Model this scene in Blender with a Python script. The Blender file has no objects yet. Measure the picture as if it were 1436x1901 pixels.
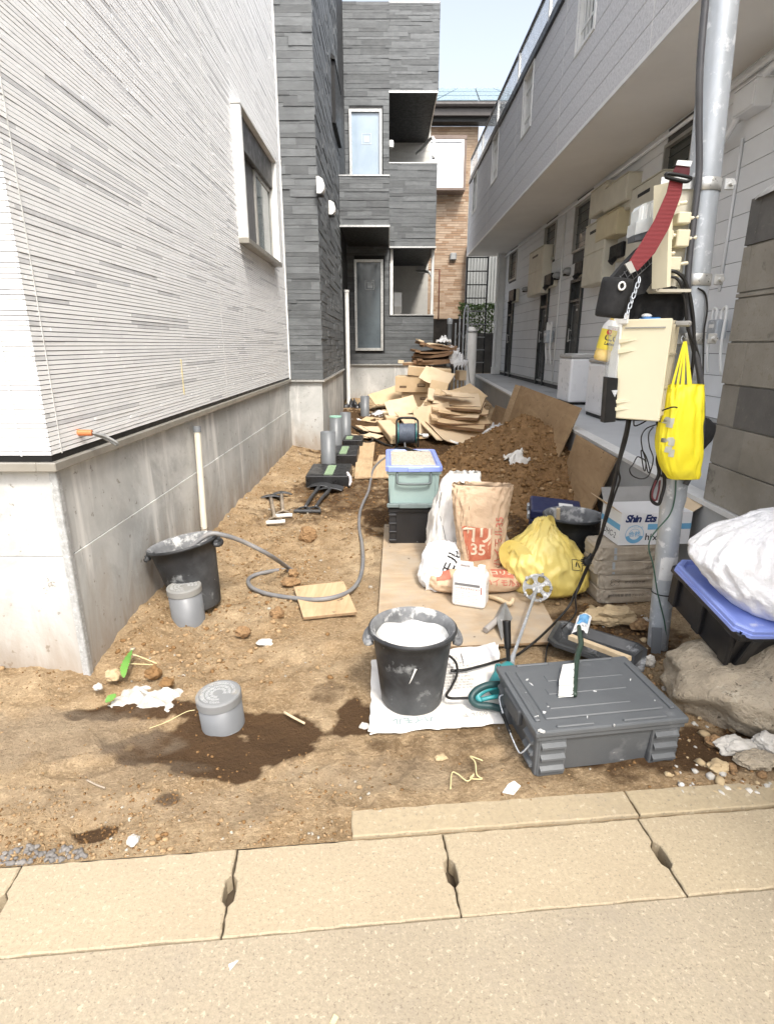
import bpy, bmesh, math, random
import numpy as np
from mathutils import Vector, Matrix, Euler, noise
from mathutils.bvhtree import BVHTree
R = math.radians
rnd = random.Random(11)
scene = bpy.context.scene
COL = scene.collection
EYE, FOC, PITCH = 1.4, 1050.0, R(16.45)

def _ray(px, py):
    u = (px - 718.5) / FOC; v = (950.5 - py) / FOC
    return (u, math.cos(PITCH) + v * math.sin(PITCH), -math.sin(PITCH) + v * math.cos(PITCH))
def G(px, py, z=0.0):                      # point at height z
    d = _ray(px, py); t = (z - EYE) / d[2]; return Vector((d[0] * t, d[1] * t, z))
def D(px, py, y):                          # point at distance y
    d = _ray(px, py); t = y / d[1]; return Vector((d[0] * t, y, EYE + d[2] * t))
def Wx(px, py, x):                         # point on the plane X = x
    d = _ray(px, py); t = x / d[0]; return Vector((x, d[1] * t, EYE + d[2] * t))

# ---------------------------------------------------------------- materials
def nd(nt, typ, **kw):
    n = nt.nodes.new(typ)
    for k, v in kw.items():
        if k.startswith('i_'): n.inputs[k[2:].replace('_', ' ')].default_value = v
        else: setattr(n, k, v)
    return n
def rgba(c): return (c[0], c[1], c[2], 1.0)
def mixc(nt, fac, a, b, mode='MIX'):
    m = nt.nodes.new('ShaderNodeMix'); m.data_type = 'RGBA'; m.blend_type = mode
    L = nt.links
    if hasattr(fac, 'node'): L.new(fac, m.inputs[0])
    else: m.inputs[0].default_value = fac
    for s, i in ((a, 6), (b, 7)):
        if hasattr(s, 'node'): L.new(s, m.inputs[i])
        else: m.inputs[i].default_value = rgba(s)
    return m.outputs[2]
def ramp(nt, src, p0, p1, v0=0.0, v1=1.0):
    r = nt.nodes.new('ShaderNodeMapRange'); r.clamp = True
    r.inputs[1].default_value = p0; r.inputs[2].default_value = p1
    r.inputs[3].default_value = v0; r.inputs[4].default_value = v1
    nt.links.new(src, r.inputs[0]); return r.outputs[0]
def tex(nt, co, scale, detail=6, rough=.6, stretch=None, dist=0.0):
    n = nd(nt, 'ShaderNodeTexNoise'); n.inputs['Scale'].default_value = scale
    n.inputs['Detail'].default_value = detail; n.inputs['Roughness'].default_value = rough
    n.inputs['Distortion'].default_value = dist
    if stretch:
        mp = nd(nt, 'ShaderNodeMapping'); mp.inputs['Scale'].default_value = stretch
        nt.links.new(co, mp.inputs[0]); co = mp.outputs[0]
    nt.links.new(co, n.inputs['Vector']); return n.outputs['Fac']
def base(name):
    m = bpy.data.materials.new(name); m.use_nodes = True; nt = m.node_tree
    p = nt.nodes['Principled BSDF']
    co = nd(nt, 'ShaderNodeTexCoord').outputs['Object']
    return m, nt, p, co
def setbump(nt, p, h, strength, dist=.01):
    b = nd(nt, 'ShaderNodeBump'); b.inputs['Strength'].default_value = strength; b.inputs['Distance'].default_value = dist
    nt.links.new(h, b.inputs['Height']); nt.links.new(b.outputs[0], p.inputs['Normal'])
def mat(name, c1, c2=None, sc=4, rough=.6, metal=0, bump=0, bsc=60, spots=None, stretch=None, spec=.5, trans=0, alpha=1, bdist=.004, rvar=.12, lo=.35, hi=.65):
    m, nt, p, co = base(name)
    c2 = c2 or tuple(x * .8 for x in c1)
    f = tex(nt, co, sc, 7, .62, stretch, .3)
    col = mixc(nt, ramp(nt, f, lo, hi), c1, c2)
    for s in spots or ():
        g = tex(nt, co, s[1], 5, .65, s[4] if len(s) > 4 else None)
        col = mixc(nt, ramp(nt, g, s[2], s[2] + s[3]), col, s[0])
    nt.links.new(col, p.inputs['Base Color'])
    g2 = tex(nt, co, sc * 3, 4)
    nt.links.new(ramp(nt, g2, .3, .7, max(0, rough - rvar), min(1, rough + rvar)), p.inputs['Roughness'])
    p.inputs['Metallic'].default_value = metal
    p.inputs['Specular IOR Level'].default_value = spec
    if trans: p.inputs['Transmission Weight'].default_value = trans
    if alpha < 1: p.inputs['Alpha'].default_value = alpha
    if bump: setbump(nt, p, tex(nt, co, bsc, 6, .6, stretch), bump, bdist)
    return m

# ---------------------------------------------------------------- mesh builder
def cr(pts, n=8, closed=False):            # Catmull-Rom samples
    pts = [Vector(p) for p in pts]
    P = pts[-1:] + pts + pts[:2] if closed else [pts[0] * 2 - pts[1]] + pts + [pts[-1] * 2 - pts[-2]]
    out = []
    for i in range(1, len(P) - 2):
        a, b, c, d = P[i - 1:i + 3]
        for k in range(n):
            t = k / n
            out.append(.5 * ((2 * b) + (c - a) * t + (2 * a - 5 * b + 4 * c - d) * t * t + (3 * b - a - 3 * c + d) * t ** 3))
    if not closed: out.append(pts[-1])
    return out
class MB:
    def __init__(s): s.v = []; s.f = []; s.m = []; s.sm = []; s.cm = 0; s.cs = False
    def mtl(s, i, smooth=None):
        s.cm = i
        if smooth is not None: s.cs = smooth
        return s
    def add(s, vs, fs, M=None):
        b = len(s.v)
        s.v += [tuple(M @ Vector(v)) for v in vs] if M is not None else [tuple(v) for v in vs]
        for f in fs: s.f.append([b + i for i in f]); s.m.append(s.cm); s.sm.append(s.cs)
        return s
    def bm(s, bm, M=None):
        bm.verts.ensure_lookup_table(); bm.verts.index_update()
        return s.add([v.co for v in bm.verts], [[v.index for v in f.verts] for f in bm.faces], M)
    def box(s, x0, x1, y0, y1, z0, z1, bev=0, M=None, seg=1):
        vs = [(x, y, z) for x in (x0, x1) for y in (y0, y1) for z in (z0, z1)]
        fs = [(0, 1, 3, 2), (4, 6, 7, 5), (0, 4, 5, 1), (2, 3, 7, 6), (0, 2, 6, 4), (1, 5, 7, 3)]
        if bev <= 0: return s.add(vs, fs, M)
        b = bmesh.new(); bv = [b.verts.new(v) for v in vs]
        for f in fs: b.faces.new([bv[i] for i in f])
        bmesh.ops.bevel(b, geom=b.edges[:], offset=bev, segments=seg, affect='EDGES', profile=.5)
        s.bm(b, M); b.free(); return s
    def cbox(s, c, d, bev=0, M=None, seg=1):
        return s.box(c[0] - d[0] / 2, c[0] + d[0] / 2, c[1] - d[1] / 2, c[1] + d[1] / 2, c[2] - d[2] / 2, c[2] + d[2] / 2, bev, M, seg)
    def quadbox(s, q, t, up=None):         # slab on 4 corner points, thickness t along the normal
        q = [Vector(p) for p in q]; n = up or (q[1] - q[0]).cross(q[3] - q[0]).normalized()
        vs = q + [p + n * t for p in q]
        return s.add(vs, [(3, 2, 1, 0), (4, 5, 6, 7), (0, 1, 5, 4), (1, 2, 6, 5), (2, 3, 7, 6), (3, 0, 4, 7)])
    def frame(s, axis):
        a = axis.normalized(); u = a.orthogonal().normalized(); return u, a.cross(u)
    def cyl(s, p0, p1, r0, r1=None, n=16, caps=True):
        p0, p1 = Vector(p0), Vector(p1); r1 = r0 if r1 is None else r1; u, w = s.frame(p1 - p0); vs = []
        for p, r in ((p0, r0), (p1, r1)):
            vs += [p + (u * math.cos(2 * math.pi * i / n) + w * math.sin(2 * math.pi * i / n)) * r for i in range(n)]
        s.add(vs, [(i, (i + 1) % n, n + (i + 1) % n, n + i) for i in range(n)])
        if caps:
            sm, s.cs = s.cs, False; s.add(vs, [tuple(range(n - 1, -1, -1)), tuple(range(n, 2 * n))]); s.cs = sm
        return s
    def tube(s, pts, r, n=8, k=6, spline=True, closed=False, flat=None):
        P = cr(pts, k, closed) if spline else [Vector(p) for p in pts]
        m = len(P); vs = []; prev = None
        for i, p in enumerate(P):
            t = (P[(i + 1) % m] - P[i - 1]) if closed else (P[min(i + 1, m - 1)] - P[max(i - 1, 0)])
            t = t.normalized() if t.length > 1e-9 else Vector((0, 0, 1))
            if prev is None: u = t.orthogonal().normalized()
            else: u = (prev - t * prev.dot(t)); u = u.normalized() if u.length > 1e-6 else t.orthogonal().normalized()
            prev = u; w = t.cross(u); rr = r(i / (m - 1)) if callable(r) else r
            vs += [p + (u * math.cos(2 * math.pi * j / n) + w * math.sin(2 * math.pi * j / n)) * rr for j in range(n)]
        fs = [(i * n + j, i * n + (j + 1) % n, ((i + 1) % m) * n + (j + 1) % n, ((i + 1) % m) * n + j) for i in range(m if closed else m - 1) for j in range(n)]
        if not closed: fs += [tuple(range(n - 1, -1, -1)), tuple((m - 1) * n + j for j in range(n))]
        sm = s.cs; s.cs = True; s.add(vs, fs); s.cs = sm; return s
    def lathe(s, prof, n=32, M=None, cap0=True, cap1=True):
        vs = [(r * math.cos(2 * math.pi * i / n), r * math.sin(2 * math.pi * i / n), z) for r, z in prof for i in range(n)]
        m = len(prof); fs = [(k * n + i, k * n + (i + 1) % n, (k + 1) * n + (i + 1) % n, (k + 1) * n + i) for k in range(m - 1) for i in range(n)]
        if cap0: fs.append(tuple(range(n - 1, -1, -1)))
        if cap1: fs.append(tuple((m - 1) * n + i for i in range(n)))
        return s.add(vs, fs, M)
    def grid(s, fn, nu, nv, M=None, wrap=False):
        vs = [fn(i / (nu if wrap else nu - 1), j / (nv - 1)) for j in range(nv) for i in range(nu)]
        fs = [(j * nu + i, j * nu + (i + 1) % nu, (j + 1) * nu + (i + 1) % nu, (j + 1) * nu + i) for j in range(nv - 1) for i in range(nu if wrap else nu - 1)]
        return s.add(vs, fs, M)
    def prism(s, poly, z0, z1, M=None):
        n = len(poly); vs = [(x, y, z) for z in (z0, z1) for x, y in poly]
        return s.add(vs, [tuple(range(n - 1, -1, -1)), tuple(range(n, 2 * n))] + [(i, (i + 1) % n, n + (i + 1) % n, n + i) for i in range(n)], M)
    def blob(s, rings, n=40, ex=2.0, wr=.0, seed=0, fr=9, M=None, cap0=True, cap1=True, vfr=3):
        # rings: (z, rx, ry, ox, oy) bottom to top, superellipse cross-sections with folds
        def at(u, v):
            t = v * (len(rings) - 1); i = min(int(t), len(rings) - 2); t -= i
            a, b, c, d = rings[max(i - 1, 0)], rings[i], rings[i + 1], rings[min(i + 2, len(rings) - 1)]
            q = [.5 * (2 * b[k] + (c[k] - a[k]) * t + (2 * a[k] - 5 * b[k] + 4 * c[k] - d[k]) * t * t + (3 * b[k] - a[k] - 3 * c[k] + d[k]) * t ** 3) for k in range(5)]
            A = u * 2 * math.pi; c_, s_ = math.cos(A), math.sin(A)
            x = math.copysign(abs(c_) ** (2 / ex), c_); y = math.copysign(abs(s_) ** (2 / ex), s_)
            w = 0
            if wr:
                P = Vector((c_ * fr * .35 + seed * 7.1, s_ * fr * .35, v * vfr))
                w = wr * ((1 - abs(noise.noise(P))*2.2) * .6 + noise.noise(P * 2.7) * .5)
            return (q[3] + x * (q[1] + w), q[4] + y * (q[2] + w), q[0] + w * .4)
        nv = (len(rings) - 1) * 6 + 1
        b0 = len(s.v); s.grid(at, n, nv, M, wrap=True)
        if cap0: s.f.append([b0 + i for i in range(n - 1, -1, -1)]); s.m.append(s.cm); s.sm.append(False)
        if cap1: s.f.append([b0 + (nv - 1) * n + i for i in range(n)]); s.m.append(s.cm); s.sm.append(False)
        return s
    def rock(s, c, d, seed=0, sub=2, amp=.35, M=None, fr=1.6, flat=False):
        b = bmesh.new(); bmesh.ops.create_icosphere(b, subdivisions=sub, radius=1)
        o = Vector((seed * 3.7, seed * 1.3, -seed * 2.1))
        for v in b.verts:
            k = 1 + amp * noise.noise(v.co * fr + o) + amp * .4 * noise.noise(v.co * fr * 3 + o)
            if sub > 3: k += amp * .13 * noise.noise(v.co * fr * 7 + o) + amp * .035 * noise.noise(v.co * fr * 20 + o)
            v.co *= k
        R0 = Euler((seed * 1.1, seed * .7, seed * 2.3)).to_matrix().to_4x4() if not flat else Matrix()
        T = Matrix.Translation(c) @ (M or Matrix()) @ Matrix.Diagonal((d[0], d[1], d[2], 1)) @ R0
        s.bm(b, T); b.free(); return s
    def frag(s, c, d, seed=0, n=13, rot=None):
        r = random.Random(seed * 7 + 1); b = bmesh.new()
        for _ in range(n):
            v = Vector((r.gauss(0, 1), r.gauss(0, 1), r.gauss(0, 1))).normalized() * r.uniform(.78, 1.08); b.verts.new(v)
        h = bmesh.ops.convex_hull(b, input=b.verts[:]); bmesh.ops.delete(b, geom=list({g for g in h['geom_interior'] + h['geom_unused'] if isinstance(g, bmesh.types.BMVert)}), context='VERTS'); bmesh.ops.triangulate(b, faces=b.faces[:])
        s.bm(b, Matrix.Translation(c) @ Matrix.Diagonal((d[0], d[1], d[2], 1))); b.free(); return s
    def text(s, txt, size, M=None, fn=None, bold=0, shear=0, align='CENTER', space=1):
        cu = bpy.data.curves.new('lettering', 'FONT'); cu.body = txt; cu.size = size; cu.align_x = align; cu.align_y = 'CENTER'
        cu.offset = bold; cu.shear = shear; cu.resolution_u = 3; cu.space_character = space
        o = bpy.data.objects.new('lettering', cu); COL.objects.link(o)
        dg = bpy.context.evaluated_depsgraph_get(); me = o.evaluated_get(dg).to_mesh()
        vs = [v.co.copy() for v in me.vertices]; fs = [tuple(p.vertices) for p in me.polygons]
        o.evaluated_get(dg).to_mesh_clear(); bpy.data.objects.remove(o); bpy.data.curves.remove(cu)
        if M is not None: vs = [M @ v for v in vs]
        if fn: vs = [fn(v) for v in vs]
        return s.add(vs, fs)
    def bvh(s): return BVHTree.FromPolygons([Vector(v) for v in s.v], s.f)
    def build(s, name, mats, parent=None, world=True):
        me = bpy.data.meshes.new(name)
        vs = s.v
        if parent is not None and world:
            I = WM[parent.name].inverted(); vs = [tuple(I @ Vector(v)) for v in vs]
        me.from_pydata(vs, [], s.f)
        for m in (mats if isinstance(mats, (list, tuple)) else [mats]): me.materials.append(m)
        me.polygons.foreach_set('material_index', s.m); me.polygons.foreach_set('use_smooth', s.sm)
        me.update()
        o = bpy.data.objects.new(name, me); COL.objects.link(o)
        if parent is not None: o.parent = parent; WM[o.name] = WM[parent.name]
        else: WM[o.name] = Matrix()
        return o
WM = {}
def place(loc, rz=0.0, rx=0.0, ry=0.0): return Matrix.Translation(loc) @ Euler((rx, ry, rz)).to_matrix().to_4x4()
def tag(o, label, cat, group=None):
    o['label'] = label; o['category'] = cat
    if group: o['group'] = group
    return o
def thing(name, label, cat, loc=(0, 0, 0), rz=0.0, rx=0.0, ry=0.0, group=None):
    o = bpy.data.objects.new(name, None); COL.objects.link(o); o.empty_display_size = .05
    o.location = loc; o.rotation_euler = (rx, ry, rz); WM[o.name] = place(loc, rz, rx, ry)
    return tag(o, label, cat, group)
def solo(mb, name, mats, label, cat, group=None, org=None, rz=0):
    """a thing that is one mesh, its origin at its base"""
    if org is None:
        a = np.array(mb.v); org = ((a[:, 0].min() + a[:, 0].max()) / 2, (a[:, 1].min() + a[:, 1].max()) / 2, a[:, 2].min())
    T = place(org, rz); I = T.inverted(); mb.v = [tuple(I @ Vector(v)) for v in mb.v]
    o = mb.build(name, mats); o.location = org; o.rotation_euler = (0, 0, rz); WM[o.name] = T
    return tag(o, label, cat, group)
def struct(o): o['kind'] = 'structure'; return o
def stuff(o): o['kind'] = 'stuff'; return o
def copy_thing(root, M, label=None, group=None):
    r = root.copy(); COL.objects.link(r); r.matrix_world = M; WM[r.name] = M
    if label: r['label'] = label
    if group: r['group'] = group
    def kids(a, b):
        for ch in list(a.children):
            c = ch.copy(); COL.objects.link(c); c.parent = b; WM[c.name] = M; kids(ch, c)
    kids(root, r)
    return r
def onto(bvh, direction, off=.002):        # lays points onto a surface along a direction
    d = Vector(direction).normalized()
    def fn(p):
        h = bvh.ray_cast(p - d * 3, d)
        if not h[0]: h = bvh.find_nearest(p); k = p - h[0]; k -= d * k.dot(d); h = bvh.ray_cast(h[0] - k * .03 - d * 3, d) if k.length < .2 else h; h = h if h[0] else bvh.find_nearest(p)
        return h[0] - d * off
    return fn
# ---------------------------------------------------------------- surface materials
m_white = mat('siding_white', (.87, .875, .87), (.82, .825, .82), 9, .7)
m_pale = mat('siding_pale', (.82, .825, .825), (.76, .765, .765), 9, .7)
m_grey = mat('siding_grey', (.66, .665, .67), (.56, .565, .57), 9, .75)
m_joint_shade = mat('siding_joint_shade', (.13, .13, .13), None, 9, .8)  # dark backing paints the shadow lines under the siding strips
m_caulk = mat('white_caulk', (.74, .74, .72), None, 20, .6)
m_dk1 = mat('slate_siding', (.128, .137, .142), (.092, .099, .103), 5, .62, bump=.5, bsc=45, stretch=(1, 1, 3), bdist=.006)
m_dk2 = mat('slate_siding_light', (.155, .165, .171), (.108, .116, .12), 6, .6, bump=.5, bsc=45, stretch=(1, 1, 3), bdist=.006)
m_dk3 = mat('slate_siding_deep', (.104, .111, .115), (.075, .08, .083), 6, .65, bump=.5, bsc=45, stretch=(1, 1, 3), bdist=.006)
m_dkj = mat('slate_joint', (.035, .036, .037), None, 6, .8)
m_black = mat('black_paint', (.009, .009, .009), None, 8, .45, spec=.35)
m_soffit_recess = mat('dark_soffit_recess', (.012, .0125, .0125), None, 5, .6)
m_trim = mat('bronze_grey_trim', (.33, .31, .27), (.27, .255, .22), 6, .4, .3)
m_alu = mat('aluminium', (.62, .62, .60), (.5, .5, .48), 15, .35, .7)
m_wplast = mat('white_plastic', (.78, .78, .76), (.7, .7, .67), 6, .4)
m_sash = mat('grey_sash', (.42, .41, .38), None, 6, .4, .4)
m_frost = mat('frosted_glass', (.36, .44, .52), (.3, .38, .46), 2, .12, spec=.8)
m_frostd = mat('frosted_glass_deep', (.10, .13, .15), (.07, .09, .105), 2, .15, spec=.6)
m_glass = mat('window_glass', (.10, .13, .13), (.06, .08, .08), 2, .06, spec=.9)
m_grass = mat('clear_panel', (.7, .75, .76), None, 2, .12, trans=.55, alpha=.75)
m_steel = mat('galvanised_steel', (.48, .51, .54), (.37, .40, .43), 9, .42, .35, spots=(((.68, .7, .72), 22, .56, .1), ((.36, .37, .37), 5, .64, .1)), stretch=(1, 1, .45))
m_steeld = mat('dull_steel', (.34, .345, .34), (.25, .255, .25), 8, .5, .4)
m_pvc = mat('grey_pvc', (.155, .165, .175), (.13, .14, .148), 5, .4, spots=(((.42, .40, .35), 7, .62, .15),))
m_cream = mat('cream_plastic', (.76, .70, .51), (.72, .66, .48), 3, .4)
m_creamw = mat('cream_metal_box', (.62, .585, .48), (.54, .51, .42), 3, .5)
m_rub = mat('black_rubber', (.008, .008, .009), None, 6, .5)
m_cable = mat('cable_sheath', (.010, .0095, .009), (.03, .028, .026), 12, .45, spec=.3)
m_text_k = mat('ink_black', (.02, .02, .022), None, 6, .7)

def concrete_mat(name, c1, c2, stain=True):
    m, nt, p, co = base(name)
    a = tex(nt, co, 1.6, 8, .65, None, .6); b = tex(nt, co, 1.6, 8, .68, (4, 4, 1.0), .5); c = tex(nt, co, 22, 4, .6)
    col = mixc(nt, ramp(nt, a, .36, .60), c1, c2)
    col = mixc(nt, ramp(nt, tex(nt, co, 2.3, 8, .7, None, .8), .54, .66, 0, .6), col, tuple(x * .62 for x in c1))
    col = mixc(nt, ramp(nt, tex(nt, co, 1.1, 5, .6, (5, 5, .6)), .57, .68, 0, .8), col, (.70, .69, .66))       # lime runs
    col = mixc(nt, ramp(nt, c, .64, .7, 0, .7), col, (.16, .14, .11))                                         # pits
    col = mixc(nt, ramp(nt, tex(nt, co, 1.0, 7, .7, None, .5), .55, .64, 0, .55), col, (.64, .64, .615))
    if stain:
        sep = nd(nt, 'ShaderNodeSeparateXYZ'); nt.links.new(co, sep.inputs[0])
        ad = nd(nt, 'ShaderNodeMath', operation='MULTIPLY_ADD'); nt.links.new(b, ad.inputs[0]); ad.inputs[1].default_value = -.9
        nt.links.new(sep.outputs[2], ad.inputs[2])
        col = mixc(nt, ramp(nt, ad.outputs[0], -.45, -.05, .6, 0), col, (.22, .15, .085))                     # mud splashes
    nt.links.new(col, p.inputs['Base Color']); p.inputs['Roughness'].default_value = .85
    setbump(nt, p, tex(nt, co, 35, 6, .65), .35, .006)
    return m
m_conc = concrete_mat('cast_concrete', (.53, .53, .51), (.385, .388, .375))
m_conc2 = mat('smooth_concrete', (.40, .405, .40), (.32, .325, .32), 2.2, .8, bump=.2, bsc=50)
m_pave = mat('corridor_concrete', (.47, .485, .495), (.40, .412, .42), .9, .7, spots=(((.2, .21, .21), 1.5, .64, .06),))

def paving_mat(name, c1, c2, k=1.0):
    m, nt, p, co = base(name)
    col = mixc(nt, ramp(nt, tex(nt, co, 1.7, 6, .6), .35, .68), c1, c2)
    fine = tex(nt, co, 95 * k, 5, .7); col = mixc(nt, ramp(nt, fine, .38, .64, 0, .5), col, tuple(x * .6 for x in c1))
    col = mixc(nt, ramp(nt, tex(nt, co, 60 * k, 3, .6), .61, .66, 0, .4), col, (.60, .52, .39))
    vo = nd(nt, 'ShaderNodeTexVoronoi'); vo.inputs['Scale'].default_value = 75 * k; nt.links.new(co, vo.inputs['Vector'])
    col = mixc(nt, ramp(nt, vo.outputs['Distance'], .05, .25, .25, 0), col, (.55, .47, .35))
    col = mixc(nt, ramp(nt, tex(nt, co, 4.2, 5, .7), .6, .72, 0, .45), col, (.30, .25, .19))
    col = mixc(nt, ramp(nt, tex(nt, co, 2.9, 6, .75), .66, .71, 0, .55), col, (.7, .64, .54))
    col = mixc(nt, ramp(nt, tex(nt, co, 1.1, 8, .75), .50, .66, 0, .72), col, (.255, .22, .175))
    col = mixc(nt, ramp(nt, tex(nt, co, 130 * k, 3, .6), .60, .66, 0, .6), col, (.16, .13, .095))
    oi = nd(nt, 'ShaderNodeObjectInfo'); col = mixc(nt, ramp(nt, oi.outputs['Random'], 0, 1, 0, .28), col, (.33, .28, .215))
    nt.links.new(col, p.inputs['Base Color']); p.inputs['Roughness'].default_value = .9; p.inputs['Specular IOR Level'].default_value = .25
    setbump(nt, p, fine, .55, .004); return m
m_slab = paving_mat('gutter_concrete', (.41, .34, .232), (.34, .275, .185))
m_road = paving_mat('road_concrete', (.365, .31, .225), (.305, .256, .185), 1.1)
m_kerb = paving_mat('kerb_concrete', (.40, .325, .205), (.33, .262, .16), .55)

def soil_mat(name, dry, mid, wet, attr=True):
    m, nt, p, co = base(name)
    n1 = tex(nt, co, 1.5, 8, .68, None, .4); n2 = tex(nt, co, 9, 8, .7); n3 = tex(nt, co, 70, 6, .7)
    col = mixc(nt, ramp(nt, n1, .36, .62), dry, mid)
    col = mixc(nt, ramp(nt, n2, .42, .68, 0, .75), col, tuple(x * .6 for x in mid))
    col = mixc(nt, ramp(nt, n3, .5, .72, 0, .6), col, tuple(min(1, x * 1.5) for x in dry))
    col = mixc(nt, ramp(nt, tex(nt, co, 120, 4, .6), .6, .68, 0, .6), col, tuple(x * .45 for x in mid))
    if attr:
        at = nd(nt, 'ShaderNodeAttribute', attribute_name='damp')
        ad = nd(nt, 'ShaderNodeMath', operation='MULTIPLY_ADD'); nt.links.new(n2, ad.inputs[0]); ad.inputs[1].default_value = .8
        nt.links.new(at.outputs['Fac'], ad.inputs[2])
        col = mixc(nt, ramp(nt, ad.outputs[0], .66, 1.08, 0, .97), col, mixc(nt, n2, wet, tuple(x * 1.6 for x in wet)))
        gy = nd(nt, 'ShaderNodeAttribute', attribute_name='dust')
        col = mixc(nt, ramp(nt, gy.outputs['Fac'],   .1, .9, 0, .5), col, mixc(nt, n2, (.30, .245, .18), (.215, .17, .12)))
    nt.links.new(col, p.inputs['Base Color']); p.inputs['Roughness'].default_value = .95; p.inputs['Specular IOR Level'].default_value = .15
    setbump(nt, p, tex(nt, co, 45, 9, .72), .95, .03); return m
m_soil = soil_mat('dry_soil', (.50, .38, .24), (.33, .222, .118), (.062, .035, .017))
m_heap = soil_mat('moist_soil', (.285, .175, .085), (.20, .115, .052), (.05, .03, .015), False)
m_clod = mat('clod', (.36, .255, .145), (.26, .17, .088), 30, .95, bump=.5, bsc=120, spec=.15)
m_clodd = mat('clod_moist', (.225, .13, .058), (.15, .085, .036), 30, .95, bump=.5, bsc=120, spec=.15)
m_pebble = mat('pebble', (.42, .38, .31), (.33, .29, .23), 25, .85)

# ---------------------------------------------------------------- the soil
def sst(a, b, x):
    t = max(0, min(1, (x - a) / (b - a))); return t * t * (3 - 2 * t)
GA = R(5.28); GU = Vector((math.cos(GA), math.sin(GA), 0)); GV = Vector((-math.sin(GA), math.cos(GA), 0)); GO = Vector((-1.082, 1.235, 0))
def gut(s, v, z=0): p = GO + GU * s + GV * v; p.z = z; return p
BOARD = ((-.05, 2.37), (.88, 4.25))
FEET = [(-.28, 2.35, 1.4), (-.42, 2.95, 1.7), (-.30, 1.62, .5), (-.12, 3.6, 1.5), (-1.05, 1.62, .2), (-.86, 1.43, .35), (.05, 1.66, 1.2), (-.5, 3.9, 1.5), (-.2, 4.6, 1.3), (-.45, 2.25, 1.2), (-1.2, 1.45, .1), (-.15, 1.52, 2.6), (.32, 1.66, .3)]
def gz(x, y):
    P = Vector((x, y, 0)); g = .2 * sst(8.6, 13.0, y)
    v = (P - GO).dot(GV)
    k = .25 if (-.12 < x < .95 and 1.8 < y < 4.4) else 1
    g += k * (.020 * noise.noise(P * 1.3) + .015 * noise.noise(P * 3.7 + Vector((5, 1, 2))) + .009 * noise.noise(P * 7.5))
    loose = sst(-.35, -.75, x) * sst(1.75, 2.15, y) * sst(4.6, 3.5, y) * .8 + .75 * sst(3.2, 4.4, y) + .28
    g += k * loose * (.020 * noise.noise(P * 9) + .014 * noise.noise(P * 21) + .008 * noise.noise(P * 46))
    g += k * loose * .02 * (abs(noise.noise(P * 5.5 + Vector((2, 7, 1)))) - .2)
    g += .05 * sst(-.9, -1.31, x) * sst(2.2, 2.6, y)                         # banked against the foundation
    g += .07 * sst(-1.15, -2.0, x) * sst(1.35, 1.9, y)
    for fx, fy, fa in FEET:
        if abs(x - fx) < .2 and abs(y - fy) < .2:
            ca, sa = math.cos(fa), math.sin(fa); q = math.hypot(((x - fx) * ca + (y - fy) * sa) / .125, (-(x - fx) * sa + (y - fy) * ca) / .046)
            g -= .012 * sst(1.05, .75, q) - .006 * sst(1.5, 1.15, q) * sst(.95, 1.1, q)
    d = math.hypot((x + .60) / .42, (y - 1.78) / .17); g -= .022 * sst(1.2, .5, d)
    d = math.hypot((x + .88) / .1, (y - 1.38) / .06); g -= .014 * sst(1.1, .6, d)
    e = sst(.13, 0, v); return g * (1 - e) - .006 * e
dampspots = [(-.66, 1.73, .36, .11, .92), (-.40, 1.86, .17, .075, 1), (-.66, 1.85, .17, .09, 1), (-.60, 1.62, .16, .07, .9), (-.98, 1.95, .26, .075, 1), (-.12, 1.90, .1, .10, .95), (.22, 1.72, .36, .11, .40), (.45, 1.62, .22, .08, .42),
             (-.89, 1.375, .07, .045, .9), (-.70, 1.47, .05, .03, .7), (-.25, 2.05, .08, .1, .5), (.6, 5.0, .9, 1.5, .72), (-.4, 5.4, .6, .9, .62), (.2, 8.5, 1.3, 1.8, .8), (1.2, 2.6, .35, .35, .62), (-.75, 4.6, .5, .25, .5), (1.05, 1.72, .4, .16, .72), (-.5, 10, .8, 2, .75)]
dustspots = [(-1.25, 1.78, .4, .16, .85), (-.85, 1.6, .22, .08, .6), (-1.0, 1.47, .3, .08, .5), (-.55, 1.45, .3, .07, .5), (.0, 1.60, .3, .09, .6), (.15, 3.3, .3, .5, .5)]
def field(spots, x, y):
    w = .5 * noise.noise(Vector((x * 4, y * 6, 3))) + .34 * noise.noise(Vector((x * 11, y * 13, 9))) + .22 * noise.noise(Vector((x * 27, y * 30, 2))); b = 0
    for cx, cy, rx, ry, s in spots:
        q = math.hypot((x - cx) / rx, (y - cy) / ry)
        if q < 1.8: b = max(b, s * sst(1.25, .7, q + w))
    return b
def soil_patch():
    xs = np.concatenate([np.linspace(-3.4, -1.5, 60), np.linspace(-1.49, 1.7, 225), np.linspace(1.73, 2.5, 22)])
    t = np.linspace(0, 1, 330); ys = .0 + 12.6 * (t ** 1.9 * .93 + t * .07)
    mb = MB(); mb.cs = True; vs = []; dm = []; du = []
    for yo in ys:
        for x in xs:
            y0 = GO.y + (x - GO.x) * math.tan(GA) + .004; y = y0 + yo
            vs.append((x, y, gz(x, y))); dm.append(field(dampspots, x, y)); du.append(field(dustspots, x, y))
    nx = len(xs); ny = len(ys)
    fs = [(j * nx + i, j * nx + i + 1, (j + 1) * nx + i + 1, (j + 1) * nx + i) for j in range(ny - 1) for i in range(nx - 1)]
    mb.add(vs, fs); o = mb.build('ground', m_soil); struct(o)
    for nm, arr in (('damp', dm), ('dust', du)):
        a = o.data.attributes.new(nm, 'FLOAT', 'POINT'); a.data.foreach_set('value', arr)
    return o
soil_patch()
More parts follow.
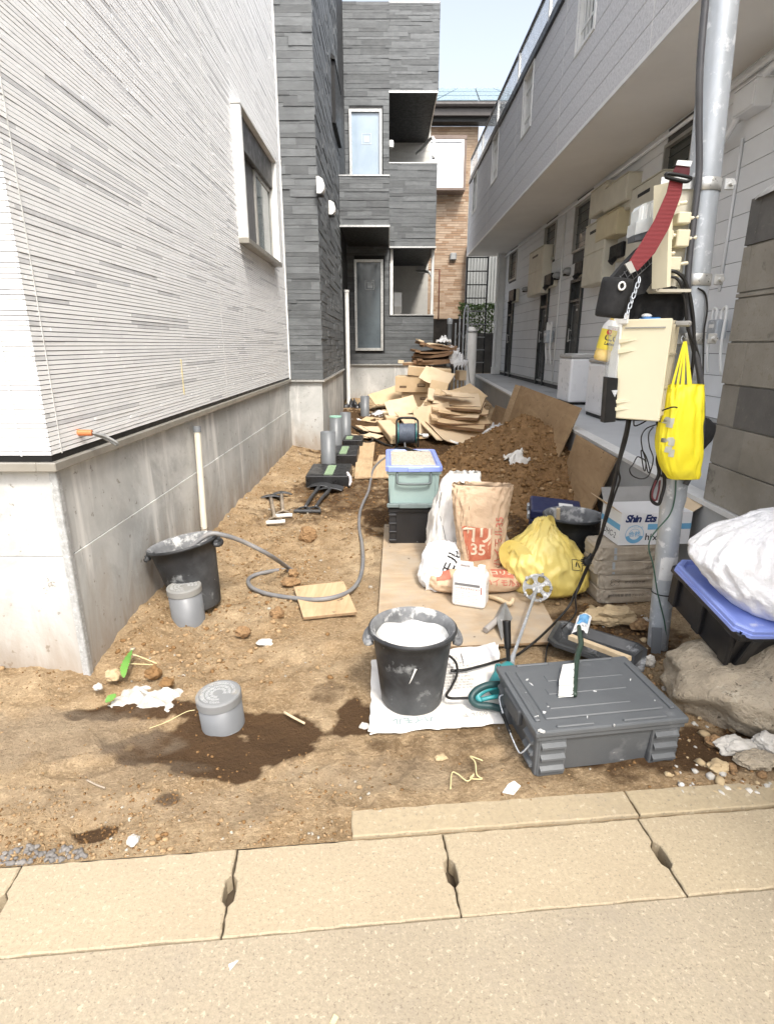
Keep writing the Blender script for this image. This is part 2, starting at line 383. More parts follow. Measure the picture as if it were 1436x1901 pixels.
mb = MB(); mb.add([(-300, -300, -.35), (300, -300, -.35), (300, 300, -.35), (-300, 300, -.35)], [(0, 1, 2, 3)]); struct(mb.build('terrain', m_pave))

# loose soil crumbs: numberless
def scatter(name, n, dens, size, mats, seed, zf=gz, region=(-2.6, 1.9, 1.25, 9.5), sub=1):
    r = random.Random(seed); protos = []
    for k in range(10):
        q = MB(); q.frag((0, 0, 0), (1, .75 + .03 * k, .62), k + seed, 11 if sub == 1 else 20); protos.append((np.array(q.v), np.array(q.f)))
    V_, F_, M_ = [], [], []; off = 0; cnt = 0
    while cnt < n:
        y = region[2] + (region[3] - region[2]) * r.random() ** 2.2; x = region[0] + (region[1] - region[0]) * r.random()
        if r.random() > dens(x, y): continue
        if GO.y + (x - GO.x) * math.tan(GA) + .01 > y: continue
        s = size(r, x, y); v, f = protos[r.randrange(10)]
        a = r.random() * 6.28; c, s_ = math.cos(a) * s, math.sin(a) * s
        w = np.empty_like(v); w[:, 0] = v[:, 0] * c - v[:, 1] * s_ + x; w[:, 1] = v[:, 0] * s_ + v[:, 1] * c + y; w[:, 2] = v[:, 2] * s + zf(x, y) + s * .2
        V_.append(w); F_.append(f + off); M_.append(np.full(len(f), mats[1](r, x, y))); off += len(v); cnt += 1
    V_ = np.concatenate(V_); F_ = np.concatenate(F_); M_ = np.concatenate(M_)
    me = bpy.data.meshes.new(name); me.vertices.add(len(V_)); me.vertices.foreach_set('co', V_.ravel())
    me.loops.add(F_.size); me.loops.foreach_set('vertex_index', F_.ravel().astype(np.int32)); me.polygons.add(len(F_))
    me.polygons.foreach_set('loop_start', np.arange(0, F_.size, 3, dtype=np.int32))
    for m in mats[0]: me.materials.append(m)
    me.polygons.foreach_set('material_index', M_.astype(np.int32)); me.update(calc_edges=True); me.validate()
    o = bpy.data.objects.new(name, me); COL.objects.link(o); return stuff(o)
def inhouse(x, y): return (x < -1.3 and y > 2.19) or (x < -.84 and y > 7.8)
def dens(x, y):
    if inhouse(x, y) or (-.03 < x < .88 and 2.4 < y < 4.2): return 0
    d = .10 + .9 * sst(-.25, -.65, x) * sst(1.9, 2.2, y) * sst(4.4, 3.2, y)
    d += .75 * sst(3.2, 4.4, y) + .75 * sst(1.62, 1.40, y - .09 * (x + 1.08)) * sst(.1, -.3, x) + .55 * sst(.8, 1.1, x)
    n = noise.noise(Vector((x * 3, y * 3, 1))); return max(.02, d * (.45 + 1.1 * max(0, n + .25)))
def pick(r, x, y):
    if field(dampspots, x, y) > .5: return 1
    return 0 if r.random() < .70 else (1 if r.random() < .8 else 2)
scatter('soil_crumbs', 34000, dens, lambda r, x, y: .0016 + .0075 * r.random() ** 3.2 + (.0025 if y > 3 else 0), ((m_clod, m_clodd, m_pebble), pick), 3)
def dens2(x, y): return dens(x, y) * (1 if y > 2.1 else .16) * sst(-.25, .25, noise.noise(Vector((x * 5, y * 4, 8))) + .12)
scatter('soil_clods', 3600, dens2, lambda r, x, y: .0055 + (.015 if y > 2.1 else .006) * r.random() ** 2.6, ((m_clod, m_clodd, m_pebble), pick), 8, sub=2)

# ---------------------------------------------------------------- road, gutter covers, kerb
mb = MB(); a, b = gut(-40, -.2625, -.001), gut(40, -.2625, -.001); c, d = gut(40, -60, -.004), gut(-40, -60, -.004)
e, f = gut(-40, -.2625, -.2), gut(40, -.2625, -.2)
mb.add([a, b, c, d, e, f], [(0, 3, 2, 1), (0, 1, 5, 4)]); struct(mb.build('road', m_road))
m_mud = mat('gutter_mud', (.10, .075, .045), (.07, .05, .03), 9, .9)
mb = MB(); mb.quadbox([gut(-40, -.4, -.06), gut(40, -.4, -.06), gut(40, .0, -.06), gut(-40, .0, -.06)], -.05, Vector((0, 0, 1))); struct(mb.build('gutter', m_mud))
def slab_mesh(L, Wd, slot, seed, T=.055):
    r = random.Random(seed); pts = []
    def edge(p, q, n, j):
        for k in range(n):
            t = k / n; x = p[0] + (q[0] - p[0]) * t; y = p[1] + (q[1] - p[1]) * t
            jj = 0 if k == 0 else r.uniform(-j, j); dx, dy = q[0] - p[0], q[1] - p[1]; l = math.hypot(dx, dy)
            pts.append((x - dy / l * jj, y + dx / l * jj))
    def notch(x, sgn, up):
        q = [(0, -.046), (.004, -.04), (.0125, -.03), (.014, 0), (.0125, .032), (.005, .040), (0, .046)]
        if not up: q = [(a, -b) for a, b in q]
        return [(x - sgn * a, Wd / 2 + b) for a, b in q]
    edge((0, 0), (L, 0), 22, .0022)
    nr = notch(L, 1, True) if slot else []
    if slot: edge((L, 0), nr[0], 5, .0022); pts.extend(nr[:-1]); edge(nr[-1], (L, Wd), 5, .0022)
    else: edge((L, 0), (L, Wd), 6, .002)
    edge((L, Wd), (0, Wd), 22, .0022)
    if slot: nl = notch(0, -1, False); edge((0, Wd), nl[0], 5, .0022); pts.extend(nl[:-1]); edge(nl[-1], (0, 0), 5, .0022)
    else: edge((0, Wd), (0, 0), 6, .002)
    n = len(pts); cx, cy = L / 2, Wd / 2; i_ = .0035
    top = [(x + (i_ if x < cx else -i_) * (1 if abs(x - cx) > L / 2 - .03 else 0), y + (i_ if y < cy else -i_) * (1 if abs(y - cy) > Wd / 2 - .02 else 0)) for x, y in pts]
    m = MB(); vs = [(x, y, -T) for x, y in pts] + [(x, y, -i_) for x, y in pts] + [(x, y, 0) for x, y in top]
    m.add(vs, [tuple(range(2 * n, 3 * n))] + [(k * n + i, k * n + (i + 1) % n, (k + 1) * n + (i + 1) % n, (k + 1) * n + i) for k in (0, 1) for i in range(n)])
    return m
names = ['sand coloured concrete gutter cover cut off by the left edge of the photo', 'concrete gutter cover with a white splash, in front of the loose gravelly soil', 'concrete gutter cover in the middle of the row, where the kerb stones begin',
         'concrete gutter cover directly in front of the dark grey toolbox', 'concrete gutter cover at the right end of its row, beside the broken rubble']
js = [-.54, .063, .655, 1.256, 1.865, 2.475]
for k in range(5):
    o = slab_mesh(js[k + 1] - js[k] - .005, .255, True, k + 1).build('gutter_cover', m_slab)
    o.location = gut(js[k], -.257, rnd.uniform(-.001, .003)); o.rotation_euler = (0, 0, GA + rnd.uniform(-.004, .004)); tag(o, names[k], 'gutter cover', 'gutter covers along the road')
for s0, s1, lb in ((.985, 1.868, 'flat concrete kerb stone with exposed aggregate, its left end beside the soil'), (1.874, 2.76, 'flat concrete kerb stone with exposed aggregate below the broken rubble')):
    o = slab_mesh(s1 - s0, .098, False, int(s0 * 10), .09).build('kerb_stone', m_kerb); o.location = gut(s0, .006, .008); o.rotation_euler = (0, 0, GA); tag(o, lb, 'kerb stone', 'kerb stones behind the gutter')

# ---------------------------------------------------------------- cladding
def strips(mb, O, U, N, u1, z0, z1, rows, ln, dep, gap=0, holes=(), wts=(1,), seed=1, back=None, u0=0):
    """clapboard or ledgestone relief: every strip is real, with its own depth"""
    r = random.Random(seed); O, U, N = Vector(O), Vector(U), Vector(N); Z = Vector((0, 0, 1)); z = z0; k = 0
    while z < z1 - .004:
        h = min(rows[k % len(rows)], z1 - z); k += 1; cuts = [(u0, u1)]
        for a, b, c, d in holes:
            if z + h > c + .002 and z < d - .002:
                cuts = [q for p in cuts for q in ((p[0], min(p[1], a)), (max(p[0], b), p[1])) if q[1] - q[0] > .004]
        for p, q in cuts:
            u = p; first = True
            while u < q - .002:
                l = r.uniform(*ln) * (r.random() if first else 1); first = False
                e = q if q - u - l < ln[0] * .3 else min(q, u + max(l, .03)); dd = r.uniform(*dep)
                vs = [O + U * a_ + Z * b_ + N * c_ for a_ in (u, e) for b_ in (z + gap, z + h) for c_ in (0, dd)]
                t = r.random() * sum(wts); i = 0
                while t > wts[i]: t -= wts[i]; i += 1
                mb.cm = i; mb.add(vs, [(1, 5, 7, 3), (2, 3, 7, 6), (0, 4, 5, 1), (0, 1, 3, 2), (4, 6, 7, 5)]); u = e
        z += h
    if back is not None:
        mb.cm = back; cells = sorted({u0, u1} | {x for hh in holes for x in hh[:2]}); lv = sorted({z0, z1} | {x for hh in holes for x in hh[2:]})
        for a, b in zip(cells, cells[1:]):
            for c, d in zip(lv, lv[1:]):
                if any(hh[0] <= a and b <= hh[1] and hh[2] <= c and d <= hh[3] for hh in holes): continue
                mb.add([O + U * a + Z * c, O + U * b + Z * c, O + U * b + Z * d, O + U * a + Z * d], [(0, 1, 2, 3)])
# ================================================================ white house (left)
WH = thing('white_house', 'white house with thin ledge strip cladding on a bare concrete foundation, at the left', 'house', (-1.31, 2.18, 0))
mb = MB(); hole = [(3.30, 4.93, 2.31, 3.34)]
strips(mb, (-1.312, 2.18, 0), (0, 1, 0), (1, 0, 0), 5.60, .985, 6.5, [.0178], (.22, .95), (.0065, .0092), .0034, hole, (.80, .14, .06), 3, 3, -.008)
strips(mb, (-1.304, 2.18, 0), (-1, 0, 0), (0, -1, 0), 3.2, .985, 6.5, [.0178], (.14, .6), (.006, .0088), .003, (), (.78, .16, .06), 5, 3)
mb.cm = 3; mb.box(-6, -1.32, 2.19, 7.78, .95, 6.5)
mb.cm = 4
for y in (Wx(400, 440, -1.3).y, Wx(60, 500, -1.3).y): mb.box(-1.3, -1.2985, y - .003, y + .003, .985, 6.5)
mb.box(-1.335, -1.288, 7.775, 7.80, .96, 6.5)
mb.box(-1.42, -1.414, 2.1665, 2.169, .985, 6.5)
mb.cm = 5; q = Wx(340, 700, -1.298); mb.box(-1.3, -1.2975, q.y - .006, q.y + .006, q.z - .11, q.z + .11)
m_yel = mat('yellow_crayon', (.75, .6, .2), (.7, .66, .5), 30)
mb.build('wall', [m_white, m_pale, m_grey, m_joint_shade, m_caulk, m_yel], WH)
mb = MB(); mb.box(-6, -1.318, 2.20, 7.79, .56, .945); mb.box(-6, -1.312, 2.194, 7.79, -.3, .557)
mb.build('foundation', m_conc, WH)
mb = MB(); mb.box(-1.36, -1.284, 2.152, 7.79, .925, .962, .004); mb.box(-6, -1.36, 2.152, 2.21, .925, .962, .004); mb.cm = 1; mb.box(-1.36, -1.305, 2.172, 7.79, .963, .984); mb.box(-6, -1.36, 2.172, 2.21, .963, .984)  # black strip paints the shade of the open gap above the trim
mb.build('base_trim', [m_trim, m_black], WH)
m_bead = mat('corner_bead', (.50, .51, .51), (.34, .345, .34), 60, .6, .3, bump=.6, bsc=220, spots=(((.72, .72, .7), 90, .6, .08),))
mb = MB(); mb.box(-1.335, -1.308, 2.186, 2.19, -.05, .925); mb.box(-1.311, -1.306, 2.19, 2.215, -.05, .925); mb.build('corner_bead', m_bead, WH)
# window
mb = MB(); y0, y1, z0, z1 = 5.48, 7.11, 2.31, 3.33
mb.box(-1.40, -1.225, y0, y0 + .05, z0, z1, .004); mb.box(-1.40, -1.225, y1 - .05, y1, z0, z1, .004); mb.box(-1.40, -1.222, y0 - .01, y1 + .01, z1, z1 + .03, .004)
W1 = mb.build('window', m_wplast, WH)
mb = MB(); mb.box(-1.40, -1.215, y0 - .01, y1 + .01, z0 - .045, z0, .004); mb.build('sill', m_trim, W1)
mb = MB(); mb.box(-1.37, -1.27, y0 + .052, y1 - .052, 3.06, z1 - .002, .006); mb.build('shutter_box', mat('dark_bronze', (.075, .07, .065), None, 5, .4, .4), W1)
mb = MB()
for a, b, x in ((y0 + .052, 6.33, -1.325), (6.28, y1 - .052, -1.30)):
    for c in ((a, a + .045), (b - .045, b)): mb.box(x - .02, x, c[0], c[1], z0 + .002, 3.058)
    mb.box(x - .02, x, a + .045, b - .045, z0 + .002, z0 + .05); mb.box(x - .02, x, a + .045, b - .045, 3.02, 3.058)
mb.build('sash', m_sash, W1)
for a, b, x in ((y0 + .097, 6.285, -1.335), (6.325, y1 - .097, -1.31)):
    mb = MB(); mb.box(x - .005, x, a, b, z0 + .05, 3.02); mb.build('pane', m_glass, W1)
q = Wx(152, 803, -1.29); mb = MB(); mb.cyl((-1.315, q.y, q.z), (-1.25, q.y + .01, q.z - .003), .014, .013, 12)
LP = mb.build('anchor_fitting', mat('orange_plastic', (.62, .2, .07), None, 5, .5), WH)
mb = MB(); b = Vector((-1.25, q.y + .01, q.z - .003)); mb.tube([b, b + Vector((.04, .03, -.02)), b + Vector((.075, .05, -.05)), b + Vector((.062, .065, -.062)), b + Vector((.03, .04, -.03)), b + Vector((0, .005, -.004))], .006, 6)
mb.build('wire_loop', m_steeld, LP)

# ================================================================ dark house
DH = thing('dark_house', 'charcoal ledgestone house with projecting balconies at the end of the passage', 'house', (-.86, 7.8, 0))
DM = [m_dk1, m_dk2, m_dk3, m_dkj, m_alu, m_soffit_recess]
rows = [.085, .04, .075, .048, .095, .036, .06]
mb = MB(); wt = (.5, .26, .24)
strips(mb, (-1.33, 7.805, 0), (1, 0, 0), (0, -1, 0), .468, .955, 9.5, rows, (.25, .8), (.004, .020), .003, (), wt, 12, 3)
strips(mb, (-.866, 7.80, 0), (0, 1, 0), (1, 0, 0), 3.8, .955, 9.5, rows, (.3, .9), (.003, .014), .003, (), wt, 13, 3)
mb.cm = 3; mb.box(-6, -.87, 7.81, 11.6, .93, 9.5); mb.cm = 5; mb.box(-6, -.872, 11.602, 13.4, .3, 9.5)  # near-black block stands in for the shade inside the porch recess
mb.build('wall', DM, DH)
mb = MB(); wh = [(.36, 1.06, 4.7, 6.06), (.42, 1.09, 1.25, 3.23), (1.185, 2.19, 2.047, 3.6), (1.185, 2.19, 5.06, 6.36)]
strips(mb, (-1.14, 13.5, 0), (1, 0, 0), (0, -1, 0), 2.19, .985, 7.87, [.095, .05, .08, .06, .11, .045], (.3, .95), (.004, .018), .004, wh, wt, 14, 3)
mb.cm = 3; mb.box(-5, .03, 13.52, 16.4, .9, 7.87); mb.box(.06, 1.045, 13.505, 13.64, .95, 2.04)
mb.cm = 4; mb.box(.06, 1.06, 13.47, 13.66, 2.041, 2.06)
mb.build('wall', DM, DH)
mb = MB(); mb.box(-6, -.875, 7.82, 11.59, -.3, .925); mb.build('foundation', m_conc, DH)
mb = MB(); mb.box(-6, 1.06, 13.515, 16.4, -.3, .95); mb.build('foundation', m_conc, DH)
mb = MB(); mb.box(-1.32, -.84, 7.775, 7.805, .926, .953); mb.box(-.868, -.84, 7.806, 11.6, .926, .953); mb.box(-1.2, 1.07, 13.468, 13.51, .951, .982); mb.build('base_trim', m_alu, DH)
def bal(x0, x1, y, yb, z0, z1, seed, side=True):
    mb = MB()
    strips(mb, (x0, y, 0), (1, 0, 0), (0, -1, 0), x1 - x0, z0 + .03, z1 - .02, [.095, .05, .08, .06, .11, .045], (.3, .95), (.004, .018), .004, (), wt, seed, 3)
    if side: strips(mb, (x1, y, 0), (0, 1, 0), (1, 0, 0), yb - y, z0 + .03, z1 - .02, [.095, .05, .08, .06], (.3, .9), (.004, .012), .004, (), wt, seed + 1, 3)
    mb.cm = 3; mb.box(x0, x1 - .002, y + .002, y + .14, z0 + .03, z1 - .02); mb.box(x1 - .14, x1 - .002, y + .14, yb, z0 + .03, z1 - .02)
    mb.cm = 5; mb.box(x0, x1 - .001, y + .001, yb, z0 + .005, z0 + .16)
    mb.cm = 4; mb.box(x0 - .005, x1 + .02, y - .024, y, z0 - .006, z0 + .028); mb.box(x1, x1 + .02, y, yb, z0 - .006, z0 + .028)
    mb.cm = 4; mb.box(x0, x1 + .015, y - .02, y + .15, z1 - .02, z1)
    return mb.build('balcony', DM, DH)
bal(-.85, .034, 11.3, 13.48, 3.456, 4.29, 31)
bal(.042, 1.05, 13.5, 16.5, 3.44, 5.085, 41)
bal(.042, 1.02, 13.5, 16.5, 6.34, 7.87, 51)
m_innerw = mat('inner_siding', (.58, .57, .53), (.5, .49, .46), 3, .7)
mb = MB(); strips(mb, (.03, 16.5, 0), (1, 0, 0), (0, -1, 0), 1.08, .9, 7.8, [.15], (1, 2), (.01, .012), .004, (), (1,), 5, 0); mb.box(.03, 1.11, 16.52, 17.2, .9, 7.8)
mb.build('porch_back_wall', [m_innerw], DH)
mb = MB(); mb.box(.07, .135, 13.66, 13.73, 2.062, 3.44); mb.build('corner_post', m_wplast, DH); mb = MB(); mb.cyl((1.02, 13.72, 2.062), (1.02, 13.72, 3.44), .035, None, 12); mb.build('corner_pipe', m_wplast, DH)
mb = MB(); mb.tube([(.80, 16.3, 3.30), (.86, 15.6, 3.2), (.98, 14.4, 3.05), (1.02, 13.9, 2.9)], .035, 8); mb.build('porch_pipe', m_wplast, DH); mb = MB(); mb.tube([(.75, 16.3, 6.05), (.85, 15.6, 5.95), (1.0, 14.2, 5.75), (1.01, 14.0, 5.3)], .035, 8); mb.build('balcony_pipe', m_wplast, DH)
mb = MB(); mb.box(.16, .36, 14.6, 14.85, 2.0, 2.62, .01); mb.cm = 1; mb.box(.17, .35, 14.59, 14.6, 2.03, 2.3, .004); mb.build('heater_box', [m_wplast, m_innerw], DH)
q = D(726, 266, 13.9); mb = MB(); mb.lathe([(.001, -.08), (.055, -.08), (.06, 0), (.05, .05), (.001, .06)], 14, Matrix.Translation(q)); mb.build('porch_lamp', m_wplast, DH)
q = D(629, 349, 13.46); mb = MB(); mb.lathe([(.03, 0), (.035, .02), (.015, .07), (.001, .075)], 10, Matrix.Translation(q)); mb.build('cable_cap', m_black, DH)
def win(x0, x1, z0, z1, y, glass, par):
    mb = MB(); t = .055
    for a in ((x0, x0 + t, z0, z1), (x1 - t, x1, z0, z1), (x0 + t, x1 - t, z1 - t, z1), (x0 + t, x1 - t, z0, z0 + t * 1.1)): mb.box(a[0], a[1], y - .03, y + .06, a[2], a[3], .003)
    w = mb.build('window', m_alu, par); mb = MB(); mb.box(x0 + t, x1 - t, y + .012, y + .022, z0 + t, z1 - t); mb.build('pane', glass, w)
    mb = MB(); cx, cz = (x0 + x1) / 2 + .02, z0 + (z1 - z0) * (.60 if z1 - z0 < 1.6 else .73)
    for a in ((-.1, .1, .09, .1), (-.1, .1, -.1, -.09), (-.1, -.09, -.09, .09), (.09, .1, -.09, .09), (-.05, .06, -.06, .05)): mb.box(cx + a[0], cx + a[1], y + .008, y + .0115, cz + a[2], cz + a[3])
    mb.build('sticker', mat('pale_sticker', (.55, .6, .62), None, 9, .5), w)
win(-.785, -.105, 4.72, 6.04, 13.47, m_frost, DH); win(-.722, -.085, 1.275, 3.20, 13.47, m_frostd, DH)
for px, py, w in ((597, 347, .15), (618, 388, .15)):
    q = Wx(px, py, -.80); mb = MB()
    prof = [(0, -.085), (.05, -.085), (.085, -.05), (.095, 0), (.075, .07), (.03, .1), (0, .1)]
    mb.prism([(x, z) for x, z in prof], -.075, .075, Matrix.Translation((-.852, q.y, q.z)) @ Matrix(((1, 0, 0, 0), (0, 0, 1, 0), (0, 1, 0, 0), (0, 0, 0, 1))))
    o = mb.build('vent_hood', m_wplast, DH)
    mb = MB(); mb.box(-.852, -.775, q.y - .07, q.y + .07, q.z - .10, q.z - .086); mb.build('grille', m_black, o)
mb = MB(); mb.add([(-.852, 10.2, 5.66), (-.79, 10.2, 5.6), (-.79, 11.5, 5.6), (-.852, 11.5, 5.66), (-.852, 10.2, 5.58), (-.79, 10.2, 5.57), (-.79, 11.5, 5.57), (-.852, 11.5, 5.58)], [(0, 1, 2, 3), (7, 6, 5, 4), (0, 4, 5, 1), (1, 5, 6, 2), (2, 6, 7, 3), (3, 7, 4, 0)])
mb.box(-.86, -.80, 10.25, 11.45, 4.75, 5.575); mb.build('window', m_black, DH)

# ================================================================ brick house behind
BH = thing('brick_house', 'tan brick house with a white bay window and pale panelled roof, behind the dark house', 'house', (1.2, 21, 0))
mbk = [mat('tan_brick', (.36, .265, .185), (.30, .215, .145), 8, .8), mat('tan_brick_light', (.42, .32, .23), (.36, .27, .19), 8, .8), mat('tan_brick_deep', (.29, .19, .115), (.25, .16, .1), 8, .8), mat('brick_mortar', (.36, .29, .21), None, 9, .9)]
mb = MB(); strips(mb, (-.4, 21, 0), (1, 0, 0), (0, -1, 0), 3.35, .2, 8.15, [.075], (.2, .42), (.012, .02), .012, (), (.5, .28, .22), 9, 3); mb.cm = 3; mb.box(-.4, 2.94, 21.01, 27, .2, 8.15)
mb.build('wall', mbk, BH)
mb = MB(); mb.box(-.6, 4.5, 20.45, 20.6, 8.28, 8.58); mb.cm = 1; mb.box(-.6, 4.5, 20.6, 21.0, 8.16, 8.3); mb.cm = 0; mb.cyl((-.6, 20.4, 8.56), (4.6, 20.4, 8.56), .08, None, 10); mb.build('eaves', [mat('dark_fascia', (.045, .038, .036), None, 6, .5), m_soffit_recess], BH)
m_roof = mat('roof_panel', (.24, .32, .36), (.20, .275, .31), 1.5, .3, spec=.7); m_roofd = mat('roof_seam', (.17, .21, .23), None, 5, .5)
RZ = D(888, 166, 25).z
mb = MB(); E0, E1, R0_, R1_ = Vector((.1, 20.4, 8.62)), Vector((5.6, 20.4, 8.62)), Vector((2.05, 25, RZ)), Vector((4.6, 25, RZ))
mb.cm = 1; mb.add([E0, E1, R1_, R0_, Vector((.1, 29.6, 8.62))], [(0, 1, 2, 3), (0, 3, 4)]); mb.cm = 0
def onroof(s, t): a = E0.lerp(R0_, t); b = E1.lerp(R1_, t); return a + (b - a) * s + Vector((0, -.01, .02))
for j in range(3):
    for i in range(4): mb.quadbox([onroof(i / 4 + .006, j / 3 + .03), onroof((i + 1) / 4 - .006, j / 3 + .03), onroof((i + 1) / 4 - .006, (j + 1) / 3 - .01), onroof(i / 4 + .006, (j + 1) / 3 - .01)], .02)
mb.cm = 1; mb.cyl(R0_ + Vector((0, 0, 0)), R1_, .07, None, 8); pass
mb.build('roof', [m_roof, m_roofd], BH)
m_brown = mat('brown_trim', (.17, .125, .10), None, 6, .5); m_lit_pane = mat('lit_frosted_pane', (.74, .76, .78), (.68, .70, .73), 1.5, .5)
mb = MB(); mb.box(1.1, 2.52, 20.42, 20.99, 7.62, 7.74, .01); mb.box(2.44, 2.52, 20.44, 20.99, 6.26, 7.62); mb.box(1.1, 2.52, 20.42, 20.99, 6.18, 6.26, .01); BW = mb.build('bay_window', m_brown, BH)
mb = MB(); mb.box(1.1, 2.40, 20.46, 20.50, 6.262, 7.618); mb.build('pane', m_lit_pane, BW)  # white pane colour stands in for light on frosted glass
mb = MB(); mb.box(2.36, 2.44, 20.43, 20.5, 6.262, 7.618); mb.box(1.1, 2.36, 20.43, 20.455, 7.55, 7.618); mb.box(1.1, 2.36, 20.43, 20.455, 6.262, 6.34); mb.build('frame', m_wplast, BW)
q = D(841, 477, 20.97); mb = MB(); mb.box(q.x - .11, q.x + .11, 20.85, 20.985, q.z - .11, q.z + .12, .03); mb.build('vent_hood', m_steeld, BH)

# ================================================================ apartment building (right)
AP = thing('apartment_building', 'long grey apartment building overhanging a corridor of doors, at the right', 'apartment building', (2.26, 1, .59))
m_stucco, _nt, _p, _co = base('stucco_board')
_f = tex(_nt, _co, 38, 5, .65); _c = mixc(_nt, ramp(_nt, _f, .38, .64), (.68, .68, .69), (.50, .50, .51)); _nt.links.new(_c, _p.inputs['Base Color']); _p.inputs['Roughness'].default_value = .8; setbump(_nt, _p, _f, .5, .012)
m_groove = mat('groove', (.11, .11, .11), None, 6, .8)
m_board = mat('grey_board', (.74, .75, .755), (.68, .69, .70), 1.4, .65)
m_soffit = mat('soffit_board', (.79, .775, .74), (.73, .715, .68), 1.3, .7)
wins = [(7.44, 8.05), (10.3, 10.92), (13.15, 13.8), (15.98, 16.58)]
mb = MB(); hs = [(17.3 - b, 17.3 - a, 4.74, 5.58) for a, b in wins] + [(17.3 - 5.2, 17.3 - 4.6, 4.74, 5.58), (17.3 - 2.35, 17.3 - 1.75, 4.74, 5.58)]
strips(mb, (2.272, 17.3, 0), (0, -1, 0), (-1, 0, 0), 19, 3.83, 5.6, [.222], (2.99, 3.01), (.0115, .0118), .007, hs, (1,), 4, 1)
mb.cm = 1; mb.box(2.42, 3.3, -1.7, 17.28, 3.9, 5.6); mb.cm = 2
mb.box(2.245, 2.275, -1.7, 17.305, 3.785, 3.826); mb.box(2.24, 2.3, 17.3, 17.34, 3.79, 5.62)
for k in range(7): mb.box(2.2585, 2.2605, 17.3 - 2.8 * k - .3, 17.3 - 2.8 * k - .292, 3.83, 5.6)
mb.build('upper_wall', [m_stucco, m_groove, m_wplast], AP)
mb = MB(); mb.box(2.276, 3.238, -1.7, 17.3, 3.79, 3.82); mb.build('soffit', m_soffit, AP)
mb = MB(); mb.box(2.225, 2.40, -1.7, 17.34, 5.603, 5.70, .01); mb.box(2.4, 8, -1.7, 17.34, 5.603, 5.68); mb.build('roof_edge', mat('dark_gutter', (.03, .032, .038), None, 6, .4, .3), AP)
for a, b in wins:
    mb = MB(); z0, z1 = 4.745, 5.575
    mb.box(2.248, 2.42, b, b + .04, z0 - .04, z1 + .04); mb.box(2.248, 2.42, a - .04, a, z0 - .04, z1 + .04); mb.box(2.248, 2.42, a, b, z0 - .04, z0); mb.box(2.248, 2.42, a, b, z1, z1 + .04)
    w = mb.build('window', m_wplast, AP)
    mb = MB(); mb.box(2.39, 2.4, a, b, z0, z1); mb.build('pane', m_glass, w)
    mb = MB(); n = 5
    for k in range(n): y = a + (b - a) * (k + .5) / n; mb.box(2.30, 2.318, y - .009, y + .009, z0, z1)
    mb.box(2.295, 2.3, a, b, z0 + .2, z0 + .225); mb.box(2.295, 2.3, a, b, z1 - .22, z1 - .195); mb.build('grille', m_wplast, w)
m_clear = mat('clear_balustrade', (.78, .82, .83), None, 2, .2, alpha=.45)
mb = MB(); mb.box(2.245, 2.295, -1.7, 17.3, 6.17, 6.21, .006); mb.box(2.255, 2.285, -1.7, 17.3, 5.75, 5.78); RL = mb.build('railing', mat('rail_bronze', (.10, .10, .105), None, 6, .4, .5), AP)
for k in range(10):
    y = 17.25 - 1.93 * k
    mb = MB(); mb.box(2.25, 2.29, y - .025, y + .025, 5.7, 6.17); mb.build('post', m_wplast, RL)
    mb = MB(); mb.box(2.266, 2.272, y - 1.89, y - .04, 5.785, 6.165); mb.build('panel', m_clear, RL)
doors = [(6.85, 7.5, 2.5), (9.99, 10.62, 2.48), (12.03, 12.62, 2.50), (15.32, 15.95, 2.5)]
trans = [(6.82, 7.50, 2.95, 3.62), (9.95, 10.76, 2.92, 3.68), (11.88, 12.72, 3.0, 3.72), (15.3, 16.2, 3.0, 3.72)]
mb = MB(); hs = [(17.3 - b, 17.3 - a, .5, z) for a, b, z in doors] + [(17.3 - b, 17.3 - a, c, d) for a, b, c, d in trans]
strips(mb, (3.25, 17.3, 0), (0, -1, 0), (-1, 0, 0), 19, .70, 3.79, [.205], (3.6, 3.62), (.0095, .0098), .006, hs, (1,), 4, 1)
mb.cm = 1; mb.box(3.36, 8, -1.7, 17.3, .4, 5.6); mb.cm = 2; mb.box(3.225, 3.25, -1.7, 17.3, .665, .70)
mb.build('lower_wall', [m_board, m_groove, m_alu], AP)
m_door = mat('dark_door', (.045, .048, .047), (.032, .035, .034), 3, .35); m_dglass = mat('transom_glass', (.03, .036, .033), (.02, .025, .022), 2, .15)
for a, b, z in doors:
    mb = MB(); mb.box(3.2, 3.35, a, a + .05, .592, z); mb.box(3.2, 3.35, b - .05, b, .592, z); mb.box(3.2, 3.35, a + .05, b - .05, z - .05, z); mb.box(3.21, 3.35, a + .05, b - .05, z - .37, z - .33)
    d = mb.build('door', m_door, AP)
    mb = MB(); mb.box(3.26, 3.3, a + .052, b - .052, .6, z - .372); mb.box(3.28, 3.3, a + .052, b - .052, z - .328, z - .052); mb.build('leaf', m_door, d)
    mb = MB()
    for e in ((a + .085, a + .095), (b - .095, b - .085)): mb.box(3.254, 3.26, e[0], e[1], .75, z - .41)
    mb.box(3.254, 3.26, a + .095, b - .095, z - .42, z - .41); mb.box(3.252, 3.26, a + .2, b - .2, .72, .74); mb.build('bead', m_steeld, d)
    mb = MB(); mb.box(3.20, 3.22, b - .125, b - .105, 1.45, 1.68, .004); mb.box(3.22, 3.26, b - .122, b - .108, 1.47, 1.49); mb.box(3.22, 3.26, b - .122, b - .108, 1.64, 1.66); mb.build('handle', m_alu, d)
    mb = MB(); mb.lathe([(.001, 0), (.018, 0), (.018, .01), (.001, .01)], 12, place((3.26, (a + b) / 2, 1.98), 0, 0, R(-90))); mb.build('peephole', m_wplast, d)
